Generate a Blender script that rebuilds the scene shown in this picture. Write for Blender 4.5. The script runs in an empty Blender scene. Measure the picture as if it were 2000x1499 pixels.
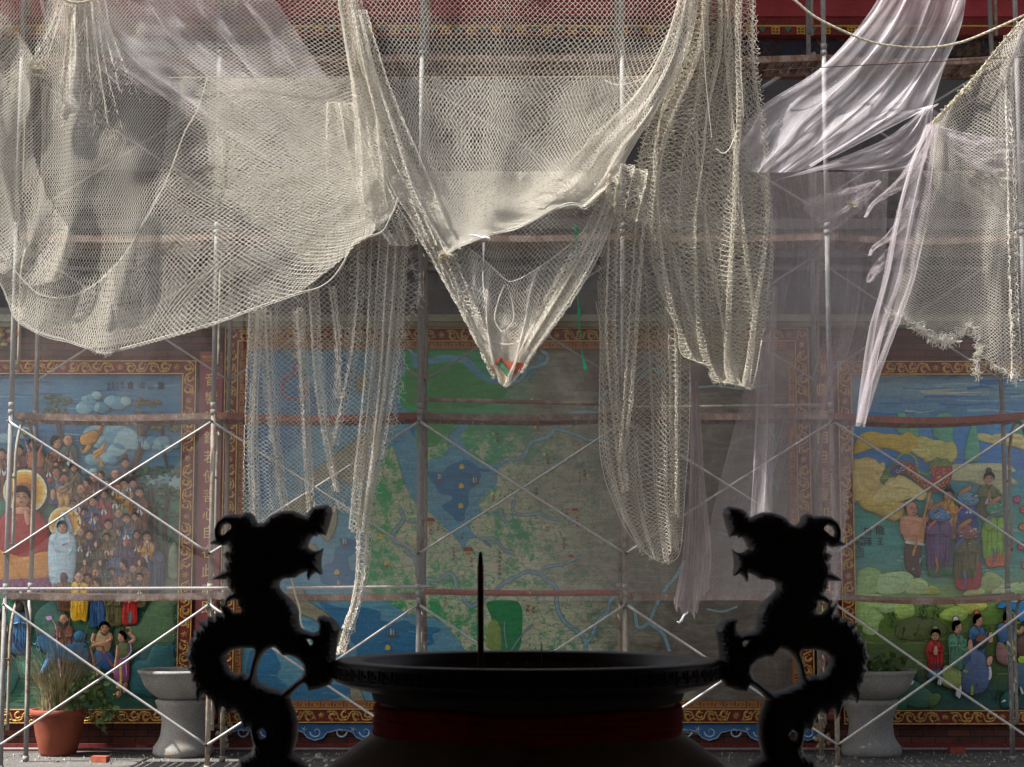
import bpy, math, random
import numpy as np
R_ = math.radians
random.seed(7); RNG = np.random.RandomState(11)
sc = bpy.context.scene
COL = sc.collection

# ------------------------------------------------------------------ camera
CAM_Z, PITCH, FPX = 1.76, 6.1, 3400.0
cam_d = bpy.data.cameras.new('camera'); cam = bpy.data.objects.new('camera', cam_d); COL.objects.link(cam)
cam.location = (0, 0, CAM_Z); cam.rotation_euler = (R_(90 + PITCH), 0, 0)
cam_d.sensor_width = 36.0; cam_d.lens = 36.0 * FPX / 2000.0
cam_d.clip_start = 0.1; cam_d.clip_end = 500
cam_d.dof.use_dof = True; cam_d.dof.focus_distance = 16.0; cam_d.dof.aperture_fstop = 11.0
sc.camera = cam

# ------------------------------------------------------------------ sky, sun, exposure
SUN_EL, SUN_AZ = 54.0, -104.0          # azimuth measured from +Y (the wall) towards +X; negative = from the left
w = bpy.data.worlds.new('World'); sc.world = w; w.use_nodes = True
nt = w.node_tree; nt.nodes.clear()
sky = nt.nodes.new('ShaderNodeTexSky'); sky.sky_type = 'NISHITA'; sky.sun_disc = False
sky.sun_elevation = R_(SUN_EL); sky.sun_rotation = R_(SUN_AZ); sky.air_density = 1.0; sky.dust_density = 4.0; sky.ozone_density = .5
bg = nt.nodes.new('ShaderNodeBackground'); bg.inputs['Strength'].default_value = 0.085
wo = nt.nodes.new('ShaderNodeOutputWorld')
hs = nt.nodes.new('ShaderNodeHueSaturation'); hs.inputs['Saturation'].default_value = .45; nt.links.new(sky.outputs[0], hs.inputs['Color']); nt.links.new(hs.outputs[0], bg.inputs[0]); nt.links.new(bg.outputs[0], wo.inputs[0])
sd = bpy.data.lights.new('sun', 'SUN'); sd.energy = 5.0; sd.angle = R_(0.5); sd.color = (1.0, 0.965, 0.925)
sun = bpy.data.objects.new('sun', sd); COL.objects.link(sun)
sun.rotation_euler = (R_(90 - SUN_EL), 0, R_(180 - SUN_AZ))   # points away from the sun's direction
import mathutils
_sd = mathutils.Vector((math.sin(R_(SUN_AZ)) * math.cos(R_(SUN_EL)), math.cos(R_(SUN_AZ)) * math.cos(R_(SUN_EL)), math.sin(R_(SUN_EL))))
sun.rotation_euler = _sd.to_track_quat('Z', 'Y').to_euler()
sc.view_settings.view_transform = 'Standard'; sc.view_settings.look = 'None'
sc.view_settings.gamma = 1.0; sc.view_settings.exposure = 1.45
sc.cycles.use_denoising = True
sc.cycles.transparent_max_bounces = 24
sc.cycles.max_bounces = 8

# ------------------------------------------------------------------ helpers
WY = 17.30                       # the temple wall's face
GAIN = 2.3
CT, ST = math.cos(R_(PITCH)), math.sin(R_(PITCH))
def P(px, py, Y):
    """point of the place seen at photo pixel (px,py), lying at distance Y"""
    a = (px - 1000.0) / FPX; b = (749.5 - py) / FPX
    t = Y / (CT - b * ST)
    return (a * t, Y, CAM_Z + t * (ST + b * CT))
def PA(arr):
    arr = np.asarray(arr, float)
    a = (arr[:, 0] - 1000.0) / FPX; b = (749.5 - arr[:, 1]) / FPX
    t = arr[:, 2] / (CT - b * ST)
    return np.stack([a * t, arr[:, 2], CAM_Z + t * (ST + b * CT)], 1)
def lin(c, g=1.0, sat=.93):
    l = .3 * c[0] + .59 * c[1] + .11 * c[2]; c = [l + (v - l) * sat for v in c]
    return tuple(min(0.95, ((v / 255.0 / 12.92) if v / 255.0 <= 0.04045 else ((v / 255.0 + 0.055) / 1.055) ** 2.4) * g) for v in c)
def tag(o, label=None, cat=None, group=None, kind=None):
    if label: o['label'] = label
    if cat: o['category'] = cat
    if group: o['group'] = group
    if kind: o['kind'] = kind
    return o
def empty(name, loc=(0, 0, 0)):
    o = bpy.data.objects.new(name, None); o.location = loc; o.empty_display_size = 0.1; COL.objects.link(o); return o

class MB:
    """collects faces (with a colour per face) into one mesh"""
    def __init__(s): s.v = []; s.f = []; s.c = []; s.m = []
    def add(s, vs, fs, col=(1, 1, 1), mi=0):
        n = len(s.v); s.v += [tuple(map(float, q)) for q in vs]
        for f in fs: s.f.append(tuple(i + n for i in f)); s.c.append(col); s.m.append(mi)
    def box(s, x0, x1, y0, y1, z0, z1, col=(1, 1, 1), mi=0):
        v = [(x, y, z) for z in (z0, z1) for y in (y0, y1) for x in (x0, x1)]
        s.add(v, [(0, 2, 3, 1), (4, 5, 7, 6), (0, 1, 5, 4), (2, 6, 7, 3), (0, 4, 6, 2), (1, 3, 7, 5)], col, mi)
    def tube(s, pts, r, n=8, col=(1, 1, 1), mi=0, cap=True, rs=None):
        pts = [mathutils.Vector(p) for p in pts]; N = len(pts); vs = []; fs = []
        up = None
        for i, p in enumerate(pts):
            t = (pts[min(i + 1, N - 1)] - pts[max(i - 1, 0)])
            if t.length < 1e-9: t = mathutils.Vector((0, 0, 1))
            t.normalize()
            if up is None: up = mathutils.Vector((0, 1, 0)) if abs(t.y) < 0.9 else mathutils.Vector((1, 0, 0))
            a = t.cross(up)
            if a.length < 1e-6: a = t.orthogonal()
            a.normalize(); up = a.cross(t).normalized()
            rr = rs[i] if rs else r
            for k in range(n):
                an = 2 * math.pi * k / n
                vs.append(p + (a * math.cos(an) + up * math.sin(an)) * rr)
        for i in range(N - 1):
            for k in range(n):
                k2 = (k + 1) % n
                fs.append((i * n + k, i * n + k2, (i + 1) * n + k2, (i + 1) * n + k))
        if cap: fs.append(tuple(range(n - 1, -1, -1))); fs.append(tuple((N - 1) * n + k for k in range(n)))
        s.add(vs, fs, col, mi)
    def lathe(s, prof, cx, cy, n=48, col=(1, 1, 1), mi=0, wob=0.0):
        vs = []; fs = []; M = len(prof)
        for k in range(n):
            an = 2 * math.pi * k / n
            for j, (r, z) in enumerate(prof):
                rr = r * (1 + wob * math.sin(3 * an + j))
                vs.append((cx + rr * math.cos(an), cy + rr * math.sin(an), z))
        for k in range(n):
            k2 = (k + 1) % n
            for j in range(M - 1): fs.append((k * M + j, k2 * M + j, k2 * M + j + 1, k * M + j + 1))
        s.add(vs, fs, col, mi)
    def build(s, name, mat, parent=None, smooth=False, loc=None):
        me = bpy.data.meshes.new(name); me.from_pydata(s.v, [], s.f)
        mats = mat if isinstance(mat, (list, tuple)) else [mat]
        for m in mats: me.materials.append(m)
        if len(mats) > 1: me.polygons.foreach_set('material_index', s.m)
        at = me.color_attributes.new('Col', 'FLOAT_COLOR', 'CORNER')
        cols = []
        for f, c in zip(s.f, s.c):
            if isinstance(c, list):
                for q in c: cols += [q[0], q[1], q[2], 1.0]
            else: cols += [c[0], c[1], c[2], 1.0] * len(f)
        at.data.foreach_set('color', cols)
        if smooth: me.polygons.foreach_set('use_smooth', [True] * len(s.f))
        me.update()
        o = bpy.data.objects.new(name, me); COL.objects.link(o)
        if parent is not None: o.parent = parent
        if loc is not None:      # vertices are in world space: move the origin to loc
            me.transform(mathutils.Matrix.Translation([-q for q in loc])); o.location = loc
        elif parent is not None:
            me.transform(mathutils.Matrix.Translation([-q for q in parent.location]))
        return o

def catmull_w(u, n):
    """weights (N,n) of a Catmull-Rom spline through n control points at u in 0..n-1"""
    u = np.clip(u, 0, n - 1 - 1e-6); i = np.floor(u).astype(int); f = u - i
    W = np.zeros((len(u), n)); r = np.arange(len(u))
    w4 = [-.5 * f + f ** 2 - .5 * f ** 3, 1 - 2.5 * f ** 2 + 1.5 * f ** 3, .5 * f + 2 * f ** 2 - 1.5 * f ** 3, -.5 * f ** 2 + .5 * f ** 3]
    for k, wt in zip((-1, 0, 1, 2), w4):
        j = i + k
        lo = j < 0; hi = j > n - 1; ok = ~(lo | hi)
        np.add.at(W, (r[ok], j[ok]), wt[ok])
        if lo.any(): np.add.at(W, (r[lo], np.zeros(lo.sum(), int)), 2 * wt[lo]); np.add.at(W, (r[lo], np.full(lo.sum(), min(1, n - 1))), -wt[lo])
        if hi.any(): np.add.at(W, (r[hi], np.full(hi.sum(), n - 1)), 2 * wt[hi]); np.add.at(W, (r[hi], np.full(hi.sum(), max(n - 2, 0))), -wt[hi])
    return W
def spline(pts, per=6, closed=False):
    pts = np.asarray(pts, float); n = len(pts)
    if closed:
        q = np.vstack([pts[-1:], pts, pts[:2]]); u = np.linspace(1, n + 1, n * per + 1)[:-1]
        return catmull_w(u, n + 3) @ q
    return catmull_w(np.linspace(0, n - 1, (n - 1) * per + 1), n) @ pts
def inside(poly, x, y):
    poly = np.asarray(poly, float); c = np.zeros(len(x), bool); j = len(poly) - 1
    for i in range(len(poly)):
        xi, yi = poly[i]; xj, yj = poly[j]
        m = ((yi > y) != (yj > y)) & (x < (xj - xi) * (y - yi) / (yj - yi + 1e-12) + xi)
        c ^= m; j = i
    return c
def snoise(x, y, seed=0, octaves=3):
    """cheap smooth noise from sums of sines"""
    r = np.random.RandomState(seed); v = 0; a = 1.0; tot = 0
    for o in range(octaves):
        for k in range(4):
            fx, fy = r.uniform(-1, 1, 2) * (2 ** o); ph = r.uniform(0, 6.28)
            v = v + a * np.sin(x * fx * 6.28 + y * fy * 6.28 + ph); tot += a * .5
        a *= .5
    return v / tot

# ------------------------------------------------------------------ materials
def mat_new(name):
    m = bpy.data.materials.new(name); m.use_nodes = True; n = m.node_tree; n.nodes.clear()
    out = n.nodes.new('ShaderNodeOutputMaterial'); return m, n, out
class NB:
    def __init__(s, n): s.n = n
    def __call__(s, typ, _in=None, **kw):
        nd = s.n.nodes.new('ShaderNode' + typ)
        for k, v in kw.items(): setattr(nd, k, v)
        for k, v in (_in or {}).items():
            if isinstance(v, bpy.types.NodeSocket): s.n.links.new(v, nd.inputs[k])
            else: nd.inputs[k].default_value = v
        return nd
    def link(s, a, b): s.n.links.new(a, b)
def c4(c): return (c[0], c[1], c[2], 1.0)
def mixc(b, f, a_, b_, typ='MIX'):
    m = b('Mix', data_type='RGBA', blend_type=typ)
    for i, v in ((0, f), (6, a_), (7, b_)):
        if isinstance(v, bpy.types.NodeSocket): b.link(v, m.inputs[i])
        else: m.inputs[i].default_value = v if i == 0 else c4(v)
    return m.outputs[2]
def noise(b, scale, detail=4, rough=.55, vec=None, dist=0.0):
    d = {'Scale': scale, 'Detail': detail, 'Roughness': rough, 'Distortion': dist}
    if vec is not None: d['Vector'] = vec
    return b('TexNoise', d).outputs[0]
def ramp(b, fac, stops):
    r = b('ValToRGB', {'Fac': fac}); e = r.color_ramp.elements
    while len(e) > 1: e.remove(e[-1])
    e[0].position = stops[0][0]; e[0].color = c4(stops[0][1])
    for p, c in stops[1:]:
        q = e.new(p); q.color = c4(c)
    return r.outputs[0]
def g3(v): return (v, v, v)
def objco(b, scale=(1, 1, 1)):
    t = b('TexCoord'); mp = b('Mapping', {'Vector': t.outputs['Object'], 'Scale': scale}); return mp.outputs[0]
def wco(b, scale=(1, 1, 1)):
    t = b('NewGeometry'); mp = b('Mapping', {'Vector': t.outputs['Position'], 'Scale': scale}); return mp.outputs[0]
def fin(b, out, col, rough=.8, metal=0.0, bump=None, bstr=.3, bdist=.01, spec=.3):
    p = b('BsdfPrincipled', {'Base Color': col if isinstance(col, bpy.types.NodeSocket) else c4(col), 'Roughness': rough, 'Metallic': metal, 'Specular IOR Level': spec})
    if bump is not None:
        bm = b('Bump', {'Height': bump, 'Strength': bstr, 'Distance': bdist}); b.link(bm.outputs[0], p.inputs['Normal'])
    b.link(p.outputs[0], out.inputs['Surface']); return p
def simple(name, col, var=.25, scale=8, rough=.8, metal=0, bstr=.2, dark=None, spec=.3):
    m, n, out = mat_new(name); b = NB(n)
    nz = noise(b, scale, 5, .6, wco(b))
    lo = tuple(v * (1 - var) for v in col) if dark is None else dark
    c = ramp(b, nz, [(.3, lo), (.7, tuple(min(1, v * (1 + var)) for v in col))])
    fin(b, out, c, rough, metal, nz, bstr, .01, spec); return m
# paint on the reliefs: the colour each shape was painted with, plus brush streaks and dust
def m_paint():
    m, n, out = mat_new('mural_paint'); b = NB(n)
    a = b('VertexColor', layer_name='Col').outputs[0]
    st = noise(b, 1.0, 5, .65, wco(b, (5, 5, 38)), .6)
    f2 = noise(b, 3.2, 4, .6, wco(b))
    fine = noise(b, 45, 3, .6, wco(b, (1, 1, .5)))
    v = ramp(b, st, [(.25, g3(.66)), (.75, g3(1.25))])
    c = mixc(b, 1.0, a, v, 'MULTIPLY')
    v2 = ramp(b, fine, [(.3, g3(.82)), (.7, g3(1.14))]); c = mixc(b, 1.0, c, v2, 'MULTIPLY')
    dust = ramp(b, f2, [(.42, g3(0)), (.72, g3(.17))])
    c = mixc(b, dust, c, lin((128, 122, 112)))
    fin(b, out, c, .62, 0, st, .12, .006, .35); return m
M_PAINT = m_paint()
def m_gold():
    m, n, out = mat_new('gilded_relief'); b = NB(n)
    nz = noise(b, 30, 5, .7, wco(b)); n2 = noise(b, 3, 4, .6, wco(b))
    c = ramp(b, nz, [(.3, lin((120, 92, 44), 2.2)), (.62, lin((164, 134, 70), 2.5)), (.85, lin((196, 170, 112), 2.2))])
    c = mixc(b, ramp(b, n2, [(.45, g3(0)), (.8, g3(.35))]), c, lin((120, 108, 86)))
    fin(b, out, c, .55, .15, nz, .4, .006, .5); return m
M_GOLD = m_gold()
def m_red(name, c1, c2):
    m, n, out = mat_new(name); b = NB(n)
    nz = noise(b, 2.2, 6, .65, wco(b, (1, 1, .6))); f = noise(b, 40, 3, .6, wco(b))
    c = ramp(b, nz, [(.3, c1), (.7, c2)]); c = mixc(b, ramp(b, f, [(.45, g3(0)), (.8, g3(.18))]), c, lin((150, 130, 125)))
    fin(b, out, c, .6, 0, nz, .15, .01); return m
M_PLAQUE = m_red('couplet_red', lin((108, 48, 54), 1.5), lin((132, 66, 70), 1.6))
M_BEAM = m_red('beam_red', lin((118, 34, 42), 1.6), lin((146, 52, 58), 1.7))
M_DKRED = m_red('dark_red', lin((84, 22, 22), 1.3), lin((112, 34, 30), 1.4))
def m_brick():
    m, n, out = mat_new('wall_brick'); b = NB(n)
    co = wco(b); sp = b('SeparateXYZ', {'Vector': co}); cb = b('CombineXYZ', {'X': sp.outputs[0], 'Y': sp.outputs[2]})
    br = b('TexBrick', {'Vector': cb.outputs[0], 'Color1': c4(lin((98, 54, 42), 1.25)), 'Color2': c4(lin((66, 40, 35), 1.2)), 'Mortar': c4(lin((38, 30, 28), 1.2)),
                        'Scale': 1.0, 'Mortar Size': .0045, 'Brick Width': .23, 'Row Height': .068, 'Bias': -.1})
    nz = noise(b, 14, 5, .6, co); n2 = noise(b, 1.3, 4, .6, co)
    c = mixc(b, 1.0, br.outputs[0], ramp(b, nz, [(.3, g3(.72)), (.7, g3(1.2))]), 'MULTIPLY')
    c = mixc(b, ramp(b, n2, [(.5, g3(0)), (.8, g3(.3))]), c, lin((92, 78, 70)))
    fin(b, out, c, .8, 0, br.outputs[1], -.6, .006); return m
M_BRICK = m_brick()
def m_conc(name, c1, c2, stain=(58, 54, 50), blocks=0.0):
    m, n, out = mat_new(name); b = NB(n); co = wco(b)
    nz = noise(b, 1.6, 7, .68, co, .4); f = noise(b, 60, 4, .7, co); s = noise(b, 1.0, 5, .6, wco(b, (7, 7, .7)))
    c = ramp(b, nz, [(.3, c1), (.7, c2)])
    c = mixc(b, ramp(b, s, [(.5, g3(0)), (.75, g3(.55))]), c, lin(stain, 1.2))
    c = mixc(b, 1.0, c, ramp(b, f, [(.3, g3(.75)), (.7, g3(1.2))]), 'MULTIPLY')
    if blocks:
        sp = b('SeparateXYZ', {'Vector': co}); cb = b('CombineXYZ', {'X': sp.outputs[0]})
        br = b('TexBrick', {'Vector': cb.outputs[0], 'Color1': (1, 1, 1, 1), 'Color2': (.72, .72, .74, 1), 'Mortar': (.3, .3, .3, 1), 'Scale': 1.0, 'Mortar Size': .006, 'Brick Width': blocks, 'Row Height': 50, 'Bias': 0})
        c = mixc(b, 1.0, c, br.outputs[0], 'MULTIPLY')
    fin(b, out, c, .88, 0, f, .35, .006); return m
M_FRIEZE = m_conc('frieze_concrete', lin((102, 100, 98), 1.8), lin((132, 130, 126), 1.8), blocks=.34)
M_RECESS = m_conc('recess_grey', lin((80, 80, 84), 1.5), lin((102, 100, 104), 1.5))
M_PANEL = m_conc('grey_panel', lin((66, 66, 68), 1.3), lin((88, 86, 86), 1.3))
M_CORN = m_conc('cornice_stone', lin((104, 108, 92), 1.4), lin((138, 136, 116), 1.4), (112, 84, 46))
def m_ground():
    m, n, out = mat_new('courtyard_concrete'); b = NB(n); co = wco(b)
    a = noise(b, 1.1, 8, .7, co, .5); f = noise(b, 26, 6, .75, co); g = b('TexVoronoi', {'Vector': co, 'Scale': 42}).outputs[0]
    c = ramp(b, a, [(.3, (.07, .066, .06)), (.7, (.14, .132, .122))])
    c = mixc(b, 1.0, c, ramp(b, f, [(.3, g3(.55)), (.72, g3(1.3))]), 'MULTIPLY')
    c = mixc(b, ramp(b, g, [(.0, g3(.6)), (.12, g3(0))]), c, (.5, .48, .45))
    fin(b, out, c, .92, 0, f, .7, .015); return m
M_GROUND = m_ground()
def m_ornate():
    m, n, out = mat_new('painted_ornament'); b = NB(n); co = wco(b, (1, .2, 1))
    d = noise(b, 5, 4, .6, co); ad = mixc(b, .35, co, b('TexNoise', {'Vector': co, 'Scale': 7.0}).outputs[1], 'LINEAR_LIGHT')
    v = b('TexVoronoi', {'Vector': ad, 'Scale': 13}); sp = b('SeparateColor', {'Color': v.outputs[1]})
    c = ramp(b, sp.outputs[0], [(0, lin((30, 40, 66), 1.4)), (.3, lin((86, 36, 34), 1.4)), (.5, lin((36, 66, 62), 1.4)), (.68, lin((42, 52, 92), 1.4)), (.82, lin((138, 106, 48), 1.3)), (.93, lin((96, 84, 80), 1.3))])
    for e in c.node.color_ramp.elements: pass
    c.node.color_ramp.interpolation = 'CONSTANT'
    c = mixc(b, ramp(b, v.outputs[0], [(.02, g3(0)), (.09, g3(.75))]), c, lin((34, 28, 34), 1.0))
    fin(b, out, c, .7, 0, v.outputs[0], .6, .02); return m
M_ORN = m_ornate()
def m_pipe(name, base, rust=.5, scale=9, metal=.35, rough=.5):
    m, n, out = mat_new(name); b = NB(n); co = wco(b)
    nz = noise(b, scale, 8, .75, co, .3); n2 = noise(b, 2.2, 5, .7, co); f = noise(b, 70, 3, .7, wco(b, (1, 1, .35)))
    c = mixc(b, 1.0, base, ramp(b, f, [(.3, g3(.72)), (.75, g3(1.25))]), 'MULTIPLY')
    fac = b('Math', {0: nz, 1: n2}, operation='ADD').outputs[0]
    rc = ramp(b, f, [(.3, lin((84, 44, 26), 1.4)), (.7, lin((140, 84, 50), 1.4))])
    c = mixc(b, ramp(b, fac, [(1.16 - rust * .3, g3(0)), (1.25 - rust * .3, g3(.85))]), c, rc)
    dr = ramp(b, noise(b, 16, 6, .8, wco(b, (1, 1, .5)), .5), [(.60, g3(0)), (.68, g3(.8))])     # cement drips and old paint
    c = mixc(b, dr, c, lin((196, 190, 178)))
    fin(b, out, c, rough, metal, f, .25, .004, .5); return m
# ramp positions must stay in 0..1: rescale through a map range
def m_pipe(name, base, rust=.5, metal=.3, rough=.5):
    m, n, out = mat_new(name); b = NB(n); co = wco(b)
    nz = noise(b, 7, 8, .75, co, .3); f = noise(b, 70, 3, .7, wco(b, (1, 1, .35)))
    c = mixc(b, 1.0, base, ramp(b, f, [(.3, g3(.7)), (.75, g3(1.25))]), 'MULTIPLY')
    rc = ramp(b, f, [(.3, lin((74, 50, 38), 1.2)), (.7, lin((120, 92, 72), 1.2))])
    t = .68 - rust * .3
    c = mixc(b, ramp(b, nz, [(t, g3(0)), (t + .07, g3(.9))]), c, rc)
    dr = ramp(b, noise(b, 18, 6, .8, wco(b, (1, 1, .4)), .5), [(.6, g3(0)), (.67, g3(.8))])
    c = mixc(b, dr, c, lin((176, 170, 158)))
    fin(b, out, c, rough, metal, f, .25, .004, .35); return m
M_PIPE = m_pipe('galvanised_pipe', lin((128, 127, 126), 1.0), .25, 0, .7)
M_PIPE2 = m_pipe('weathered_pipe', lin((138, 130, 116), 1.0), .5, 0, .75)
M_BRACE = m_pipe('brace_tube', lin((160, 158, 156), 1.0), .15, .1, .6)
M_PLANK = m_pipe('plank_steel', lin((124, 108, 100), 1.3), .8, .1, .8)
M_PLANKR = m_pipe('plank_red_steel', lin((120, 60, 48), 1.2), .5, .1, .8)
def m_net(name, c1, c2, tr=.25):
    m, n, out = mat_new(name); b = NB(n)
    nz = noise(b, 3, 5, .6, wco(b)); c = ramp(b, nz, [(.3, c1), (.7, c2)])
    d = b('BsdfDiffuse', {'Color': c, 'Roughness': .9}); t = b('BsdfTranslucent', {'Color': c})
    mx = b('MixShader', {0: tr, 1: d.outputs[0], 2: t.outputs[0]}); b.link(mx.outputs[0], out.inputs[0]); return m
M_NET = m_net('net_cord_cream', (.80, .765, .69), (.90, .87, .81), .35)
M_NETO = m_net('net_cord_olive', (.68, .635, .54), (.80, .76, .67), .3)
M_ROPE = m_net('twisted_rope', (.42, .38, .29), (.62, .57, .46), .1)
def m_sheet(name, col, dens, streak=30, uvs=(1, 1), amp=.22, light=.5):
    """fine woven dust mesh: threads cover part of the area, gathered threads run along the cloth"""
    m, n, out = mat_new(name); b = NB(n)
    uv = b('TexCoord').outputs['UV']
    mp = b('Mapping', {'Vector': uv, 'Scale': (streak, 1.3, 1)}).outputs[0]
    st = noise(b, 1.0, 6, .7, mp, .5)
    mp2 = b('Mapping', {'Vector': uv, 'Scale': (3, 3, 1)}).outputs[0]; big = noise(b, 1.0, 4, .6, mp2, .6)
    th = noise(b, 1.0, 2, .5, b('Mapping', {'Vector': uv, 'Scale': (streak * 14, streak * 5, 1)}).outputs[0])
    f = ramp(b, st, [(.28, g3(max(0, dens - amp))), (.72, g3(min(1, dens + amp)))])
    f = mixc(b, 1.0, f, ramp(b, big, [(.3, g3(.75)), (.7, g3(1.2))]), 'MULTIPLY')
    f = mixc(b, 1.0, f, ramp(b, th, [(.35, g3(.8)), (.65, g3(1.15))]), 'MULTIPLY')
    d = b('BsdfDiffuse', {'Color': c4(col)}); t = b('BsdfTranslucent', {'Color': c4(col)})
    mx = b('MixShader', {0: light, 1: d.outputs[0], 2: t.outputs[0]}); tr = b('BsdfTransparent')
    m2 = b('MixShader', {0: f, 1: tr.outputs[0], 2: mx.outputs[0]}); b.link(m2.outputs[0], out.inputs[0]); return m
M_SHEET = m_sheet('pink_dust_mesh', (.58, .525, .545), .30, 26, amp=.12)
M_SHEETB = m_sheet('bright_dust_mesh', (.72, .68, .705), .48, 40, amp=.17)
M_SHEETD = m_sheet('gathered_dust_mesh', (.56, .48, .49), .56, 18, amp=.3)
M_VEIL = m_sheet('wall_dust_mesh', (.66, .62, .61), .19, 60, amp=.04)
M_VEIL2 = m_sheet('grey_dust_mesh', (.66, .60, .62), .32, 40, amp=.10)
M_TERRA = simple('terracotta_pot', lin((128, 62, 42), 1.0), .22, 5, .75)
M_SOIL = simple('soil', (.05, .04, .03), .4, 30, .95)
def m_granite():
    m, n, out = mat_new('granite'); b = NB(n); co = wco(b)
    f = noise(b, 120, 4, .8, co); g = noise(b, 2.5, 5, .6, co)
    c = ramp(b, f, [(.3, (.10, .098, .092)), (.5, (.25, .245, .23)), (.68, (.40, .39, .37))])
    c = mixc(b, ramp(b, noise(b, 3.4, 6, .75, co, 1.2), [(.6, g3(0)), (.68, g3(.6))]), c, lin((140, 108, 60), 1.2))
    c = mixc(b, 1.0, c, ramp(b, g, [(.3, g3(.7)), (.7, g3(1.15))]), 'MULTIPLY')
    fin(b, out, c, .8, 0, f, .3, .003); return m
M_GRAN = m_granite()
M_BRONZE = simple('blackened_bronze', (.022, .019, .018), .4, 6, .5, 0, .2, spec=.5)
M_BELLY = simple('soot_stained_stone', (.20, .16, .12), .3, 4, .7, 0, .25, spec=.2)
M_CLOTH = simple('red_cloth', (.32, .02, .02), .35, 10, .9, 0, .4, spec=.1)
M_INC = simple('incense', (.14, .045, .03), .3, 30, .9)
M_CHAR = simple('burnt_tip', (.02, .018, .016), .3, 30, .95)
M_ASH = simple('incense_ash', (.10, .09, .085), .3, 30, .95)
M_DRY = simple('dry_grass', (.30, .24, .13), .45, 12, .8)
M_LEAF = simple('green_leaf', (.055, .095, .022), .45, 12, .55)
M_WHITEP = simple('white_plastic', (.74, .74, .73), .1, 8, .45)
M_GREENP = simple('green_strap', (.01, .42, .20), .15, 8, .4)
M_DARKWOOD = simple('dark_timber', (.035, .022, .018), .3, 3, .85)
M_EAVE = simple('eave_timber', (.16, .06, .045), .3, 3, .8)
M_INK = simple('black_ink', (.02, .02, .025), .2, 20, .7)
M_GOLDTXT = simple('gold_lettering', lin((186, 160, 104), 1.8), .25, 25, .55, .0)
M_REDTXT = simple('red_lettering', lin((120, 36, 32), 1.3), .2, 25, .7)
M_BLOCK = simple('cement_rubble', (.33, .31, .29), .4, 20, .9)
M_REDBR = simple('loose_brick', lin((128, 62, 44), 1.5), .3, 12, .85)
# ------------------------------------------------------------------ ground
g = MB()
g.add([(-120, -60, 0), (120, -60, 0), (120, 120, 0), (-120, 120, 0)], [(0, 1, 2, 3)])
tag(g.build('ground', M_GROUND), kind='structure')

def zof(py, Y=WY): return P(1000, py, Y)[2]
def xof(px, py=900, Y=WY): return P(px, py, Y)[0]
# ------------------------------------------------------------------ the temple wall
wall = empty('temple_wall', (0, WY, 0))
tag(wall, 'red brick temple wall with stone cornice, grey frieze and painted beams behind the scaffolding', 'wall')
X0, X1 = -9.5, 9.5
mb = MB(); mb.box(X0, X1, WY, WY + .5, 0, zof(642)); mb.build('brick_face', M_BRICK, wall)
mb = MB(); mb.box(X0, X1, WY - .06, WY + .02, -.01, zof(1452)); mb.build('plinth', M_DKRED, wall)
mb = MB()                                                     # cornice with three steps
mb.box(X0, X1, WY - .16, WY + .4, zof(642) + .002, zof(634)); mb.box(X0, X1, WY - .22, WY + .4, zof(634) + .002, zof(626)); mb.box(X0, X1, WY - .13, WY + .4, zof(626) + .002, zof(618))
mb.build('cornice', M_CORN, wall)
mb = MB(); mb.box(X0, X1, WY - .02, WY + .5, zof(618) + .002, zof(566)); mb.build('frieze', M_FRIEZE, wall)
mb = MB(); mb.box(X0, X1, WY + .16, WY + .5, zof(566) + .002, zof(505)); mb.box(X0, X1, WY - .01, WY + .5, zof(528), zof(521)); mb.build('recess', M_RECESS, wall)
mb = MB(); mb.box(X0, X1, WY - .05, WY + .5, zof(505) + .002, zof(452)); mb.build('upper_panel', M_PANEL, wall)
mb = MB(); mb.box(X0, X1, WY - .12, WY + .5, zof(452) + .002, zof(432)); mb.build('lower_beam', M_RECESS, wall)
mb = MB(); mb.box(X0, X1, WY + .1, WY + .5, zof(432) + .002, zof(335)); mb.build('painted_frieze', M_ORN, wall)
mb = MB(); mb.box(X0, X1, WY - .04, WY + .5, zof(335) + .002, zof(158)); mb.build('plain_frieze', M_PANEL, wall)
mb = MB(); mb.box(X0, X1, WY + .04, WY + .5, zof(158) + .002, zof(118)); mb.build('tile_band', M_BRICK, wall)
mb = MB(); mb.box(X0, X1, WY - .14, WY + .5, zof(118) + .002, zof(84)); mb.build('ornament_band', M_ORN, wall)
mb = MB(); mb.box(X0, X1, WY - .26, WY + .5, zof(84) + .002, zof(50)); mb.build('valance', M_DKRED, wall)
mb = MB(); mb.box(X0, X1, WY - .30, WY + .5, zof(50) + .002, zof(2)); mb.build('main_beam', M_BEAM, wall)
mb = MB(); mb.box(X0, X1, WY - .34, WY + .5, zof(2) + .002, zof(-8)); mb.build('beam_cap', M_PANEL, wall)
mb = MB(); mb.box(X0, X1, WY - .30, WY + .5, zof(-8) + .002, zof(-60)); mb.build('upper_beam', M_BEAM, wall)
# unseen eave, its overhang stretched until its shadow covers wall and pots
mb = MB(); mb.box(X0, X1, WY - 2.08, WY + 1.5, zof(-60) + .01, zof(-60) + .22)
for k in range(60): mb.box(X0 + .1 + k * .32, X0 + .2 + k * .32, WY - 2.0, WY + .4, zof(-60) - .09, zof(-60) + .008)
mb.build('eave', M_EAVE, wall)
mb = MB(); mb.add([(X0, WY - 2.1, zof(-60) + .22), (X1, WY - 2.1, zof(-60) + .22), (X1, WY + 4, zof(-60) + 2.6), (X0, WY + 4, zof(-60) + 2.6)], [(0, 1, 2, 3)])
mb.build('roof', simple('roof_tile', (.18, .07, .03), .3, 12, .5), wall)
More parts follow.
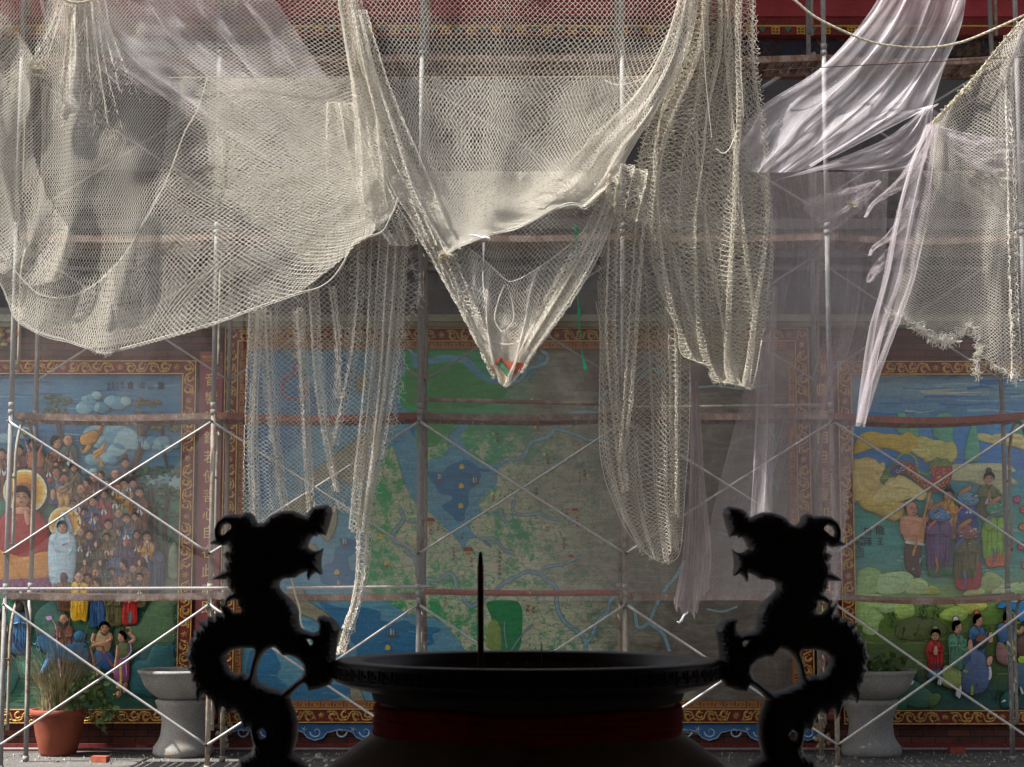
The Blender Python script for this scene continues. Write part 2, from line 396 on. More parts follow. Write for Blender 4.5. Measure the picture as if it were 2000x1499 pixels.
# gold characters-like medallions and green pendants on the valance
mb = MB(); vy = WY - .265
for k in range(36):
    px = -20 + k * 49.5; c = lin((176, 138, 52), 1.5)
    for (a, b_, ww, hh) in ((-7, 0, 2, 16), (7, 0, 2, 16), (0, -6, 14, 2), (0, 6, 14, 2), (0, 0, 2, 12), (0, 0, 12, 2), (-12, -8, 6, 1.6), (12, -8, 6, 1.6)):
        p = P(px + a, 60 + b_, vy); s_ = 1 / 200.
        mb.box(p[0] - ww * s_ / 2, p[0] + ww * s_ / 2, vy - .012, vy + .004, p[2] - hh * s_ / 2, p[2] + hh * s_ / 2, c)
    p = P(px + 24, 58, vy); r = .024
    mb.add([(p[0] - r * 1.6, vy - .008, p[2] + r), (p[0] + r * 1.6, vy - .008, p[2] + r), (p[0], vy - .02, p[2] - r * 1.5)], [(0, 2, 1)], lin((46, 110, 90), 1.4))
p0 = P(0, 51, vy); mb.box(X0, X1, vy - .01, vy + .004, p0[2] - .008, p0[2] + .006, lin((176, 138, 52), 1.5))
mb.build('valance_motifs', M_PAINT, wall)

# ------------------------------------------------------------------ reliefs on the wall
def Q(px, py, off):
    p = P(px, py, WY); return (p[0], WY - off, p[2])
S = 1 / 196.5            # metres for one photo pixel at the wall
class Rel(MB):
    base = 0
    def poly(s, pts, lay, col, sm=4, z=None):
        q = spline(pts, sm, True) if sm > 1 else np.asarray(pts, float)
        off = (lay + s.base) * .0035
        s.add([Q(x, y, off) for x, y in q], [tuple(range(len(q)))[::-1] if area(q) < 0 else tuple(range(len(q)))], col)
    def dome(s, pts, lay, col, h=4.0, sm=3, edge=None, cc=None):
        """a shape that swells out of the wall by h photo pixels; thin painted outline round it"""
        q = spline(pts, sm, True) if sm > 1 else np.asarray(pts, float)
        c = q.mean(0) if cc is None else np.array(cc)
        off = (lay + s.base) * .0035; n = len(q)
        if edge is not None:
            q2 = c + (q - c) * (1 + 1.6 / max(4, np.abs(q - c).max())); s.add([Q(x, y, off - .001) for x, y in q2], [tuple(range(n))], edge)
        vs = [Q(x, y, off - .001) for x, y in q]; fs = []
        ks = (.93, .78, .55, .28)
        for k in ks: vs += [Q(*(c + (p - c) * k), off + h * S * math.sqrt(1 - k * k)) for p in q]
        vs.append(Q(c[0], c[1], off + h * S))
        for r in range(len(ks)):
            for i in range(n):
                j = (i + 1) % n; fs.append((r * n + i, r * n + j, (r + 1) * n + j, (r + 1) * n + i))
        L = len(ks) * n
        fs += [(L + i, L + (i + 1) % n, len(vs) - 1) for i in range(n)]
        s.add(vs, fs, col)
    def line(s, pts, w, lay, col, sm=5, taper=False, thick=.004):
        q = spline(pts, sm) if sm > 1 and len(pts) > 2 else np.asarray(pts, float)
        t = np.gradient(q, axis=0); t /= (np.linalg.norm(t, axis=1, keepdims=True) + 1e-9); nn = np.stack([-t[:, 1], t[:, 0]], 1)
        ww = np.full(len(q), w / 2.)
        if taper: ww *= np.clip(1.25 - np.linspace(0, 1, len(q)) * 1.1, .1, 1)
        a = q + nn * ww[:, None]; b = q - nn * ww[:, None]; off = (lay + s.base) * .0035; N = len(q)
        vs = [Q(x, y, off) for x, y in a] + [Q(x, y, off + thick) for x, y in q] + [Q(x, y, off) for x, y in b]
        fs = []
        for i in range(N - 1): fs += [(i, i + 1, N + i + 1, N + i), (N + i, N + i + 1, 2 * N + i + 1, 2 * N + i)]
        s.add(vs, fs, col)
    def rect(s, x0, y0, x1, y1, lay, col, th=0.0):
        off = lay * .0035
        a, b, c, d = Q(x0, y1, off), Q(x1, y1, off), Q(x1, y0, off), Q(x0, y0, off)
        s.add([a, b, c, d], [(0, 1, 2, 3)], col)
        if th:
            o2 = off - th; e = [Q(x0, y1, o2), Q(x1, y1, o2), Q(x1, y0, o2), Q(x0, y0, o2)]
            s.add([a, b, c, d] + e, [(0, 4, 5, 1), (1, 5, 6, 2), (2, 6, 7, 3), (3, 7, 4, 0)], col)
def area(q):
    x, y = q[:, 0], q[:, 1]; return .5 * np.sum(x * np.roll(y, -1) - np.roll(x, -1) * y)
def wallbox(mb, x0, y0, x1, y1, d0, d1, ins=0, col=(1, 1, 1)):
    """box on the wall between two photo corners, from depth d1 (near the wall) to d0 (proud)"""
    vx = [Q(x0, y0, d0), Q(x1, y0, d0), Q(x1, y1, d0), Q(x0, y1, d0)]
    X = [min(vx[0][0], vx[3][0]), max(vx[1][0], vx[2][0])]
    x0w = (Q(x0, (y0 + y1) / 2, 0)[0]); x1w = (Q(x1, (y0 + y1) / 2, 0)[0])
    mb.box(x0w, x1w, WY - d0, WY - d1, Q(0, y1, 0)[2], Q(0, y0, 0)[2], col)
# mural frames hang straight: work in wall coordinates (x,z metres) taken at a reference height
class Wf:
    def __init__(s, yref=900): s.yref = yref
    def x(s, px): return P(px, s.yref, WY)[0]
    def z(s, py): return P(1000, py, WY)[2]
def scrolls(mb, x0, x1, z0, z1, y, horizontal, seed=0, th=.011):
    """gilded vine of alternating spirals with leaves filling a band"""
    r = random.Random(seed)
    Wd = (z1 - z0) if horizontal else (x1 - x0); Ln = (x1 - x0) if horizontal else (z1 - z0)
    n = max(2, int(round(Ln / (Wd * 1.12)))); step = Ln / n; col = (1, 1, 1)
    def T(u, v):  # u along, v across (-.5..+.5)
        return (x0 + u, (z0 + z1) / 2 + v * Wd) if horizontal else ((x0 + x1) / 2 + v * Wd, z0 + u)
    def strip(pts, w0, w1, hh=th):
        N = len(pts); pts = np.asarray(pts); t = np.gradient(pts, axis=0); t /= (np.linalg.norm(t, axis=1, keepdims=True) + 1e-9)
        nn = np.stack([-t[:, 1], t[:, 0]], 1); w_ = np.linspace(w0, w1, N)[:, None] / 2
        a = pts + nn * w_; b = pts - nn * w_
        vs = [(p[0], y, p[1]) for p in a] + [(p[0], y - hh, p[1]) for p in pts] + [(p[0], y, p[1]) for p in b]
        fs = []
        for i in range(N - 1): fs += [(i, i + 1, N + i + 1, N + i), (N + i, N + i + 1, 2 * N + i + 1, 2 * N + i)]
        mb.add(vs, fs, col)
    for k in range(n):
        uc = (k + .5) * step; sg = 1 if k % 2 else -1
        if k % 5 == 2:        # a flower medallion
            for m in range(8):
                a = m * math.pi / 4 + .2
                strip([T(uc + math.cos(a) * q * Wd, math.sin(a) * q) for q in (.06, .2, .34)], Wd * .13, Wd * .06)
            for m in range(10):
                a = m * .7; 
            strip([T(uc + math.cos(a) * .1 * Wd, math.sin(a) * .1) for a in np.linspace(0, 6.3, 10)], Wd * .1, Wd * .1)
            continue
        pts = []
        for q in np.linspace(0, 1, 18):
            a = math.pi * .5 * sg + sg * q * 4.6; rr = (.40 - .30 * q)
            pts.append(T(uc + math.cos(a) * rr * Wd * 1.05, .04 * sg + math.sin(a) * rr))
        strip(pts, Wd * .21, Wd * .13)
        strip([T(uc - step * .5, -.34 * sg), T(uc - step * .3, -.42 * sg), T(uc - step * .05, -.40 * sg), T(uc + step * .25, -.3 * sg), T(uc + step * .5, .34 * sg)], Wd * .17, Wd * .13)
        for m in range(20):    # leaves
            a = r.uniform(0, 6.28); rr = r.uniform(.25, .44); L = r.uniform(.12, .2)
            bx, bv = uc + math.cos(a) * rr * Wd, math.sin(a) * rr
            d = a + r.uniform(.6, 1.6)
            strip([T(bx + math.cos(d) * L * q * Wd, max(-.48, min(.48, bv + math.sin(d) * L * q))) for q in (0, .5, 1)], Wd * .16, Wd * .04)
def keyband(mb, x0, x1, z0, z1, y, horizontal):
    Wd = (z1 - z0) if horizontal else (x1 - x0); Ln = (x1 - x0) if horizontal else (z1 - z0)
    n = max(1, int(round(Ln / (Wd * 1.5)))); st = Ln / n; t = Wd * .12
    def R(u0, v0, u1, v1):
        if horizontal: mb.box(x0 + u0, x0 + u1, y - .006, y, z0 + v0, z0 + v1)
        else: mb.box(x0 + v0, x0 + v1, y - .006, y, z0 + u0, z0 + u1)
    for k in range(n):
        o = k * st; h = Wd
        R(o + .05 * st, h * .18, o + .05 * st + t, h * .82); R(o + .05 * st + t, h * .82 - t, o + .86 * st, h * .82)
        R(o + .86 * st - t, h * .3, o + .86 * st, h * .82 - t - .0005); R(o + .32 * st, h * .3, o + .86 * st - t - .0005, h * .3 + t)
        R(o + .32 * st, h * .3 + t + .0005, o + .32 * st + t, h * .62); R(o + .32 * st + t + .0005, h * .62 - t, o + .64 * st, h * .62)
        R(o + .05 * st + t + .0005, h * .18 - .0, o + 1.05 * st, h * .18 + t * .8) if k < n - 1 else None
    for v in (0.02, .92):
        if horizontal: mb.box(x0, x1, y - .007, y, z0 + v * Wd, z0 + (v + .06) * Wd)
        else: mb.box(x0 + v * Wd, x0 + (v + .06) * Wd, y - .007, y, z0, z1)
M_KEYRED = m_red('key_red', lin((110, 52, 40), 1.4), lin((128, 64, 46), 1.4))
M_KEYGOLD = simple('key_gold', lin((158, 112, 62), 1.5), .25, 30, .6)
def frame_border(root, bx, wd, z_or, key=0.0):
    """bx = outer x0,x1,z0,z1 in metres, wd = band width; gilded scrolls on a red ground, then an optional key band"""
    x0, x1, z0, z1 = bx
    b = MB(); y0, y1 = WY - .055, WY - .0
    b.box(x0, x1, y0, y1, z1 - wd, z1); b.box(x0, x1, y0, y1, z0, z0 + wd)
    b.box(x0, x0 + wd, y0, y1, z0 + wd + .0003, z1 - wd - .0003); b.box(x1 - wd, x1, y0, y1, z0 + wd + .0003, z1 - wd - .0003)
    b.build('frame', M_DKRED, root)
    s_ = MB(); e = wd * .12; yy = y0 - .001
    scrolls(s_, x0 + wd, x1 - wd, z1 - wd + e, z1 - e, yy, True, 1); scrolls(s_, x0 + wd, x1 - wd, z0 + e, z0 + wd - e, yy, True, 2)
    scrolls(s_, x0 + e, x0 + wd - e, z0, z1, yy, False, 3); scrolls(s_, x1 - wd + e, x1 - e, z0, z1, yy, False, 4)
    t = wd * .06
    for d in (0, wd - t):   # gold fillets
        s_.box(x0 + d, x1 - d, y0 - .012, y0, z1 - d - t, z1 - d); s_.box(x0 + d, x1 - d, y0 - .012, y0, z0 + d, z0 + d + t)
        s_.box(x0 + d, x0 + d + t, y0 - .012, y0, z0 + d + t + .0002, z1 - d - t - .0002); s_.box(x1 - d - t, x1 - d, y0 - .012, y0, z0 + d + t + .0002, z1 - d - t - .0002)
    s_.build('scroll_carving', M_GOLD, root)
    if key:
        a0, a1, c0, c1 = x0 + wd, x1 - wd, z0 + wd, z1 - wd
        k = MB(); yk = WY - .035
        k.box(a0, a1, yk, WY, c1 - key, c1 - .0004); k.box(a0, a1, yk, WY, c0 + .0004, c0 + key); k.box(a0 + .0004, a0 + key, yk, WY, c0 + key + .0004, c1 - key - .0004); k.box(a1 - key, a1 - .0004, yk, WY, c0 + key + .0004, c1 - key - .0004)
        k.build('key_border', M_KEYRED, root)
        k = MB(); yk -= .001
        keyband(k, a0 + key, a1 - key, c1 - key, c1, yk, True); keyband(k, a0 + key, a1 - key, c0, c0 + key, yk, True)
        keyband(k, a0, a0 + key, c0 + key, c1 - key, yk, False); keyband(k, a1 - key, a1, c0 + key, c1 - key, yk, False)
        k.build('key_pattern', M_KEYGOLD, root)
def text_obj(name, s_, px, py, hpx, mat, parent, off, Y=None, rough_jit=0):
    cu = bpy.data.curves.new(name, 'FONT'); cu.body = s_; cu.size = hpx / 196.5 * 1.08; cu.extrude = .0015; cu.align_x = 'CENTER'; cu.align_y = 'CENTER'
    cu.resolution_u = 2
    o = bpy.data.objects.new(name, cu); COL.objects.link(o)
    bpy.context.view_layer.update()
    dg = bpy.context.evaluated_depsgraph_get(); me = bpy.data.meshes.new_from_object(o.evaluated_get(dg))
    bpy.data.objects.remove(o); o = bpy.data.objects.new(name, me); COL.objects.link(o)
    # centre the glyph on its own outline
    if len(me.vertices):
        xs = [v.co.x for v in me.vertices]; ys = [v.co.y for v in me.vertices]
        cx, cy = (min(xs) + max(xs)) / 2, (min(ys) + max(ys)) / 2
        me.transform(mathutils.Matrix.Translation((-cx, -cy, 0)))
    me.transform(mathutils.Matrix.Rotation(R_(90), 4, 'X'))
    me.materials.clear(); me.materials.append(mat)
    p = Q(px, py, off); o.location = p; o.parent = parent
    if parent is not None: o.location = tuple(a - b for a, b in zip(p, parent.location))
    return o
def K(ox, oy, s_, pts): return [(ox + x / s_, oy + y / s_) for x, y in pts]
def mcol(c, g=None): return lin(c, GAIN if g is None else g)
def shade(c, k): return tuple(v * k for v in c)
SKIN = mcol((150, 110, 86)); HAIR = mcol((34, 30, 30)); LINE = mcol((30, 28, 30)); WHITE = mcol((150, 152, 150)); GOLDC = mcol((150, 108, 44))
def bands(mb, x0, x1, stops, lay, nx=26, wav=6, seed=3, off=None):
    """background paint: colours change down the panel, with irregular streaky borders"""
    ys = []; 
    for k in range(len(stops) - 1):
        m = max(2, int((stops[k + 1][0] - stops[k][0]) / 9)); ys += list(np.linspace(stops[k][0], stops[k + 1][0], m, endpoint=False))
    ys.append(stops[-1][0]); xs = np.linspace(x0, x1, nx)
    sy = [s[0] for s in stops]; sc_ = np.array([s[1] for s in stops])
    vs = []; cs = []
    for y in ys:
        for x in xs:
            vs.append(Q(x, y, lay * .0035)); yy = y + wav * math.sin(x * .045 + seed) + wav * .6 * math.sin(x * .11 + y * .05 + seed * 2)
            cs.append(tuple(float(np.interp(yy, sy, sc_[:, k])) for k in range(3)))
    for j in range(len(ys) - 1):
        for i in range(nx - 1):
            a = j * nx + i; f = (a, a + nx, a + nx + 1, a + 1)
            mb.f.append(tuple(len(mb.v) + q for q in f)); mb.c.append([cs[q] for q in f]); mb.m.append(0)
    mb.v += vs
def cloud(r, cx, cy, w_, h_, lay, cols, n=5, seed=0, hh=3):
    rd = random.Random(seed); r = Rel()
    for k in range(n):
        a = k / max(1, n - 1); x = cx + (a - .5) * w_ * .8 + rd.uniform(-.05, .05) * w_; y = cy + rd.uniform(-.25, .25) * h_
        rr = rd.uniform(.28, .42) * h_ + .08 * w_ / n; c = cols[k % len(cols)]
        pts = [(x + math.cos(t) * rr * 1.35, y + math.sin(t) * rr) for t in np.linspace(0, 6.28, 11)[:-1]]
        r.dome(pts, lay + k * .4, c, hh, 3, shade(c, .45))
        sp = [(x + math.cos(t) * rr * (.85 - t * .11), y + math.sin(t) * rr * (.65 - t * .08)) for t in np.linspace(0, 5, 9)]
        r.line(sp, 1.0, lay + k * .4 + hh * .9, shade(c, .62), 2, True, .001)
    r.build('cloud', M_PAINT, LM)
def tree(r, pts, w_, crowns, lay, seed=0, tc=(62, 52, 44), greens=((34, 58, 40), (52, 72, 44), (40, 66, 58), (88, 82, 44))):
    rd = random.Random(seed); r = Rel(); r.line(pts, w_, lay, mcol(tc), 5, False, .012)
    for q in (0.3, -.3): r.line([(x + q * w_, y) for x, y in pts], .8, lay + 3.5, mcol((30, 28, 28)), 5)
    for (cx, cy, rw, rh) in crowns:
        for k in range(int(rw * rh / 14) + 12):
            a = rd.uniform(0, 6.28); q = math.sqrt(rd.random()); x = cx + math.cos(a) * rw * q; y = cy + math.sin(a) * rh * q
            rr = rd.uniform(2, 5.2); c = mcol(rd.choice(greens))
            r.dome([(x + math.cos(t) * rr * rd.uniform(.7, 1.5), y + math.sin(t) * rr * rd.uniform(.5, .9)) for t in np.linspace(0, 6.28, 8)[:-1]], lay + 1 + rd.random(), shade(c, rd.uniform(.7, 1.2)), 1.2, 2)
    r.build('tree', M_PAINT, LM)
def head(r, x, y, R0, lay, hair=HAIR, bald=False, face=0, skin=SKIN, bun=None):
    """face: -1 looks left, 0 front, 1 right"""
    c = [(x + math.cos(t) * R0 * .8, y + math.sin(t) * R0 * (1.02 if math.sin(t) > 0 else .95)) for t in np.linspace(0, 6.28, 13)[:-1]]
    r.dome(c, lay, skin, R0 * .4, 2, shade(skin, .25))
    L = lay + R0 * .4 * S / .0035
    for sx in (-1, 1):      # ears
        if face * sx <= 0: r.dome([(x + sx * R0 * .82 + math.cos(t) * R0 * .16, y + R0 * .05 + math.sin(t) * R0 * .3) for t in np.linspace(0, 6.28, 7)[:-1]], lay + 1.2, shade(skin, .85), R0 * .15, 2)
    if hair is not None and not bald:
        h = [(x - .92 * R0, y + .25 * R0), (x - .98 * R0, y - .5 * R0), (x - .5 * R0, y - 1.2 * R0), (x + .5 * R0, y - 1.2 * R0), (x + .98 * R0, y - .5 * R0), (x + .92 * R0, y + .25 * R0), (x + (.62 + .1 * face) * R0, y - .38 * R0), (x + .25 * face * R0, y - .62 * R0), (x - (.62 - .1 * face) * R0, y - .38 * R0)]
        if face: h = [(x - face * (-.3) * R0, y - .6 * R0), (x + face * .45 * R0, y - 1.15 * R0), (x - face * .5 * R0, y - 1.25 * R0), (x - face * 1.05 * R0, y - .5 * R0), (x - face * 1.0 * R0, y + .4 * R0), (x - face * .5 * R0, y + .45 * R0), (x - face * .35 * R0, y - .25 * R0)]
        r.poly(h, L + .6, hair, 3)
        for q in range(2): r.poly([(x + (px_ - x) * (1 - .0 * q), yy) for px_, yy in h], L + .6, hair, 3) if q == 0 else None
        if bun: r.dome([(x + math.cos(t) * R0 * .45 - face * .3 * R0, y - 1.45 * R0 + math.sin(t) * R0 * .45) for t in np.linspace(0, 6.28, 9)[:-1]], lay + 2, hair if bun is True else bun, 2.5, 2, LINE)
    e = R0 * .26; fx = face * R0 * .25
    if R0 >= 6:
        for sx in (-1, 1):
            r.line([(x + fx + sx * e * 1.35 - e * .6, y - .02 * R0), (x + fx + sx * e * 1.35, y - .1 * R0), (x + fx + sx * e * 1.35 + e * .6, y - .02 * R0)], R0 * .09, L + .9, LINE, 2)
            r.line([(x + fx + sx * e * 1.35 - e * .7, y - .27 * R0), (x + fx + sx * e * 1.35 + e * .7, y - .29 * R0)], R0 * .07, L + .9, LINE, 1)
        r.line([(x + fx, y - .05 * R0), (x + fx + face * .1 * R0 + .06 * R0, y + .28 * R0)], R0 * .1, L + 1.1, shade(skin, .7), 1)
        r.line([(x + fx - e * .7, y + .52 * R0), (x + fx + e * .7, y + .52 * R0)], R0 * .12, L + .9, mcol((112, 44, 40)), 1)
def robe(r, x, y, R0, bot, lay, col, w_=1.8, face=0, trim=None, hands=True, lean=0, under=None):
    """cloaked body below a head at (x,y); swelling shape, sleeve folds, praying hands"""
    H = bot - y; W = w_ * R0
    pts = [(x - .5 * R0, y + .85 * R0), (x - .82 * W, y + 1.55 * R0), (x - 1.02 * W + lean, y + .32 * H + R0), (x - .95 * W + lean, y + .7 * H), (x - .78 * W + lean, bot), (x + .1 * W + lean, bot + 2), (x + .78 * W + lean, bot), (x + .95 * W + lean, y + .7 * H), (x + 1.02 * W + lean, y + .32 * H + R0), (x + .82 * W, y + 1.55 * R0), (x + .5 * R0, y + .85 * R0)]
    rd = random.Random(int(x * 7 + y * 13)); pts = [(a + rd.uniform(-.16, .16) * W * (q > 0 and q < 10), b_ + rd.uniform(-.03, .03) * H) for q, (a, b_) in enumerate(pts)]
    r.dome(pts, lay, col, R0 * .42, 3, shade(col, .22)); L = lay + R0 * .36 * S / .0035
    dk = shade(col, .42)
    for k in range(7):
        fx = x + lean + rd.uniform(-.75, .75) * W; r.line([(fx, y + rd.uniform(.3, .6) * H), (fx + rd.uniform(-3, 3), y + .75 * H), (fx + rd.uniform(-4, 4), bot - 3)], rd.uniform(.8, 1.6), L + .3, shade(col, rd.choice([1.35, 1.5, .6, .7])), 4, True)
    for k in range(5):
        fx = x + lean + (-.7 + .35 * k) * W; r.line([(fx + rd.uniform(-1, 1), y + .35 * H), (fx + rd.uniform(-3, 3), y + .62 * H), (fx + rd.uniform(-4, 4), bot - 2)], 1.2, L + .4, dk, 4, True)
    if under: r.poly([(x - .28 * R0, y + R0), (x + .28 * R0, y + R0), (x + .55 * R0, y + .75 * H), (x + .3 * R0, bot - 1), (x - .3 * R0, bot - 1), (x - .5 * R0, y + .75 * H)], L + .5, under, 2)
    tr = trim or shade(col, .45)
    r.line([(x - .55 * R0, y + .9 * R0), (x + face * .2 * R0, y + 1.9 * R0), (x + .1 * R0, y + .45 * H + R0)], R0 * .18, L + .8, tr, 4)
    r.line([(x + .55 * R0, y + .9 * R0), (x + face * .2 * R0, y + 1.9 * R0)], R0 * .18, L + .8, tr, 4)
    for sx in (-1, 1):       # sleeves
        r.line([(x + sx * .85 * W, y + 1.9 * R0), (x + sx * .8 * W, y + 3.1 * R0), (x + sx * .18 * W + face * .3 * R0, y + 3.0 * R0)], R0 * .5, L + .9, shade(col, .88), 4, False, .01)
        r.line([(x + sx * .85 * W, y + 2.1 * R0), (x + sx * .7 * W, y + 3.5 * R0), (x + sx * .15 * W, y + 3.45 * R0)], .9, L + 1.6, dk, 4)
    if hands:
        hx = x + face * .55 * R0
        r.line([(hx - .1 * R0, y + 3.3 * R0), (hx, y + 1.95 * R0)], R0 * .36, L + 2.4, SKIN, 1, True, .01); r.line([(hx + .22 * R0, y + 3.3 * R0), (hx + .06 * R0, y + 2.0 * R0)], R0 * .2, L + 2.6, shade(SKIN, .8), 1, True, .01)
        if rd.random() < .6:
            for sx in (-1, 1): r.poly([(hx + sx * .15 * R0, y + 3.2 * R0), (hx + sx * .75 * R0, y + 4.3 * R0), (hx + sx * .35 * R0, y + 4.9 * R0), (hx + sx * .1 * R0, y + 3.8 * R0)], L + 2.2, WHITE, 1)
def person(root, name, x, y, R0, bot, lay, col, **kw):
    r = Rel(); hk = {k: kw.pop(k) for k in ('hair', 'bald', 'skin', 'bun') if k in kw}
    back = kw.pop('back', False); lb = kw.pop('lb', None)
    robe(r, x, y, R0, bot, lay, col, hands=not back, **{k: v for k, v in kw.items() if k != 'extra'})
    if back:
        r.dome([(x + math.cos(t) * R0 * .8, y + math.sin(t) * R0) for t in np.linspace(0, 6.28, 11)[:-1]], lay + 2, hk.get('hair', HAIR), R0 * .6, 2, LINE)
        f = kw.get('face', 0)
        if f: r.poly([(x + f * R0 * .35, y - R0 * .3), (x + f * R0 * .85, y - .1 * R0), (x + f * R0 * .75, y + .6 * R0), (x + f * R0 * .3, y + .7 * R0)], lay + 2 + R0 * .6 * S / .0035, SKIN, 3)
    else: head(r, x, y, R0, lay + 2.5, face=kw.get('face', 0), **hk)
    if 'extra' in kw: kw['extra'](r, lay)
    o = r.build(name, M_PAINT, root)
    if lb: o['label'] = lb
    return o

# ================================================================== LEFT MURAL
LM = empty('painted_relief_mural', Q(180, 1415, 0))
tag(LM, 'left mural of a crowd of robed monks beside a haloed red-robed seated buddha', 'mural')
f = Wf(1050)
bxL = (P(-190, 1050, WY)[0], P(379, 1050, WY)[0], zof(1412), zof(706)); wdL = .135
frame_border(LM, bxL, wdL, 0)
r = Rel()
r.mi = 0
bands(r, -150, 362, [(728, mcol((44, 84, 108))), (760, mcol((52, 96, 120))), (800, mcol((42, 88, 116))), (850, mcol((34, 80, 112))), (905, mcol((46, 94, 112))), (950, mcol((56, 96, 88))), (1000, mcol((50, 92, 70))), (1060, mcol((48, 84, 62))), (1130, mcol((46, 78, 56))), (1180, mcol((22, 66, 46))), (1250, mcol((24, 74, 62))), (1310, mcol((22, 62, 58))), (1350, mcol((24, 64, 44))), (1392, mcol((20, 62, 50)))], 2, 40)
o = r.build('background', M_PAINT, LM)
r = Rel()    # drifting streaks, clouds
rd = random.Random(5)
for k in range(46):
    x = rd.uniform(-60, 330); y = rd.uniform(735, 900); L = rd.uniform(20, 90)
    r.line([(x, y), (x + L * .5, y + rd.uniform(-3, 3)), (x + L, y + rd.uniform(-3, 3))], rd.uniform(1, 3.5), 2.4 + k * .01, mcol(rd.choice([(68, 112, 132), (34, 74, 108), (84, 122, 134), (30, 70, 104)])), 4, True, .0004)
tag(r.build('sky_streaks', M_PAINT, LM), kind='stuff')
r = Rel()
CB = [mcol((92, 128, 138)), mcol((74, 114, 130)), mcol((104, 136, 140)), mcol((62, 104, 124))]
cloud(r, 205, 792, 90, 30, 3, CB, 7, 1); cloud(r, 178, 775, 28, 20, 3.5, CB, 3, 2); cloud(r, 215, 850, 60, 60, 3, CB, 7, 3); cloud(r, 222, 870, 30, 40, 4, CB, 4, 4); cloud(r, 200, 895, 50, 26, 3, CB, 4, 5)
cloud(r, 290, 866, 70, 26, 3, CB, 6, 6); cloud(r, 325, 875, 50, 16, 3, CB, 4, 7); cloud(r, 35, 850, 60, 30, 3, CB, 4, 8); cloud(r, 165, 925, 40, 16, 3, CB, 3, 9); cloud(r, 320, 940, 60, 40, 2.6, CB, 3, 14)
r = Rel()
GR = ((30, 62, 48), (44, 70, 42), (40, 74, 56), (74, 78, 44))
tree(r, [(112, 800), (116, 835), (124, 866), (128, 890)], 11, [(112, 782, 28, 10), (108, 808, 24, 16), (122, 822, 10, 8)], 4, 1, greens=GR)
tree(r, [(270, 805), (274, 840), (276, 870), (266, 903), (262, 945)], 15, [(285, 788, 30, 8), (268, 815, 18, 10)], 4, 2, (72, 60, 48), greens=((96, 84, 42), (74, 72, 42), (60, 66, 40)))
tree(r, [(292, 812), (290, 832), (279, 852)], 7, [(300, 820, 14, 8)], 4, 3, (72, 60, 48), greens=GR)
tree(r, [(318, 815), (317, 860), (322, 890), (326, 912)], 6, [(325, 822, 26, 16), (340, 838, 12, 7), (308, 835, 10, 7)], 4, 4, (72, 60, 48), greens=((74, 78, 46), (50, 70, 46), (92, 86, 50)))
tree(r, [(293, 945), (296, 975), (303, 1010), (302, 1060), (306, 1110)], 13, [(298, 930, 34, 20), (335, 925, 24, 18), (318, 960, 26, 16), (286, 945, 16, 12), (340, 960, 14, 20), (306, 990, 18, 8)], 4, 5, greens=((32, 62, 52), (44, 78, 52), (66, 84, 46), (30, 54, 56)))
tree(r, [(331, 950), (326, 985), (322, 1030), (326, 1100)], 10, [(336, 1010, 12, 10), (322, 1052, 12, 8), (345, 1040, 12, 12)], 3.5, 6, greens=GR)
# hills
r = Rel()
def hill(pts, lay, c, h=5):
    q = Rel(); q.dome(pts, lay, mcol(c), h, 4, mcol(tuple(int(v * .5) for v in c))); q.build('hill', M_PAINT, LM)
hill(K(0, 1050, 4.2825, [(300, 640), (380, 560), (470, 520), (560, 640), (600, 760), (560, 900), (380, 900), (290, 760)]), 3, (44, 82, 72))
hill(K(0, 1050, 4.2825, [(350, 740), (430, 590), (500, 590), (560, 700), (590, 900), (400, 960)]), 3.6, (50, 90, 76))
hill(K(0, 1050, 4.2825, [(600, 680), (650, 640), (700, 690), (770, 670), (830, 800), (820, 950), (640, 960), (590, 800)]), 3, (32, 74, 48))
hill(K(0, 1050, 4.2825, [(960, 760), (1010, 735), (1060, 790), (1180, 680), (1260, 540), (1330, 520), (1440, 520), (1470, 700), (1460, 900), (1250, 900), (1100, 960), (960, 900)]), 3, (60, 86, 56), 8)
hill(K(0, 1050, 4.2825, [(1330, 380), (1400, 330), (1490, 380), (1490, 560), (1330, 560)]), 2.8, (62, 84, 66))
hill(K(0, 1050, 4.2825, [(1410, 150), (1440, 60), (1480, 60), (1490, 330), (1410, 330)]), 2.7, (86, 108, 84))
hill(K(0, 1050, 4.2825, [(1080, 1150), (1120, 1040), (1220, 1000), (1300, 880), (1400, 900), (1460, 860), (1460, 1300), (1200, 1330), (1100, 1290)]), 3.6, (24, 72, 76), 8)
hill(K(0, 1050, 4.2825, [(1180, 960), (1230, 880), (1300, 930), (1340, 1080), (1240, 1180), (1160, 1100)]), 4.4, (28, 62, 64))
hill(K(0, 1050, 4.2825, [(150, 960), (230, 905), (330, 930), (390, 1010), (350, 1150), (200, 1180), (130, 1090)]), 3.4, (40, 86, 74))
hill(K(0, 1050, 4.2825, [(-60, 1000), (80, 980), (170, 1100), (100, 1300), (-60, 1300)]), 3, (34, 80, 74))
rd = random.Random(8)
for k in range(90):
    x = rd.uniform(250, 345); y = rd.uniform(1190, 1370); L = rd.uniform(10, 36); a = rd.choice([-.8, -.6, .4]) 
    r.line([(x, y), (x + L * .5, y + a * L * .5), (x + L * .8, y + a * L + 3)], rd.uniform(.8, 2.4), 8 + k * .01, mcol(rd.choice([(76, 100, 60), (30, 62, 60), (26, 88, 92), (92, 96, 66), (20, 46, 50)])), 4, True, .0005)
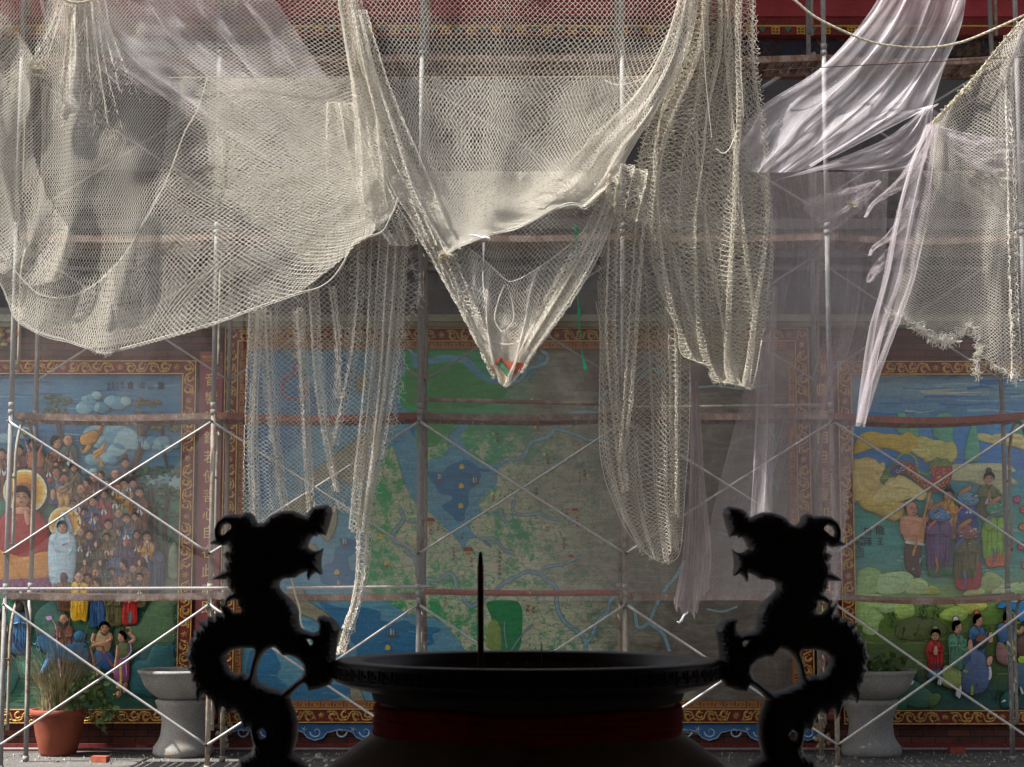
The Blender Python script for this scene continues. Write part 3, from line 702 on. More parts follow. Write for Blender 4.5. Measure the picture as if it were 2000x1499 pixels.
for k in range(60):
    x = rd.uniform(0, 340); y = rd.uniform(1330, 1385); L = rd.uniform(20, 80)
    r.line([(x, y), (min(352, x + L * .5), y + rd.uniform(-2, 2)), (min(354, x + L), y)], rd.uniform(1, 3), 2.5, mcol(rd.choice([(26, 76, 74), (24, 62, 40), (30, 84, 60)])), 4, True, .0005)
tag(r.build('grass_strokes', M_PAINT, LM), kind='stuff')
# gold dragon in the clouds
r = Rel()
DG = mcol((150, 108, 46))
r.line(K(0, 700, 3.7475, [(850, 415), (840, 450), (790, 460), (745, 490), (735, 530), (700, 570)]), 7, 7, DG, 6, False, .014)
r.dome(K(0, 700, 3.7475, [(590, 600), (600, 570), (650, 545), (700, 530), (735, 545), (725, 580), (700, 620), (640, 640), (600, 630)]), 8, DG, 5, 3, LINE)
r.line(K(0, 700, 3.7475, [(660, 630), (640, 670), (610, 690), (590, 650)]), 9, 7, DG, 5, True, .012)
r.line(K(0, 700, 3.7475, [(690, 700), (750, 670), (775, 620)]), 9, 7, DG, 5, False, .012)
r.line(K(0, 700, 3.7475, [(770, 630), (750, 690), (700, 730), (745, 760), (750, 790)]), 6, 7, DG, 5, False, .012)
for d in ((-14, 0), (0, 8), (16, 0)): r.line([(199, 908), (199 + d[0] * .4, 912 + d[1] * .5)], 2, 9, DG, 1)
for k in range(7): r.line(K(0, 700, 3.7475, [(700 + k * 6, 545 + k * 3), (740 + k * 4, 520 - k * 6)]), 1.6, 11, shade(DG, .7), 1)
for p in ((623, 605), (640, 572), (668, 570)): r.dome([(p[0] / 3.7475 + math.cos(t) * 1.6, 700 + p[1] / 3.7475 + math.sin(t) * 1.6) for t in np.linspace(0, 6.28, 8)[:-1]], 12, LINE, 1, 1)
r.build('dragon', M_PAINT, LM)
# great buddha
r = Rel(); r.base = 12
def halo(cx, cy, R0, lay):
    for q, c in ((1.0, (176, 168, 140)), (.9, (172, 150, 70)), (.8, (170, 124, 28)), (.62, (160, 104, 22)), (.42, (132, 84, 30))):
        r.poly([(cx + math.cos(t) * R0 * q, cy + math.sin(t) * R0 * q) for t in np.linspace(0, 6.28, 25)[:-1]], lay + (1 - q) * 2, mcol(c), 1)
halo(52.6, 961, 43, 8)
RED = mcol((128, 32, 30)); ORG = mcol((156, 102, 34))
r.dome([(34, 992), (8, 1010), (2, 1045), (4, 1080), (50, 1090), (98, 1082), (100, 1050), (90, 1015), (64, 992)], 10, RED, 9, 4, shade(RED, .35))
r.dome([(44, 990), (28, 1000), (36, 1012), (56, 1012), (64, 1000), (60, 990)], 15, SKIN, 3, 3)
head(r, 49, 973, 18, 16, face=0); r.line([(38, 1012), (49, 1022), (60, 1012)], 2.2, 21, mcol((70, 104, 60)), 4)
r.dome([(49 + math.cos(t) * 9, 957 + math.sin(t) * 5) for t in np.linspace(0, 6.28, 9)[:-1]], 22, HAIR, 3, 2)
r.dome([(53, 1004), (57, 998), (62, 1002), (65, 1012), (64, 1030), (58, 1032), (55, 1020)], 19, SKIN, 3, 3, shade(SKIN, .4))
r.dome([(-20, 1080), (0, 1072), (50, 1088), (96, 1076), (102, 1100), (98, 1128), (50, 1132), (-20, 1130)], 12, ORG, 7, 3, shade(ORG, .4))
rd = random.Random(4)
for k in range(16): x = rd.uniform(5, 94); r.line([(x, rd.uniform(1005, 1030)), (x + rd.uniform(-8, 8), 1050), (x + rd.uniform(-14, 14), 1074)], 1.3, 20 - abs(x - 50) * .12, shade(RED, .5), 4, True)
for k in range(14): x = rd.uniform(0, 96); r.line([(x, 1085), (x + rd.uniform(-8, 8), 1104), (x + rd.uniform(-14, 14), 1126)], 1.3, 18.5 - abs(x - 50) * .1, shade(ORG, .6), 4, True)
for row in range(2):
    for k in range(9):
        x = -14 + k * 13.5 + row * 6; y = 1134 + row * 9; c = mcol((92, 38, 78))
        r.dome([(x, y - 7), (x + 7, y - 1), (x + 5, y + 8), (x, y + 12), (x - 5, y + 8), (x - 7, y - 1)], 12 + row, c, 2.5, 3, mcol((150, 96, 146)))
r.build('seated_buddha', M_PAINT, LM)
r = Rel(); r.base = 10; halo(129.5, 1022, 32, 9)
LB = mcol((124, 150, 160))
r.dome([(120, 1012), (124, 1002), (134, 1002), (140, 1016), (146, 1040), (112, 1040), (114, 1020)], 12, shade(LB, .9), 3, 3)
r.dome([(118, 1040), (100, 1050), (96, 1090), (99, 1130), (110, 1152), (142, 1152), (150, 1120), (153, 1080), (150, 1050), (136, 1040)], 12, LB, 8, 3, shade(LB, .4))
head(r, 127, 1031, 10.5, 17, face=0, bun=LB)
rd = random.Random(9)
for k in range(22): x = rd.uniform(101, 149); r.line([(x, rd.uniform(1055, 1080)), (x + rd.uniform(-4, 4), 1105), (x + rd.uniform(-6, 6), 1148)], 1.2, 20 - abs(x - 125) * .14, shade(LB, .62), 4, True)
for (a, b_) in ((-1, 1068), (1, 1082)): r.line([(125 + a * 20, b_ - 8), (125 + a * 12, b_ + 2), (125 - a * 6, b_ - 4)], 7, 20, shade(LB, 1.05), 4, False, .012); r.line([(125 - a * 2, b_ - 3), (125 - a * 12, b_ - 7)], 5, 22, SKIN, 1, True, .01)
for k in range(16): r.line([(rd.uniform(102, 146), 0), (0, 0)], 0, 0, LB, 1) if False else None
r.line([(116, 1040), (110, 1070), (112, 1140)], 3, 19, WHITE, 4, True); r.line([(138, 1040), (143, 1070), (140, 1140)], 3, 19, WHITE, 4, True)
for k in range(26): a_, b_ = rd.uniform(104, 146), rd.uniform(1060, 1146); r.line([(a_, b_), (a_ + 3, b_ + 1.5)], 1.3, 20.5, GOLDC, 1)
r.build('robed_goddess', M_PAINT, LM)
BR = (96, 62, 44); PPL = [
    (6, 888, 9, 968, BR, dict()), (40, 881, 9.5, 934, (84, 56, 42), dict()), (113, 866, 11, 940, (98, 66, 46), dict(face=1, w_=1.7, lean=-4)), (135, 861, 10.5, 928, (48, 70, 62), dict(face=1, bald=True)),
    (247, 905, 8.5, 935, (66, 50, 72), dict(bun=True)), (227, 927, 9, 975, (92, 64, 46), dict(bald=True)), (187, 933, 9.5, 975, (94, 62, 44), dict(bald=True)), (160, 957, 9.5, 1046, (88, 58, 48), dict(bald=True, face=-1)),
    (206, 966, 8.5, 1032, (124, 34, 44), dict()), (245, 946, 9, 1004, (166, 118, 44), dict(under=mcol((60, 110, 92)))), (275, 963, 9.5, 1044, (92, 64, 50), dict()), (184, 980, 9.5, 1048, (44, 70, 108), dict()),
    (250, 1014, 9, 1080, (34, 92, 122), dict(hair=mcol((40, 34, 40)))), (215, 1025, 9, 1084, (84, 84, 40), dict(hair=mcol((60, 60, 44)))), (178, 1046, 9, 1102, (44, 46, 72), dict()), (290, 1049, 9, 1098, (166, 122, 50), dict(under=WHITE)),
    (252, 1060, 9, 1142, (62, 56, 80), dict(back=True, face=-1, hair=mcol((120, 30, 34)))), (307, 1068, 9, 1150, (50, 68, 88), dict(back=True, face=-1)), (196, 1062, 9.5, 1118, (84, 76, 58), dict(back=True, face=-1)), (228, 1078, 10, 1150, (52, 72, 98), dict(back=True, face=-1, hair=mcol((62, 72, 80)))),
    (175, 1097, 10, 1158, (98, 68, 50), dict(back=True, face=-1)), (205, 1098, 9.5, 1160, (62, 78, 66), dict(back=True, face=-1)), (244, 1105, 9.5, 1160, (104, 74, 46), dict(face=-1, hair=mcol((84, 60, 44)))), (281, 1098, 9.5, 1160, (98, 70, 52), dict(back=True, face=-1)),
    (130, 1127, 9.5, 1192, (86, 60, 40), dict(back=True, hair=mcol((64, 42, 34)))), (160, 1128, 9.5, 1210, (186, 136, 24), dict(bald=True, trim=mcol((60, 80, 60)))), (193, 1141, 9.5, 1222, (34, 70, 110), dict(face=-1)), (224, 1152, 9.5, 1220, (78, 74, 40), dict(back=True)), (257, 1148, 9, 1216, (150, 26, 26), dict(under=mcol((60, 96, 90))))]
rx = random.Random(44)
for (x, y) in ((20, 893), (98, 898), (147, 915), (172, 945), (200, 930), (214, 945), (232, 955), (258, 925), (262, 945), (146, 985), (168, 1002), (190, 1012), (234, 1004), (266, 1010), (160, 1040), (236, 1040), (270, 1045), (212, 1050), (190, 1120), (222, 1118), (263, 1112), (175, 1130), (240, 1135), (276, 1128)):
    PPL.append((x, y, rx.uniform(7.2, 8.6), y + rx.uniform(48, 66), rx.choice([(86, 58, 42), (60, 66, 84), (78, 74, 44), (98, 50, 44), (52, 80, 70), (120, 88, 44), (66, 54, 62)]), dict(face=rx.choice([-1, -1, 0]), bald=rx.random() < .35)))
PPL.sort(key=lambda q: q[1])
for i, (x, y, R0, b_, c, kw) in enumerate(PPL):
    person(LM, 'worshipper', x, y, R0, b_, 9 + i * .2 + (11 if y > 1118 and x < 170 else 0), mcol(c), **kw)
person(LM, 'worshipper', 42, 1187, 10, 1274, 12, mcol((26, 66, 98)), back=True)
person(LM, 'worshipper', 2, 1200, 11, 1300, 12, mcol((78, 66, 36)), back=True)
def stf(r, lay): r.line([(113, 1222), (116, 1265), (124, 1330)], 4.5, lay + 5, mcol((158, 128, 138)), 3, False, .014); r.line([(112, 1222), (106, 1212), (98, 1208)], 2, lay + 5, mcol((140, 120, 80)), 4); r.poly([(92, 1205), (102, 1203), (105, 1208), (97, 1212)], lay + 6, mcol((150, 120, 160)), 2)
def beard(r, lay): stf(r, lay); r.poly([(119, 1213), (127, 1219), (134, 1212), (132, 1222), (124, 1226), (118, 1221)], lay + 9, mcol((40, 34, 34)), 3)
person(LM, 'staff_bearer', 127, 1210, 10.5, 1292, 12, mcol((94, 56, 46)), bald=True, extra=beard, face=-1)
r = Rel()   # guardians, many-armed figure, warriors
for (x, y, c1, c2) in ((113, 922, (122, 44, 40), (40, 56, 92)), (129, 934, (60, 84, 78), (150, 122, 62))):
    robe(r, x, y, 9, y + 62, 14, mcol(c2), 1.7, hands=False, trim=GOLDC); head(r, x, y, 9, 17, hair=GOLDC, skin=mcol((140, 90, 74)), bun=GOLDC)
    for sx in (-1, 1): r.dome([(x + sx * 12 + math.cos(t) * 6, y + 17 + math.sin(t) * 5) for t in np.linspace(0, 6.28, 9)[:-1]], 19, mcol(c1), 3, 2, LINE)
    for sx in (-1, 1): r.dome([(x + sx * 6 + math.cos(t) * 5, y + 45 + math.sin(t) * 11) for t in np.linspace(0, 6.28, 9)[:-1]], 19, GOLDC, 3, 2, mcol((60, 80, 130)))
r.line([(122, 958), (140, 948), (158, 926)], 4, 26, mcol((92, 66, 44)), 2, False, .012); r.dome([(126 + math.cos(t) * 10, 957 + math.sin(t) * 7) for t in np.linspace(0, 6.28, 10)[:-1]], 24, mcol((124, 92, 56)), 2, 2, LINE)
r.build('armoured_guardian', M_PAINT, LM)
r = Rel(); O = mcol((128, 78, 44))
robe(r, 70, 870, 10, 928, 11, mcol((104, 62, 66)), 1.5, hands=False); r.dome([(58, 884), (84, 884), (88, 905), (80, 915), (60, 915), (54, 900)], 15, O, 4, 3, shade(O, .4)); head(r, 70, 868, 10, 17, bun=True)
for s_ in (-1, 1): r.line([(70 + s_ * 10, 884), (70 + s_ * 16, 868), (70 + s_ * 20, 852)], 5, 15, SKIN, 4, True, .012)
r.dome([(52 + math.cos(t) * 5, 846 + math.sin(t) * 5) for t in np.linspace(0, 6.28, 9)[:-1]], 15, mcol((120, 120, 60)), 2, 2, LINE)
r.build('four_armed_figure', M_PAINT, LM)
r = Rel(); BL = mcol((20, 64, 110))   # standing guard with stick
K4 = lambda p: K(0, 1050, 4.2825, p)
r.line(K4([(820, 1080), (830, 1150), (830, 1220)]), 9, 12, SKIN, 4, False, .014); r.line(K4([(930, 1080), (990, 1150)]), 8, 12, SKIN, 4, False, .014)
r.dome(K4([(800, 960), (850, 930), (920, 950), (980, 1040), (940, 1110), (860, 1090), (800, 1060)]), 13, BL, 6, 3, shade(BL, .4))
r.dome(K4([(830, 790), (860, 770), (920, 780), (940, 850), (920, 950), (830, 950), (800, 880)]), 14, mcol((134, 112, 76)), 5, 3, LINE)
head(r, 208, 1226, 10, 18, hair=BL, skin=mcol((136, 96, 66)), bun=BL)
r.poly([(201, 1233), (208, 1238), (216, 1232), (214, 1238), (208, 1242), (202, 1238)], 26, LINE, 3)
for p in ([(800, 800), (790, 870), (860, 900), (930, 860)], [(930, 800), (940, 850), (870, 880), (780, 910)]): r.line(K4(p), 7, 19, SKIN, 4, False, .014)
r.line(K4([(870, 900), (890, 970), (960, 1080)]), 5, 20, mcol((120, 48, 30)), 4); r.line(K4([(770, 910), (795, 1010), (815, 1190)]), 4, 21, mcol((134, 96, 44)), 2, False, .014)
r.build('guard_with_club', M_PAINT, LM)
r = Rel()                              # youth raising a ring
r.line(K4([(1010, 1190), (1000, 1260), (1000, 1310), (960, 1330)]), 10, 12, SKIN, 4, False, .014); r.line(K4([(1060, 1190), (1050, 1260), (1060, 1290)]), 9, 11, SKIN, 4, False, .014)
r.dome(K4([(990, 1000), (1080, 1000), (1090, 1150), (1070, 1210), (980, 1200), (960, 1120)]), 13, mcol((112, 56, 92)), 5, 3, LINE)
r.dome(K4([(1000, 890), (1050, 870), (1100, 900), (1090, 1010), (990, 1010)]), 14, mcol((70, 76, 44)), 5, 3, LINE)
head(r, 241, 1244, 10, 18, face=-1, bun=True)
r.line(K4([(1000, 900), (990, 1000), (975, 1080)]), 7, 18, SKIN, 4, False, .014); r.line(K4([(1090, 880), (1135, 850), (1085, 795)]), 7, 18, SKIN, 4, False, .012)
r.line(K4([(1085 + 24 * math.cos(t), 778 + 26 * math.sin(t)) for t in np.linspace(0, 6.4, 14)]), 1.6, 19, mcol((170, 140, 70)), 1)
r.line(K4([(1100, 870), (1110, 950), (1060, 1010), (1020, 1010)]), 3, 20, mcol((120, 100, 140)), 4); r.line(K4([(1020, 1060), (1025, 1150), (1025, 1230)]), 5, 20, mcol((150, 134, 60)), 3)
for k in range(4): r.line(K4([(1030 + k * 18, 1050), (1040 + k * 16, 1150)]), 1.6, 19, mcol(((150, 40, 80), (40, 60, 120), (170, 120, 150), (120, 30, 50))[k]), 1)
r.build('youth_with_ring', M_PAINT, LM)
r = Rel(); rd = random.Random(3)      # blue lion
r.dome(K4([(310, 850), (350, 810), (430, 830), (520, 860), (700, 870), (760, 960), (740, 1060), (560, 1040), (440, 1100), (340, 1140), (400, 980), (330, 920)]), 11, mcol((18, 70, 100)), 7, 3, mcol((12, 40, 60)))
for k in range(60):
    x = rd.uniform(310, 740); y = rd.uniform(830, 950) if x > 480 or x < 400 else rd.uniform(830, 1100); a = rd.uniform(0, 6)
    r.line(K4([(x, y), (x + 20 * math.cos(a), y + 18 * math.sin(a)), (x + 34 * math.cos(a + .6), y + 30 * math.sin(a + .6))]), 2.4, 17, mcol(rd.choice([(24, 96, 120), (16, 50, 96), (60, 60, 120), (30, 110, 120)])), 3, True)
r.dome(K4([(630, 800), (680, 775), (725, 800), (720, 850), (660, 870), (625, 840)]), 14, mcol((16, 76, 104)), 6, 3, mcol((12, 40, 60)))
r.build('blue_lion', M_PAINT, LM)
for ch, x, y, h in (('靈', 315, 754, 14), ('山', 295.5, 756, 11), ('法', 277, 753, 14), ('會', 255.5, 753, 14), ('歲', 239, 749, 6.5), ('次', 239.3, 757, 6.5), ('己', 230, 750, 6.5), ('丑', 229.6, 758, 6.5), ('冬', 221, 750, 6.5), ('月', 221, 758, 6.5), ('李', 212.5, 751, 6.5), ('珍', 212.5, 760, 6.5)):
    text_obj('lettering', ch, x, y, h, M_INK, LM, .016)

# ================================================================== COUPLETS
def couplet(px0, px1, chars, label, ys, cx):
    x0, x1 = P(px0, 950, WY)[0], P(px1, 950, WY)[0]
    rt = empty('couplet_plaque', ((x0 + x1) / 2, WY, zof(1405))); tag(rt, label, 'plaque')
    mb = MB(); mb.box(x0, x1, WY - .03, WY, zof(1405), zof(688)); mb.build('board', M_PLAQUE, rt)
    mb = MB()
    for (a, b_, c, d) in ((x0 + .012, x1 - .012, zof(1395), zof(1392)), (x0 + .012, x1 - .012, zof(699), zof(696))): mb.box(a, b_, WY - .036, WY - .029, c, d)
    keyband(mb, x0 + .03, x1 - .03, zof(708), zof(699), WY - .031, True)
    mb.build('border_line', M_KEYGOLD, rt)
    for ch, y in zip(chars, ys): text_obj('lettering', ch, cx(y), y, 25, M_GOLDTXT, rt, .034)
    return rt
# gold letters hang straight below one another
couplet(387, 432, '音響法鐘若使菩心自在此處即', 'dark red couplet board with gold characters left of the map mural', [742, 778, 816, 855, 893, 931, 969, 1005, 1040, 1078, 1115, 1150, 1187], lambda y: 1000 + (410.5 - 1000) * (CT - (749.5 - 950) / FPX * ST) / (CT - (749.5 - 950) / FPX * ST) * (1.0 + (y - 950) * 3.1e-5))
couplet(1589, 1633, '觀瞻法相但能靈知照見空明心', 'dark red couplet board with gold characters right of the map mural', [722, 762, 812, 855, 893, 930, 966, 1003, 1040, 1078, 1115, 1150, 1187], lambda y: 1000 + (605) * (1.0 + (y - 950) * 3.1e-5))
# ================================================================== MAP MURAL
MM = empty('painted_map_mural', Q(1009, 1412, 0))
tag(MM, 'large central map mural of blue sea and green land in a gilded frame', 'mural')
bxM = (P(437.5, 900, WY)[0], P(1581, 900, WY)[0], zof(1411), zof(642.5))
frame_border(MM, bxM, .135, 0, key=.075)
def m_land():
    m, n, out = mat_new('painted_land'); b = NB(n); co = wco(b)
    sp = b('SeparateXYZ', {'Vector': co})
    ax = noise(b, 1.1, 4, .6, co)
    u = b('Math', {0: b('Math', {0: sp.outputs[0], 1: b('Math', {0: ax, 1: 2.6}, operation='MULTIPLY').outputs[0]}, operation='ADD').outputs[0], 1: b('Math', {0: sp.outputs[2], 1: .30}, operation='MULTIPLY').outputs[0]}, operation='ADD').outputs[0]
    big = b('MapRange', {'Value': u, 'From Min': 2.0, 'From Max': 3.3}).outputs[0]          # 0 = plains, 1 = grey mountains
    west = b('MapRange', {'Value': sp.outputs[0], 'From Min': -1.2, 'From Max': 1.0}).outputs[0]
    green = mixc(b, west, lin((30, 112, 62), 2.4), lin((66, 104, 86), 2.2))
    low = b('MapRange', {'Value': sp.outputs[2], 'From Min': 2.95, 'From Max': 3.2}).outputs[0]
    tl = b('MapRange', {'Value': sp.outputs[0], 'From Min': -.2, 'From Max': .5}).outputs[0]
    top = b('Math', {0: low, 1: b('Math', {0: 1.0, 1: tl}, operation='SUBTRACT').outputs[0]}, operation='MULTIPLY').outputs[0]
    olive = mixc(b, noise(b, 5, 4, .6, co), lin((116, 118, 96), 2.2), lin((150, 150, 126), 2.3))
    cr = b('TexVoronoi', {'Vector': mixc(b, .12, co, b('TexNoise', {'Vector': co, 'Scale': 9.0}).outputs[1], 'LINEAR_LIGHT'), 'Scale': 9.5}, feature='DISTANCE_TO_EDGE').outputs[0]
    mott = noise(b, 9, 7, .78, co, .4); mot2 = noise(b, 2.0, 3, .5, co)
    pf = b('Math', {0: mott, 1: b('Math', {0: mot2, 1: .55}, operation='MULTIPLY').outputs[0]}, operation='ADD').outputs[0]
    pf = b('Math', {0: pf, 1: b('Math', {0: west, 1: .09}, operation='MULTIPLY').outputs[0]}, operation='ADD').outputs[0]
    patch = b('MapRange', {'Value': pf, 'From Min': .71, 'From Max': .82}).outputs[0]
    crk = b('MapRange', {'Value': cr, 'From Min': .008, 'From Max': .05}).outputs[0]
    pf = b('Math', {0: patch, 1: crk}, operation='MULTIPLY').outputs[0]
    pf = b('Math', {0: pf, 1: b('Math', {0: 1.0, 1: top}, operation='SUBTRACT').outputs[0]}, operation='MULTIPLY').outputs[0]
    c = mixc(b, pf, green, olive)
    mtn = noise(b, 2.6, 8, .72, wco(b, (1, 1, 1.6)), 1.4)
    mc = ramp(b, mtn, [(.25, lin((56, 52, 48), 1.8)), (.5, lin((88, 80, 72), 1.8)), (.62, lin((96, 98, 84), 1.8)), (.8, lin((132, 122, 106), 1.8))])
    c = mixc(b, big, c, mc)
    st = noise(b, 1.0, 5, .65, wco(b, (5, 5, 40)), .6); c = mixc(b, 1.0, c, ramp(b, st, [(.3, g3(.75)), (.7, g3(1.2))]), 'MULTIPLY')
    fin(b, out, c, .65, 0, mott, .25, .01, .3); return m
M_LAND = m_land()
r = Rel(); SEA = mcol((66, 112, 130)); r.rect(470, 670, 1560, 1384, 2, SEA); r.build('sea', M_PAINT, MM)
r = Rel(); DW = 0; DEEP = mcol((30, 84, 116))
K2 = lambda p: K(820, 680, 3.7475, p); K3 = lambda p: K(600, 1000, 5, p); K5 = lambda p: K(980, 1000, 4.545, p)
for p in (K2([(60, 905), (165, 910), (200, 870), (290, 830), (345, 820), (400, 850), (450, 880), (515, 895), (500, 910), (440, 905), (450, 930), (420, 1000), (385, 1030), (360, 1060), (355, 1150), (330, 1200), (325, 1260), (270, 1270), (235, 1230), (175, 1180), (165, 1150), (235, 1110), (220, 1080), (140, 1060), (110, 1000), (70, 960)]),
          K3([(320, 260), (440, 270), (480, 300), (470, 400), (400, 450), (420, 560), (470, 590), (470, 700), (150, 700), (160, 530), (250, 490), (270, 380), (320, 320)]),
          K3([(130, 880), (350, 940), (500, 930), (700, 970), (720, 1050), (850, 1080), (960, 1060), (1060, 1110), (1280, 1130), (1290, 1170), (1220, 1200), (1240, 1280), (1150, 1330), (1000, 1500), (700, 1700), (500, 1600), (480, 1330), (440, 1280), (330, 1150), (250, 1030), (170, 950)]),
          [(484, 690), (560, 690), (590, 720), (620, 790), (600, 850), (560, 890), (545, 950), (484, 985)], [(484, 1290), (500, 1262), (530, 1268), (548, 1300), (540, 1320), (560, 1340), (545, 1368), (484, 1368)],
          [(640, 700), (670, 690), (690, 740), (660, 800), (640, 760)], [(800, 815), (822, 812), (845, 830), (835, 860), (805, 850)], [(560, 1345), (640, 1335), (690, 1350), (640, 1368), (560, 1368)]):
    q_ = Rel(); DW += 1; q_.poly(p, 2.7 + .06 * DW, DEEP, 4); q_.build('deep_water', M_PAINT, MM)
rd = random.Random(2)
for k in range(170):
    x = rd.uniform(484, 980); y = rd.uniform(690, 1366); L = rd.uniform(8, 50)
    r.line([(x, y), (x + L * .5, y + rd.uniform(-2, 2)), (x + L, y + rd.uniform(-2, 2))], rd.uniform(.7, 1.8), 3.4, mcol(rd.choice([(78, 124, 148), (36, 92, 130), (92, 132, 150), (30, 78, 120)])), 3, True, .0004)
tag(r.build('water_ripples', M_PAINT, MM), kind='stuff')
r = Rel(); EDGE = mcol((46, 62, 56))
LANDS = [
    [(788, 676), (800, 697), (806, 720), (833, 717), (862, 709), (890, 708), (905, 713), (925, 732), (945, 744), (966, 752), (1000, 748), (1030, 738), (1050, 725), (1066, 700), (1076, 676), (1556, 676), (1556, 1378), (905, 1378), (918, 1290), (905, 1262), (885, 1235), (860, 1212), (830, 1200), (800, 1198), (780, 1188), (755, 1172), (728, 1162), (712, 1148), (714, 1100), (718, 1050), (700, 1028), (690, 1005), (700, 985), (735, 930), (752, 890), (764, 872), (775, 900), (787, 940), (800, 968), (818, 992), (842, 1006), (870, 1035), (890, 1052), (906, 1078), (912, 1066), (918, 1056), (936, 1054), (946, 1064), (962, 1072), (956, 1058), (930, 1045), (920, 1030), (924, 1014), (940, 1005), (965, 1004), (980, 1008), (992, 1032), (986, 1008), (978, 996), (958, 1000), (945, 1000), (937, 986), (944, 970), (960, 960), (972, 945), (975, 920), (985, 906), (975, 902), (958, 906), (935, 896), (920, 884), (908, 868), (900, 856), (905, 848), (918, 833), (938, 825), (952, 830), (966, 838), (976, 838), (960, 828), (950, 812), (938, 806), (915, 810), (895, 832), (876, 846), (876, 866), (868, 886), (850, 894), (832, 895), (818, 880), (812, 850), (812, 815), (788, 792), (780, 760), (786, 735), (796, 724), (790, 700)], [(806, 676), (835, 697), (862, 692), (900, 694), (920, 702), (940, 724), (958, 735), (980, 740), (1010, 734), (1040, 714), (1052, 696), (1058, 676)]]
for q_, L in enumerate(LANDS):
    r.line(L + L[:1], 3.4, 3.7 + q_ * .07, EDGE, 3, False, .0005); r.poly(L, 4.2 + q_ * .05, (1, 1, 1), 3)
ISL = [[(600, 935), (640, 900), (690, 862), (728, 833), (738, 850), (704, 888), (690, 918), (650, 934), (612, 948)], K(460, 640, 3.7475, [(760, 950), (900, 890), (960, 900), (975, 1050), (900, 1130), (780, 1130), (750, 1080)]), K(460, 640, 3.7475, [(880, 360), (930, 345), (965, 370), (950, 450), (900, 470), (880, 430)]),
       [(632, 1000), (645, 985), (658, 996), (656, 1030), (642, 1056), (628, 1046), (626, 1020)], [(603, 1062), (616, 1066), (620, 1078), (606, 1080), (598, 1074)], [(560, 1148), (590, 1150), (600, 1172), (622, 1188), (640, 1200), (662, 1225), (682, 1272), (660, 1275), (640, 1240), (618, 1212), (590, 1200), (572, 1180)], [(690, 1310), (700, 1340), (712, 1372), (690, 1374), (684, 1345)], [(560, 985), (600, 960), (612, 985), (590, 1010), (560, 1020)]]
r.build('mainland', M_LAND, MM)
for q_, L in enumerate(ISL): r = Rel(); r.line(L + L[:1], 2.6, 3.75 + q_ * .04, EDGE, 3, False, .0005); r.poly(L, 4.3 + q_ * .06, mcol((104, 102, 82)), 3); r.build('island', M_PAINT, MM)
r = Rel(); RV = mcol((90, 118, 126)); BANK = mcol((52, 60, 56))
RIV = [(K3([(900, -40), (940, 60), (910, 130), (850, 190), (840, 260), (880, 310), (970, 330), (980, 400), (1050, 450), (1075, 560), (1090, 640), (1180, 660), (1280, 670), (1350, 620), (1400, 600), (1440, 650), (1460, 740), (1500, 770), (1530, 850), (1590, 920), (1640, 910), (1740, 830), (1800, 760)]), 6.5),
       (K3([(930, 60), (960, 85), (1010, 100), (1070, 110)]), 3),
       (K5([(-90, 730), (0, 650), (100, 590), (200, 540), (260, 530), (350, 560), (400, 610), (460, 650), (490, 700), (485, 800), (510, 900), (560, 980), (640, 1040), (700, 1090), (740, 1150), (745, 1260)]), 7),
       (K5([(350, 560), (380, 500), (450, 480), (540, 470), (620, 430), (700, 400)]), 5), (K5([(745, 1160), (800, 1100), (850, 970), (930, 900), (960, 800), (1010, 730)]), 7),
       (K5([(1620, 440), (1540, 580), (1470, 660), (1400, 770), (1350, 880), (1310, 970), (1250, 1020), (1200, 1010), (1180, 880), (1140, 820)]), 7), (K5([(1310, 990), (1420, 1070), (1460, 1150), (1490, 1240)]), 7),
       (K2([(1310, 480), (1200, 470), (1120, 480), (1050, 510), (990, 585), (950, 640), (880, 670), (820, 690), (790, 720), (770, 780), (720, 815), (640, 815), (590, 850)]), 7), (K2([(990, 590), (1080, 615), (1150, 640), (1220, 670), (1310, 680), (1420, 720), (1500, 800)]), 5.5),
       (K2([(660, 270), (740, 230), (790, 160), (860, 135), (920, 110), (935, 60), (880, 10)]), 7), (K2([(690, 1110), (680, 1190), (720, 1220), (800, 1220), (880, 1210), (930, 1240), (1030, 1260)]), 5), (K2([(590, 1170), (600, 1230), (650, 1300)]), 6), (K2([(430, 1400), (540, 1400), (620, 1480), (680, 1500)]), 6),
       ([(1160, 800), (1180, 770), (1215, 768)], 4), ([(1245, 745), (1262, 726), (1285, 722), (1306, 742), (1340, 757), (1400, 755), (1450, 760), (1500, 752)], 4), ([(1300, 930), (1330, 930), (1350, 950)], 4), ([(1250, 905), (1270, 925), (1300, 930)], 3), ([(1040, 1220), (1020, 1240), (1000, 1268), (980, 1300)], 2.5), ([(985, 1215), (986, 1240), (990, 1266)], 2.5), ([(1400, 1040), (1450, 1050), (1500, 1042), (1540, 1060)], 3.5), ([(1380, 1190), (1410, 1195), (1440, 1185)], 4), ([(1500, 830), (1515, 870), (1500, 910), (1520, 960)], 3)]
for p, w_ in RIV: r = Rel(); r.line(p, w_ + 1.6, 4.9, BANK, 5, False, .001); r.line(p, w_, 5.3, RV, 5, False, .001); r.build('river', M_PAINT, MM)
r = Rel(); r.poly([(952, 1176), (1012, 1176), (1020, 1220), (1010, 1275), (960, 1275), (950, 1240), (960, 1210)], 4.6, mcol((24, 98, 54)), 4); r.poly([(952, 1225), (966, 1210), (978, 1232), (976, 1275), (950, 1275)], 4.9, mcol((96, 116, 56)), 4); r.build('bright_meadow', M_PAINT, MM); r = Rel()
r.poly([(800, 725), (860, 712), (900, 714), (930, 738), (962, 756), (990, 764), (960, 790), (880, 800), (800, 792), (794, 755)], 4.5, mcol((44, 100, 50)), 4)
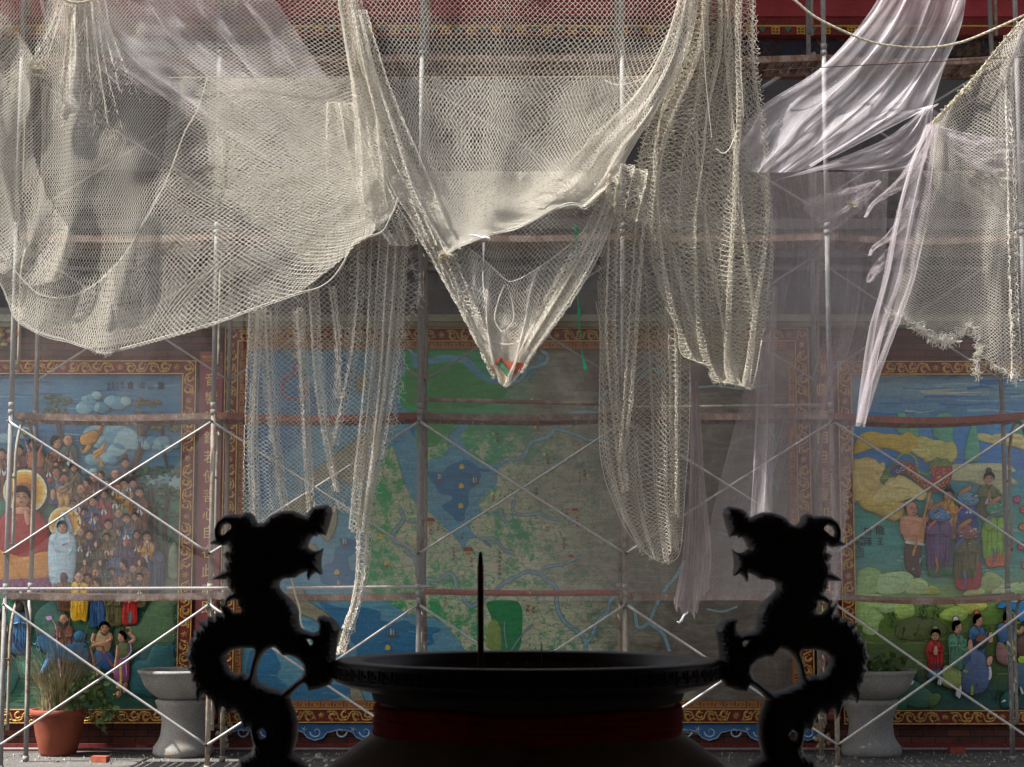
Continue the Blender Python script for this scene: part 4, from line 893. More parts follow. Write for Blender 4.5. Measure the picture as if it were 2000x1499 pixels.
r.poly([(815, 806), (905, 808), (870, 850), (850, 872), (822, 866)], 4.5, mcol((48, 104, 54)), 4)
r.build('bright_meadow', M_PAINT, MM)
r = Rel(); rd = random.Random(12)    # boats, pagodas, name marks
def boat(x, y, s_): 
    r.poly([(x - 11 * s_, y), (x - 7 * s_, y + 5 * s_), (x + 7 * s_, y + 5 * s_), (x + 11 * s_, y - 1 * s_), (x + 5 * s_, y + 1 * s_), (x - 5 * s_, y + 1 * s_)], 5, mcol((78, 68, 56)), 1); r.line([(x - 2 * s_, y), (x - 2 * s_, y - 12 * s_)], 3.2 * s_, 5.2, mcol((150, 140, 120)), 1); r.line([(x + 3 * s_, y), (x + 3 * s_, y - 11 * s_)], 2.2 * s_, 5.2, mcol((140, 130, 110)), 1)
for x, y, s_ in ((766, 1240, 1), (859, 936, .8), (927, 943, .9), (673, 1062, .8), (662, 1142, .7), (560, 1100, .8)): boat(x, y, s_)
def pag(x, y, s_):
    r.poly([(x - 7 * s_, y), (x + 7 * s_, y), (x + 7 * s_, y + 8 * s_), (x - 7 * s_, y + 8 * s_)], 6, mcol((140, 118, 62)), 1)
    r.poly([(x - 10 * s_, y + 1), (x - 6 * s_, y - 6 * s_), (x + 6 * s_, y - 6 * s_), (x + 10 * s_, y + 1)], 6.3, mcol((104, 36, 34)), 1)
    for q in (-3, 1): r.poly([(x + q * s_, y + 3 * s_), (x + (q + 2) * s_, y + 3 * s_), (x + (q + 2) * s_, y + 8 * s_), (x + q * s_, y + 8 * s_)], 6.4, mcol((110, 50, 36)), 1)
for x, y, s_ in ((841, 1018, 1), (915, 1076, 1.1), (1123, 998, .8), (1115, 1088, .6)): pag(x, y, s_)
for x, y in ((902, 912), (901, 949), (900, 988), (658, 1118), (744, 1048), (757, 1265), (755, 1100)): r.poly([(x - 5, y + 4), (x - 3, y - 4), (x + 2, y - 5), (x + 6, y + 2), (x + 1, y + 5)], 5.5, mcol((150, 132, 60)), 2)
for x, y in ((1038, 781), (1045, 835), (1063, 888), (1147, 930), (963, 848), (961, 965), (810, 1054), (1101, 1047), (958, 1031), (1062, 1031), (1037, 1187), (1066, 1231)): r.dome([(x + 2.6 * math.cos(t), y + 2.6 * math.sin(t)) for t in np.linspace(0, 6.28, 8)[:-1]], 6, mcol((176, 160, 60)), 1, 1)
def mark(x, y, n, s_=1.0):
    for k in range(n):
        for q in range(4):
            a = rd.choice([0, 0, 1.57, .7]); L = rd.uniform(1.6, 3.2) * s_; cx_, cy_ = x + rd.uniform(-1.5, 1.5), y + k * 7.5 * s_ + rd.uniform(-2, 2)
            r.line([(cx_ - math.cos(a) * L, cy_ - math.sin(a) * L), (cx_ + math.cos(a) * L, cy_ + math.sin(a) * L)], .9 * s_, 6, mcol((116, 44, 40)), 1)
for x, y, n, s_ in ((970, 812, 2, 1), (972, 848, 3, 1), (1052, 832, 2, 1), (1070, 890, 3, 1), (1132, 870, 3, 1), (1132, 925, 3, 1), (1142, 920, 2, 1), (1047, 955, 3, 1), (964, 970, 2, 1), (841, 1036, 2, 1), (855, 1030, 2, .8), (886, 1072, 4, .9), (921, 1090, 3, 1), (976, 1080, 6, 1.1), (903, 1045, 2, .8), (870, 1168, 3, .9), (1031, 1185, 2, .9), (1042, 1188, 2, .9), (1070, 1030, 2, 1), (1101, 1055, 3, 1), (1127, 1012, 3, 1), (1108, 995, 2, 1), (1240, 1000, 2, .8), (1310, 840, 3, .9), (756, 1105, 2, .8)): mark(x, y, n, s_)
r.line([(575 + 24 * math.cos(t), 756 + 25 * math.sin(t)) for t in np.linspace(0, 6.283, 30)], 3, 5, mcol((140, 44, 48)), 1); r.line([(575, 731), (575, 708)], 3.4, 5, mcol((140, 44, 48)), 1); r.poly([(568, 702), (575, 690), (582, 702), (575, 698)], 5, mcol((170, 140, 60)), 1)
r.build('map_symbols', M_PAINT, MM)
# blue cloud skirting below the frame
r = Rel(); px0, px1 = 447, 1600; N = 12
top = [(px0, 1413), (px1, 1413)]; bot = []
for k in range(N):
    x0 = px1 - (px1 - px0) * k / N; w_ = (px1 - px0) / N
    bot += [(x0, 1430), (x0 - w_ * .08, 1441), (x0 - w_ * .25, 1446), (x0 - w_ * .4, 1440), (x0 - w_ * .48, 1430), (x0 - w_ * .62, 1426), (x0 - w_ * .8, 1426), (x0 - w_ * .95, 1430)]
r.poly(top + bot, 9, mcol((34, 76, 118)), 1)
for k in range(N):
    x0 = px0 + (px1 - px0) * k / N; w_ = (px1 - px0) / N
    for cx_, sg in ((x0 + w_ * .28, 1), (x0 + w_ * .78, -1)):
        r.line([(cx_ + sg * math.cos(t) * (12 - t * 1.5), 1429 + math.sin(t) * (12 - t * 1.5)) for t in np.linspace(0, 6.8, 26)], 3, 9.6, mcol((128, 152, 170)), 1, True)
    for m in range(5): r.line([(x0 + w_ * .53, 1424), (x0 + w_ * .53 + 7 * math.cos(m * 1.26), 1424 + 7 * math.sin(m * 1.26))], 1.8, 9.6, mcol((150, 158, 160)), 1, True)
r.line(bot, 2, 9.6, mcol((110, 140, 165)), 1)
r.build('cloud_skirting', M_PAINT, MM)
for sx, lab in ((437, 'left'), (1603, 'right')):     # carved feet either side
    mb = Rel(); rd = random.Random(sx)
    for k in range(22):
        x = sx + rd.uniform(-14, 16); y = rd.uniform(1410, 1460); a = rd.uniform(0, 6)
        mb.dome([(x + math.cos(t + a) * rd.uniform(3, 8), y + math.sin(t + a) * rd.uniform(3, 8)) for t in np.linspace(0, 6.28, 9)[:-1]], 10 + rd.uniform(0, 6), mcol(rd.choice([(132, 106, 64), (150, 150, 146), (104, 82, 56), (140, 130, 110)])), 5, 2)
    o = mb.build('carved_lion', M_PAINT, None, loc=Q(sx, 1462, 0)); tag(o, 'small pale and gold carved lion at the lower %s corner of the map mural frame' % lab, 'carving')
mb = Rel(); rd = random.Random(77)
for k in range(60):
    x = rd.uniform(-30, 40); y = rd.uniform(622, 685 - max(0, x) * .6); a = rd.uniform(0, 6)
    mb.dome([(x + math.cos(t + a) * rd.uniform(3, 9), y + math.sin(t + a) * rd.uniform(3, 8)) for t in np.linspace(0, 6.28, 9)[:-1]], 8 + rd.uniform(0, 20), mcol(rd.choice([(126, 52, 44), (58, 76, 62), (52, 50, 58), (140, 110, 56), (96, 84, 76), (36, 40, 50)])), 6, 2)
o = mb.build('carved_bracket', M_PAINT, None, loc=Q(5, 640, 0)); tag(o, 'multicoloured carved bracket at the left edge just under the grey cornice', 'carving')

# ================================================================== RIGHT MURAL
RM = empty('painted_relief_mural', Q(1850, 1415, 0))
tag(RM, 'right mural of dragon-headed kings on clouds above kneeling villagers', 'mural')
bxR = (P(1640, 1050, WY)[0], P(2250, 1050, WY)[0], zof(1414), zof(707)); frame_border(RM, bxR, .135, 0)
r = Rel()
bands(r, 1655, 2200, [(728, mcol((66, 100, 124))), (760, mcol((84, 112, 118))), (790, mcol((62, 98, 122))), (830, mcol((44, 104, 140))), (870, mcol((38, 96, 146))), (905, mcol((40, 88, 140))), (940, mcol((44, 110, 128))), (1000, mcol((46, 112, 98))), (1060, mcol((54, 118, 112))), (1110, mcol((56, 112, 104))), (1160, mcol((92, 120, 62))), (1200, mcol((74, 104, 30))), (1250, mcol((62, 84, 30))), (1310, mcol((48, 66, 34))), (1350, mcol((24, 62, 54))), (1395, mcol((22, 54, 48)))], 2, 30, 6, 5)
r.build('background', M_PAINT, RM)
r = Rel(); rd = random.Random(15)
for k in range(60):
    x = rd.uniform(1662, 2100); y = rd.choice([rd.uniform(735, 830), rd.uniform(735, 830), rd.uniform(1030, 1120)]); L = rd.uniform(30, 130)
    r.line([(x, y), (x + L * .5, y + rd.uniform(-4, 4)), (x + L, y + rd.uniform(-3, 3))], rd.uniform(2, 6), 2.4 + k * .01, mcol(rd.choice([(98, 126, 134), (34, 78, 124), (128, 134, 118), (52, 96, 128)]) if y < 900 else rd.choice([(84, 140, 130), (60, 112, 118)])), 5, True, .0004)
for k in range(70):
    x = rd.uniform(1662, 2100); y = rd.uniform(1215, 1388); L = rd.uniform(30, 120)
    r.line([(x, y), (x + L * .5, y + rd.uniform(-4, 4)), (x + L, y + rd.uniform(-3, 3))], rd.uniform(1, 4), 2.4 + k * .01, mcol(rd.choice([(84, 96, 40), (58, 74, 30), (96, 100, 56)]) if y < 1320 else rd.choice([(20, 66, 76), (40, 74, 40), (24, 52, 60)])), 5, True, .0004)
tag(r.build('brush_streaks', M_PAINT, RM), kind='stuff')
E8 = lambda p: K(1500, 500, 2.998, p); E5 = lambda p: K(1640, 880, 4.997, p); E6 = lambda p: K(1640, 1130, 5.169, p)
r = Rel()
for p in ([(750, 1025), (755, 925), (800, 925), (815, 960), (815, 1040)], [(820, 1040), (825, 960), (840, 935), (865, 970), (880, 1060)], [(970, 1060), (975, 980), (1000, 925), (1070, 925), (1080, 1000), (1075, 1110)], [(1150, 1200), (1160, 1080), (1205, 975), (1230, 1060), (1240, 1190), (1200, 1210)], [(1420, 1060), (1450, 980), (1500, 920), (1560, 960), (1560, 1060)]):
    r.dome(E8(p), 3, mcol((64, 122, 100)), 5, 3, mcol((36, 84, 90)))
    q = E8(p); r.line([(np.mean([a for a, _ in q]), q[0][1]), (np.mean([a for a, _ in q]) + 2, min(b_ for _, b_ in q) + 6)], 4, 5.5, mcol((96, 144, 120)), 1, True)
hillc = mcol((66, 76, 38)); r.dome(E6([(560, 560), (600, 440), (700, 390), (850, 385), (980, 420), (1060, 480), (1080, 560), (900, 620), (640, 620)]), 3, hillc, 4, 4, mcol((34, 44, 28)))
r.build('hill', M_PAINT, RM)
YC = [mcol((150, 128, 58)), mcol((162, 148, 88)), mcol((156, 150, 104)), mcol((136, 122, 56))]; GC = [mcol((112, 140, 78)), mcol((128, 154, 104)), mcol((104, 136, 72)), mcol((144, 160, 112))]; BC = [mcol((150, 146, 106)), mcol((134, 138, 106))]
r = Rel(); ed = lambda c: shade(c, .5)
def cl(p, lay, c, h=5, sc_=1, swirl=True):
    r = Rel(); q = p; r.dome(q, lay, c, h, 4, ed(c)); a = np.array(q); cx_, cy_ = a.mean(0); w_, h_ = np.ptp(a[:, 0]), np.ptp(a[:, 1])
    if swirl: 
        for k_, sg in ((.34, 1), (.22, -1)): r.line([(cx_ + math.cos(t * sg) * w_ * (k_ - t * .03), cy_ + math.sin(t * sg) * h_ * (k_ - t * .03)) for t in np.linspace(0, 5, 16)], 1.1, lay + h * S / .0035 + .3, shade(c, .66), 1, True, .001)
        r.poly([(cx_ - w_ * .2, cy_ - h_ * .3), (cx_ + w_ * .1, cy_ - h_ * .38), (cx_ + w_ * .25, cy_ - h_ * .22), (cx_, cy_ - h_ * .15)], lay + h * S / .0035 * .9, shade(c, 1.12), 4)
    r.build('cloud', M_PAINT, RM)
cl(E8([(490, 1160), (530, 1060), (600, 1030), (680, 1045), (750, 1060), (840, 1025), (880, 1080), (870, 1130), (800, 1160), (700, 1130), (600, 1130), (540, 1150)]), 4, mcol((146, 122, 40)))
cl(E8([(860, 1110), (880, 1060), (950, 1070), (1000, 1100), (1080, 1090), (1105, 1160), (1070, 1210), (980, 1200), (920, 1210), (900, 1170)]), 4.5, mcol((140, 136, 72)))
cl(E8([(1195, 1050), (1260, 1040), (1350, 1060), (1500, 1060), (1600, 1100), (1560, 1150), (1400, 1110), (1260, 1090)]), 4, mcol((160, 150, 96)), 4)
for p, c in (([(1060, 1300), (1070, 1230), (1150, 1220), (1250, 1215), (1380, 1220), (1450, 1260), (1400, 1280), (1460, 1330), (1400, 1350), (1380, 1400), (1200, 1330), (1100, 1320)], (138, 140, 104)), ([(1500, 1200), (1560, 1180), (1620, 1240), (1560, 1280)], (140, 140, 96)), ([(1500, 1340), (1560, 1290), (1620, 1320), (1560, 1380)], (132, 134, 84))): cl(E8(p), 4, mcol(c))
cl(E5([(118, 130), (200, 85), (260, 72), (340, 90), (380, 130), (430, 120), (435, 200), (390, 300), (420, 350), (350, 440), (280, 510), (170, 500), (118, 470)]), 5, mcol((158, 140, 80)), 7)
cl(E5([(118, 200), (200, 180), (280, 220), (310, 300), (260, 370), (160, 380), (118, 340)]), 7.5, mcol((168, 156, 102)), 4)
cl(E5([(300, 470), (390, 360), (480, 260), (600, 250), (700, 300), (800, 370), (850, 430), (800, 490), (700, 470), (600, 500), (500, 520), (400, 560), (320, 540)]), 6, mcol((164, 152, 92)), 6)
cl(E5([(180, 500), (300, 480), (420, 500), (560, 500), (640, 540), (620, 640), (540, 690), (430, 660), (330, 610), (240, 580)]), 5.4, mcol((150, 132, 62)), 6)
cl(E5([(680, -10), (760, -20), (880, -10), (960, 20), (880, 110), (830, 90), (760, 60)]), 5, mcol((150, 146, 84)), 5)
for p, c in (([(150, 1300), (170, 1190), (250, 1145), (340, 1150), (400, 1200), (380, 1300), (340, 1400), (150, 1400)], (110, 142, 84)), ([(335, 1330), (350, 1220), (420, 1205), (500, 1200), (600, 1180), (700, 1210), (715, 1300), (600, 1390), (400, 1400)], (128, 156, 106)), ([(640, 1390), (700, 1290), (760, 1240), (840, 1280), (860, 1340), (820, 1400)], (132, 154, 98)), ([(820, 1400), (880, 1320), (960, 1350), (970, 1400)], (128, 136, 54)), ([(1340, 1310), (1400, 1210), (1470, 1185), (1560, 1230), (1620, 1310), (1520, 1380), (1380, 1370)], (120, 136, 84)), ([(1210, 1390), (1290, 1330), (1390, 1340), (1400, 1400), (1220, 1420)], (142, 146, 92)), ([(1480, 1400), (1520, 1320), (1600, 1310), (1660, 1370), (1640, 1420)], (138, 150, 108))): cl(E5(p), 5, mcol(c))
for p, c in (([(145, 150), (300, 150), (430, 180), (440, 230), (380, 300), (440, 390), (400, 440), (380, 540), (310, 575), (230, 540), (220, 480), (140, 440)], (118, 146, 84)), ([(300, 220), (480, 200), (580, 240), (580, 310), (500, 350), (420, 350), (370, 310), (300, 290)], (130, 156, 104)), ([(545, 340), (580, 260), (700, 230), (750, 300), (740, 370), (640, 410), (580, 400)], (124, 150, 74)), ([(950, 240), (1050, 230), (1150, 240), (1140, 300), (1060, 310), (980, 290)], (118, 144, 70)), ([(1000, 380), (1080, 300), (1200, 280), (1290, 320), (1280, 390), (1200, 440), (1080, 430)], (128, 150, 66)), ([(1180, 260), (1300, 230), (1450, 240), (1480, 290), (1380, 350), (1280, 360), (1220, 300)], (146, 152, 66))): cl(E6(p), 4.5, mcol(c))
for k in range(9): cl([(1985 + rd.uniform(-6, 60) + math.cos(t) * 26, 1140 + k * 9 + math.sin(t) * 13) for t in np.linspace(0, 6.28, 8)[:-1]], 4.4 + k * .1, GC[k % 4], 4)
r = Rel(); rd = random.Random(21)      # little bamboo clumps
for cx_, cy_, n in ((1802, 1196, 34), (1824, 1195, 16), (1741, 1212, 26), (1762, 1240, 6), (1925, 1238, 22), (1790, 1235, 4)):
    r.line([(cx_ - 4, cy_ + 14), (cx_, cy_), (cx_ + 4, cy_ - 16)], .8, 9, mcol((24, 44, 26)), 3)
    for k in range(n):
        x, y = cx_ + rd.uniform(-8, 8), cy_ + rd.uniform(-18, 14); a = rd.choice([2.4, .6, 1.9, 1.2]) + rd.uniform(-.2, .2); L = rd.uniform(4, 8)
        r.line([(x, y), (x + math.cos(a) * L, y + math.sin(a) * L)], 1.7, 9.2, mcol((22, 42, 26)), 1, True)
for k in range(26):
    x, y = rd.choice([(1790, 1330), (1952, 1360), (1800, 1322)]); x += rd.uniform(-16, 16); r.line([(x, y + 10), (x + rd.uniform(-3, 3), y), (x + rd.uniform(-10, 10), y - 14)], .9, 6, mcol((30, 46, 30)), 4, True)
r.build('bamboo', M_PAINT, RM)
r = Rel()                              # long silk canopy banner
REDB = mcol((122, 42, 38))
r.line(E5([(520, 130), (600, 40), (680, 40), (740, 100), (760, 200), (840, 240), (890, 200), (880, 150)]), 3.6, 8, mcol((92, 120, 36)), 5)
r.poly(E5([(400, 220), (480, 160), (600, 110), (680, 115), (740, 170), (800, 250), (880, 290), (900, 260), (885, 150), (1080, 150), (1075, 300), (1000, 390), (900, 405), (830, 385), (740, 310), (640, 230), (560, 240), (500, 290), (450, 350), (390, 300)]), 9, REDB, 3)
r.poly(E5([(875, 150), (920, 90), (990, 55), (1050, 90), (1080, 150)]), 9.6, mcol((72, 96, 40)), 3)
r.poly(E5([(398, 225), (480, 170), (540, 190), (520, 270), (460, 340), (395, 300)]), 9.4, mcol((60, 96, 44)), 3); r.poly(E5([(480, 200), (580, 140), (640, 160), (600, 210), (520, 250)]), 9.8, mcol((44, 52, 104)), 3)
for k in range(70):
    t = rd.random(); 
    if t < .55: q = E5([(rd.uniform(900, 1065), rd.uniform(165, 385))])[0]
    else:
        a = rd.random(); q = E5([(640 + a * 230 + rd.uniform(-20, 20), 150 + a * 200 + rd.uniform(-30, 40))])[0]
    r.line([q, (q[0] + rd.uniform(-4, 4), q[1] + rd.uniform(-3, 3)), (q[0] + rd.uniform(-5, 5), q[1] + rd.uniform(-4, 4))], 1.2, 10.2, mcol((172, 138, 84)), 2)
for cx_, cy_, c in ((455, 260, (150, 160, 100)), (480, 290, (150, 160, 100)), (555, 200, (190, 180, 130)), (600, 180, (190, 180, 130)), (430, 260, (150, 160, 100)), (930, 110, (140, 150, 90)), (1010, 120, (140, 150, 90))):
    q = E5([(cx_, cy_)])[0]; r.line([(q[0] + math.cos(t) * (5 - t * .7), q[1] + math.sin(t) * (5 - t * .7)) for t in np.linspace(0, 6, 12)], 1.1, 10.6, mcol(c), 1)
for p in ([(880, 150), (800, 260), (720, 170)], [(395, 225), (520, 150), (680, 115)], [(400, 300), (460, 350), (560, 240), (640, 230), (740, 310), (830, 385), (920, 405), (1000, 390), (1075, 300)]): r.line(E5(p), 1.8, 10.6, mcol((70, 104, 44)), 5)
r.line(E5([(870, 410), (800, 700), (740, 900), (700, 1030)]), 5, 16, mcol((150, 112, 58)), 2, False, .014)
r.build('silk_banner', M_PAINT, RM)
# procession
r = Rel(); r.dome(E5([(640, 910), (780, 910), (790, 1010), (800, 1100), (770, 1240), (680, 1190), (635, 1130)]), 7, mcol((66, 50, 44)), 5, 3, LINE)
r.dome(E5([(590, 640), (680, 620), (780, 640), (850, 640), (840, 720), (810, 900), (720, 925), (640, 900), (600, 780)]), 8, mcol((158, 112, 84)), 6, 3, LINE)
r.poly(E5([(590, 640), (660, 615), (740, 650), (830, 610), (840, 640), (760, 680), (720, 730), (690, 670), (620, 650)]), 12.6, mcol((66, 96, 44)), 3)
head(r, 1640 + 690 / 5, 880 + 575 / 5, 14, 13, hair=None, face=1, skin=mcol((156, 108, 82)))
r.poly(E5([(610, 545), (640, 560), (650, 610), (620, 590)]), 17, LINE, 3)
r.line(E5([(600, 660), (610, 800), (700, 830), (780, 820)]), 9, 14, mcol((154, 108, 80)), 4, False, .014); r.line(E5([(830, 690), (870, 600), (880, 480)]), 8, 12, mcol((154, 108, 80)), 4, False, .014)
r.poly(E5([(640, 885), (800, 905), (800, 930), (640, 910)]), 14, WHITE, 2); r.poly(E5([(700, 1170), (720, 1110), (790, 1040), (780, 1090), (740, 1140)]), 13, mcol((60, 136, 108)), 3)
r.build('banner_bearer', M_PAINT, RM)
def king(name, x, y, R0, bot, lay, rob, hd, w_, lb, sash=None, lower=None):
    r = Rel()
    if lower is not None: r.dome([(x - 20, bot - 50), (x + 22, bot - 50), (x + 26, bot + 8), (x + 6, bot + 14), (x - 20, bot + 12)], lay - 1, lower, 4, 3, LINE)
    robe(r, x, y, R0, bot, lay, rob, w_, face=0, hands=False)
    r.poly([(x - 4, y + 26), (x + 6, y + 22), (x + 8, y + 48), (x + 2, y + 62), (x - 2, y + 44)], lay + 5, mcol((152, 156, 160)), 3)
    L = lay + 7
    r.dome([(x - 22, y - 4), (x - 14, y - 12), (x, y - 14), (x + 14, y - 6), (x + 21, y + 2), (x + 19, y + 9), (x + 6, y + 14), (x - 10, y + 12), (x - 18, y + 6)], L, hd, 6, 3, LINE)
    rr = random.Random(int(x))
    for k in range(26):
        q = (x + rr.uniform(-18, 17), y + rr.uniform(-9, 10)); r.line([q, (q[0] + 4, q[1] + rr.uniform(-3, 1)), (q[0] + 8, q[1] + rr.uniform(-4, 3))], 1.3, L + 8, rr.choice([mcol((150, 166, 170)), shade(hd, .4), shade(hd, 1.5), LINE]), 3, True)
    r.dome([(x - 20, y - 10), (x - 8, y - 20), (x + 4, y - 26), (x + 8, y - 22), (x - 2, y - 14), (x - 12, y - 8)], L + 3, mcol((138, 92, 48)), 3, 3, LINE)
    r.dome([(x + 14 + 2.4 * math.cos(t), y - 5 + 2.4 * math.sin(t)) for t in np.linspace(0, 6.28, 8)[:-1]], L + 8, WHITE, 1, 1)
    if sash is not None: r.line([(x - 4, y + 8), (x - 20, y + 24), (x - 26, y + 36)], 4, L + 2, sash, 4, True); r.line([(x - 8, bot - 20), (x - 4, bot), (x - 12, bot + 14)], 4, L, sash, 4, True)
    for k in range(5): r.line([(x - 12 + k * 6, y + 70), (x - 10 + k * 5, bot - 8), (x - 14 + k * 6, bot + 6)], 1, L - 1, shade(rob, .5), 4, True)
    o = r.build(name, M_PAINT, RM); o['label'] = lb
person(RM, 'attendant', 1929, 936, 11, 1010, 7, mcol((76, 82, 44)), bun=True, w_=1.9)
person(RM, 'attendant', 1850, 968, 11, 1050, 8, mcol((172, 120, 40)), bun=True, w_=1.7, trim=mcol((70, 96, 44)))
king('dragon_king', 1888, 975, 11, 1090, 9, mcol((48, 66, 126)), mcol((58, 108, 130)), 1.9, 'blue-robed dragon-headed king', mcol((170, 92, 50)))
king('dragon_king', 1944, 996, 12, 1092, 11, mcol((98, 138, 40)), mcol((52, 110, 84)), 2.2, 'lime-robed dragon-headed king', mcol((90, 76, 120)), mcol((158, 84, 44)))
king('dragon_king', 1832, 1006, 12, 1110, 13, mcol((82, 62, 98)), mcol((54, 98, 140)), 2.3, 'purple-robed dragon-headed king', mcol((170, 84, 40)), mcol((34, 86, 54)))
king('dragon_king', 1886, 1040, 12, 1136, 15, mcol((76, 76, 44)), mcol((110, 66, 60)), 2.0, 'olive-robed dragon-headed king', mcol((48, 90, 150)), mcol((130, 40, 44)))
r = Rel()
for x, y, c in ((1985, 976, (150, 60, 110)), (1998, 996, (160, 60, 60)), (1995, 1030, (150, 90, 50)), (1993, 1068, (140, 60, 90)), (2001, 1105, (150, 80, 60)), (1990, 1145, (150, 50, 60)), (2010, 960, (150, 60, 110))):
    for m in range(5): r.dome([(x + 4 * math.cos(m * 1.26) + 3.2 * math.cos(t), y + 4 * math.sin(m * 1.26) + 3.2 * math.sin(t)) for t in np.linspace(0, 6.28, 8)[:-1]], 6 + m * .1, mcol(c), 1.5, 2, LINE)
    r.line([(x, y), (x + 6, y + 12)], 1.5, 6, mcol((30, 80, 50)), 1)
r.build('flower', M_PAINT, RM)
# kneeling villagers
def kneel(name, x, y, R0, lay, top, skirt, kn, face=1, lb=None, **hk):
    r = Rel()
    r.dome(E6(kn), lay - 1, mcol(skirt), 7, 4, LINE); robe(r, x, y, R0, y + R0 * 7, lay, mcol(top), 1.55, face=face, hands=False)
    a = np.array(E6(kn)).mean(0)
    for k in range(6): r.line([(a[0] - 10 + k * 4, a[1] - 24), (a[0] - 12 + k * 5, a[1]), (a[0] - 8 + k * 4, a[1] + 22)], 1, lay + 6.4, shade(mcol(skirt), .5), 4, True)
    L = lay + 7; hx = x + face * R0 * 2.1
    r.line([(x, y + R0 * 3), (x + face * R0 * 1.2, y + R0 * 3.9), (hx, y + R0 * 3.2)], R0 * .8, L, shade(mcol(top), .9), 4, False, .012)
    r.dome([(hx - R0 * .3, y + R0 * 3.8), (hx - R0 * .3, y + R0 * 2.3), (hx + R0 * .25, y + R0 * 2.0), (hx + R0 * .4, y + R0 * 3.6)], L + 2, SKIN, 2, 3, LINE)
    head(r, x, y, R0, lay + 4, face=face, **hk)
    o = r.build(name, M_PAINT, RM)
    if lb: o['label'] = lb
kneel('kneeling_villager', 1824, 1241, 10, 10, (140, 28, 30), (40, 80, 100), [(880, 960), (930, 920), (1030, 920), (1040, 1010), (940, 1020), (880, 1000)], 0, 'child in red kneeling', bun=mcol((96, 120, 30)))
kneel('kneeling_villager', 1908, 1213, 11, 9, (42, 88, 120), (44, 70, 100), [(1240, 700), (1300, 700), (1380, 760), (1360, 1000), (1240, 1060), (1220, 900)], 1, 'young woman in blue kneeling', bun=mcol((150, 74, 40)))
kneel('kneeling_villager', 1867, 1226, 11.5, 12, (66, 108, 84), (108, 122, 62), [(1050, 880), (1150, 900), (1230, 960), (1230, 1080), (1130, 1110), (1040, 1080), (1010, 1000)], 1, 'white-haired old woman kneeling', hair=mcol((150, 152, 152)), bun=mcol((160, 160, 160)))
r = Rel()
r.dome(E6([(1300, 720), (1400, 730), (1470, 800), (1510, 960), (1470, 1110), (1370, 1170), (1260, 1160), (1200, 1040), (1230, 900), (1280, 820)]), 14, mcol((58, 74, 104)), 9, 4, LINE)
r.dome(E6([(1345, 640), (1360, 580), (1420, 560), (1470, 610), (1470, 670), (1420, 710), (1350, 700)]), 19, LINE, 6, 3); r.poly(E6([(1350, 600), (1400, 555), (1460, 590), (1455, 630), (1360, 630)]), 30, mcol((92, 52, 44)), 3)
r.dome(E6([(1460, 830), (1480, 790), (1520, 790), (1510, 860), (1475, 880)]), 22, SKIN, 3, 3, LINE); r.poly(E6([(1480, 870), (1510, 900), (1515, 980), (1490, 1025), (1470, 960)]), 20, WHITE, 3)
r.line(E6([(1225, 930), (1330, 960), (1320, 1060), (1310, 1170)]), 5, 24, mcol((100, 130, 30)), 4)
for k in range(9): r.line(E6([(1290 + k * 22, 780 + k * 10), (1300 + k * 22, 950), (1260 + k * 20, 1130 - k * 6)]), 1.2, 25 - abs(k - 4), mcol((30, 42, 66)), 4, True)
r.build('kneeling_man', M_PAINT, RM)
r = Rel()
for p in ([(975, 1060), (990, 1010), (1030, 1015), (1010, 1075)], [(1155, 1170), (1170, 1110), (1190, 1110), (1180, 1190)], [(1180, 1190), (1195, 1080), (1220, 1090), (1205, 1200)], [(1725, 1060), (1760, 1060), (1765, 1150), (1740, 1140)], [(1800, 1090), (1815, 1090), (1845, 1155), (1820, 1165)]): r.dome(E6(p), 14, WHITE, 2, 3, LINE)
r.build('white_sole', M_PAINT, RM)
r = Rel()
r.dome(E6([(1570, 290), (1640, 240), (1760, 240), (1900, 250), (1960, 340), (1900, 460), (1800, 430), (1720, 300), (1640, 290)]), 10, mcol((24, 100, 150)), 5, 3, LINE)
r.dome(E6([(1600, 460), (1680, 450), (1760, 500), (1780, 600), (1740, 640), (1600, 640), (1580, 520)]), 11, mcol((44, 78, 110)), 6, 3, LINE)
r.dome(E6([(1680, 600), (1740, 580), (1770, 680), (1760, 820), (1700, 830), (1670, 720)]), 12, mcol((112, 132, 60)), 5, 3, LINE)
r.dome(E6([(1580, 650), (1650, 660), (1690, 760), (1700, 860), (1640, 870), (1570, 810)]), 11, mcol((108, 78, 76)), 5, 3, LINE)
r.dome(E6([(1740, 860), (1850, 850), (1950, 900), (1950, 1120), (1800, 1120), (1730, 1040)]), 11, mcol((44, 74, 96)), 6, 3, LINE)
r.dome(E6([(1790, 600), (1960, 590), (1980, 780), (1800, 790)]), 12, mcol((76, 52, 42)), 5, 3, LINE); r.poly(E6([(1800, 785), (1960, 790), (1960, 850), (1800, 850)]), 16, mcol((120, 150, 30)), 2)
head(r, 1966, 1207, 11, 15, face=1, bun=True); r.line(E6([(1730, 520), (1800, 540), (1840, 490)]), 8, 18, SKIN, 4, False, .014)
r.dome([(2004 + 12 * math.cos(t), 1222 + 14 * math.sin(t)) for t in np.linspace(0, 6.28, 10)[:-1]], 14, LINE, 6, 2)
o = r.build('kneeling_villager', M_PAINT, RM); o['label'] = 'pair of villagers beside a blue cloth at the right edge'
r = Rel()
def hl(p, c, lay=4):
    q = Rel(); q.dome(E6(p), lay, mcol(c), 5, 4, mcol((20, 34, 30))); q.build('rock', M_PAINT, RM)
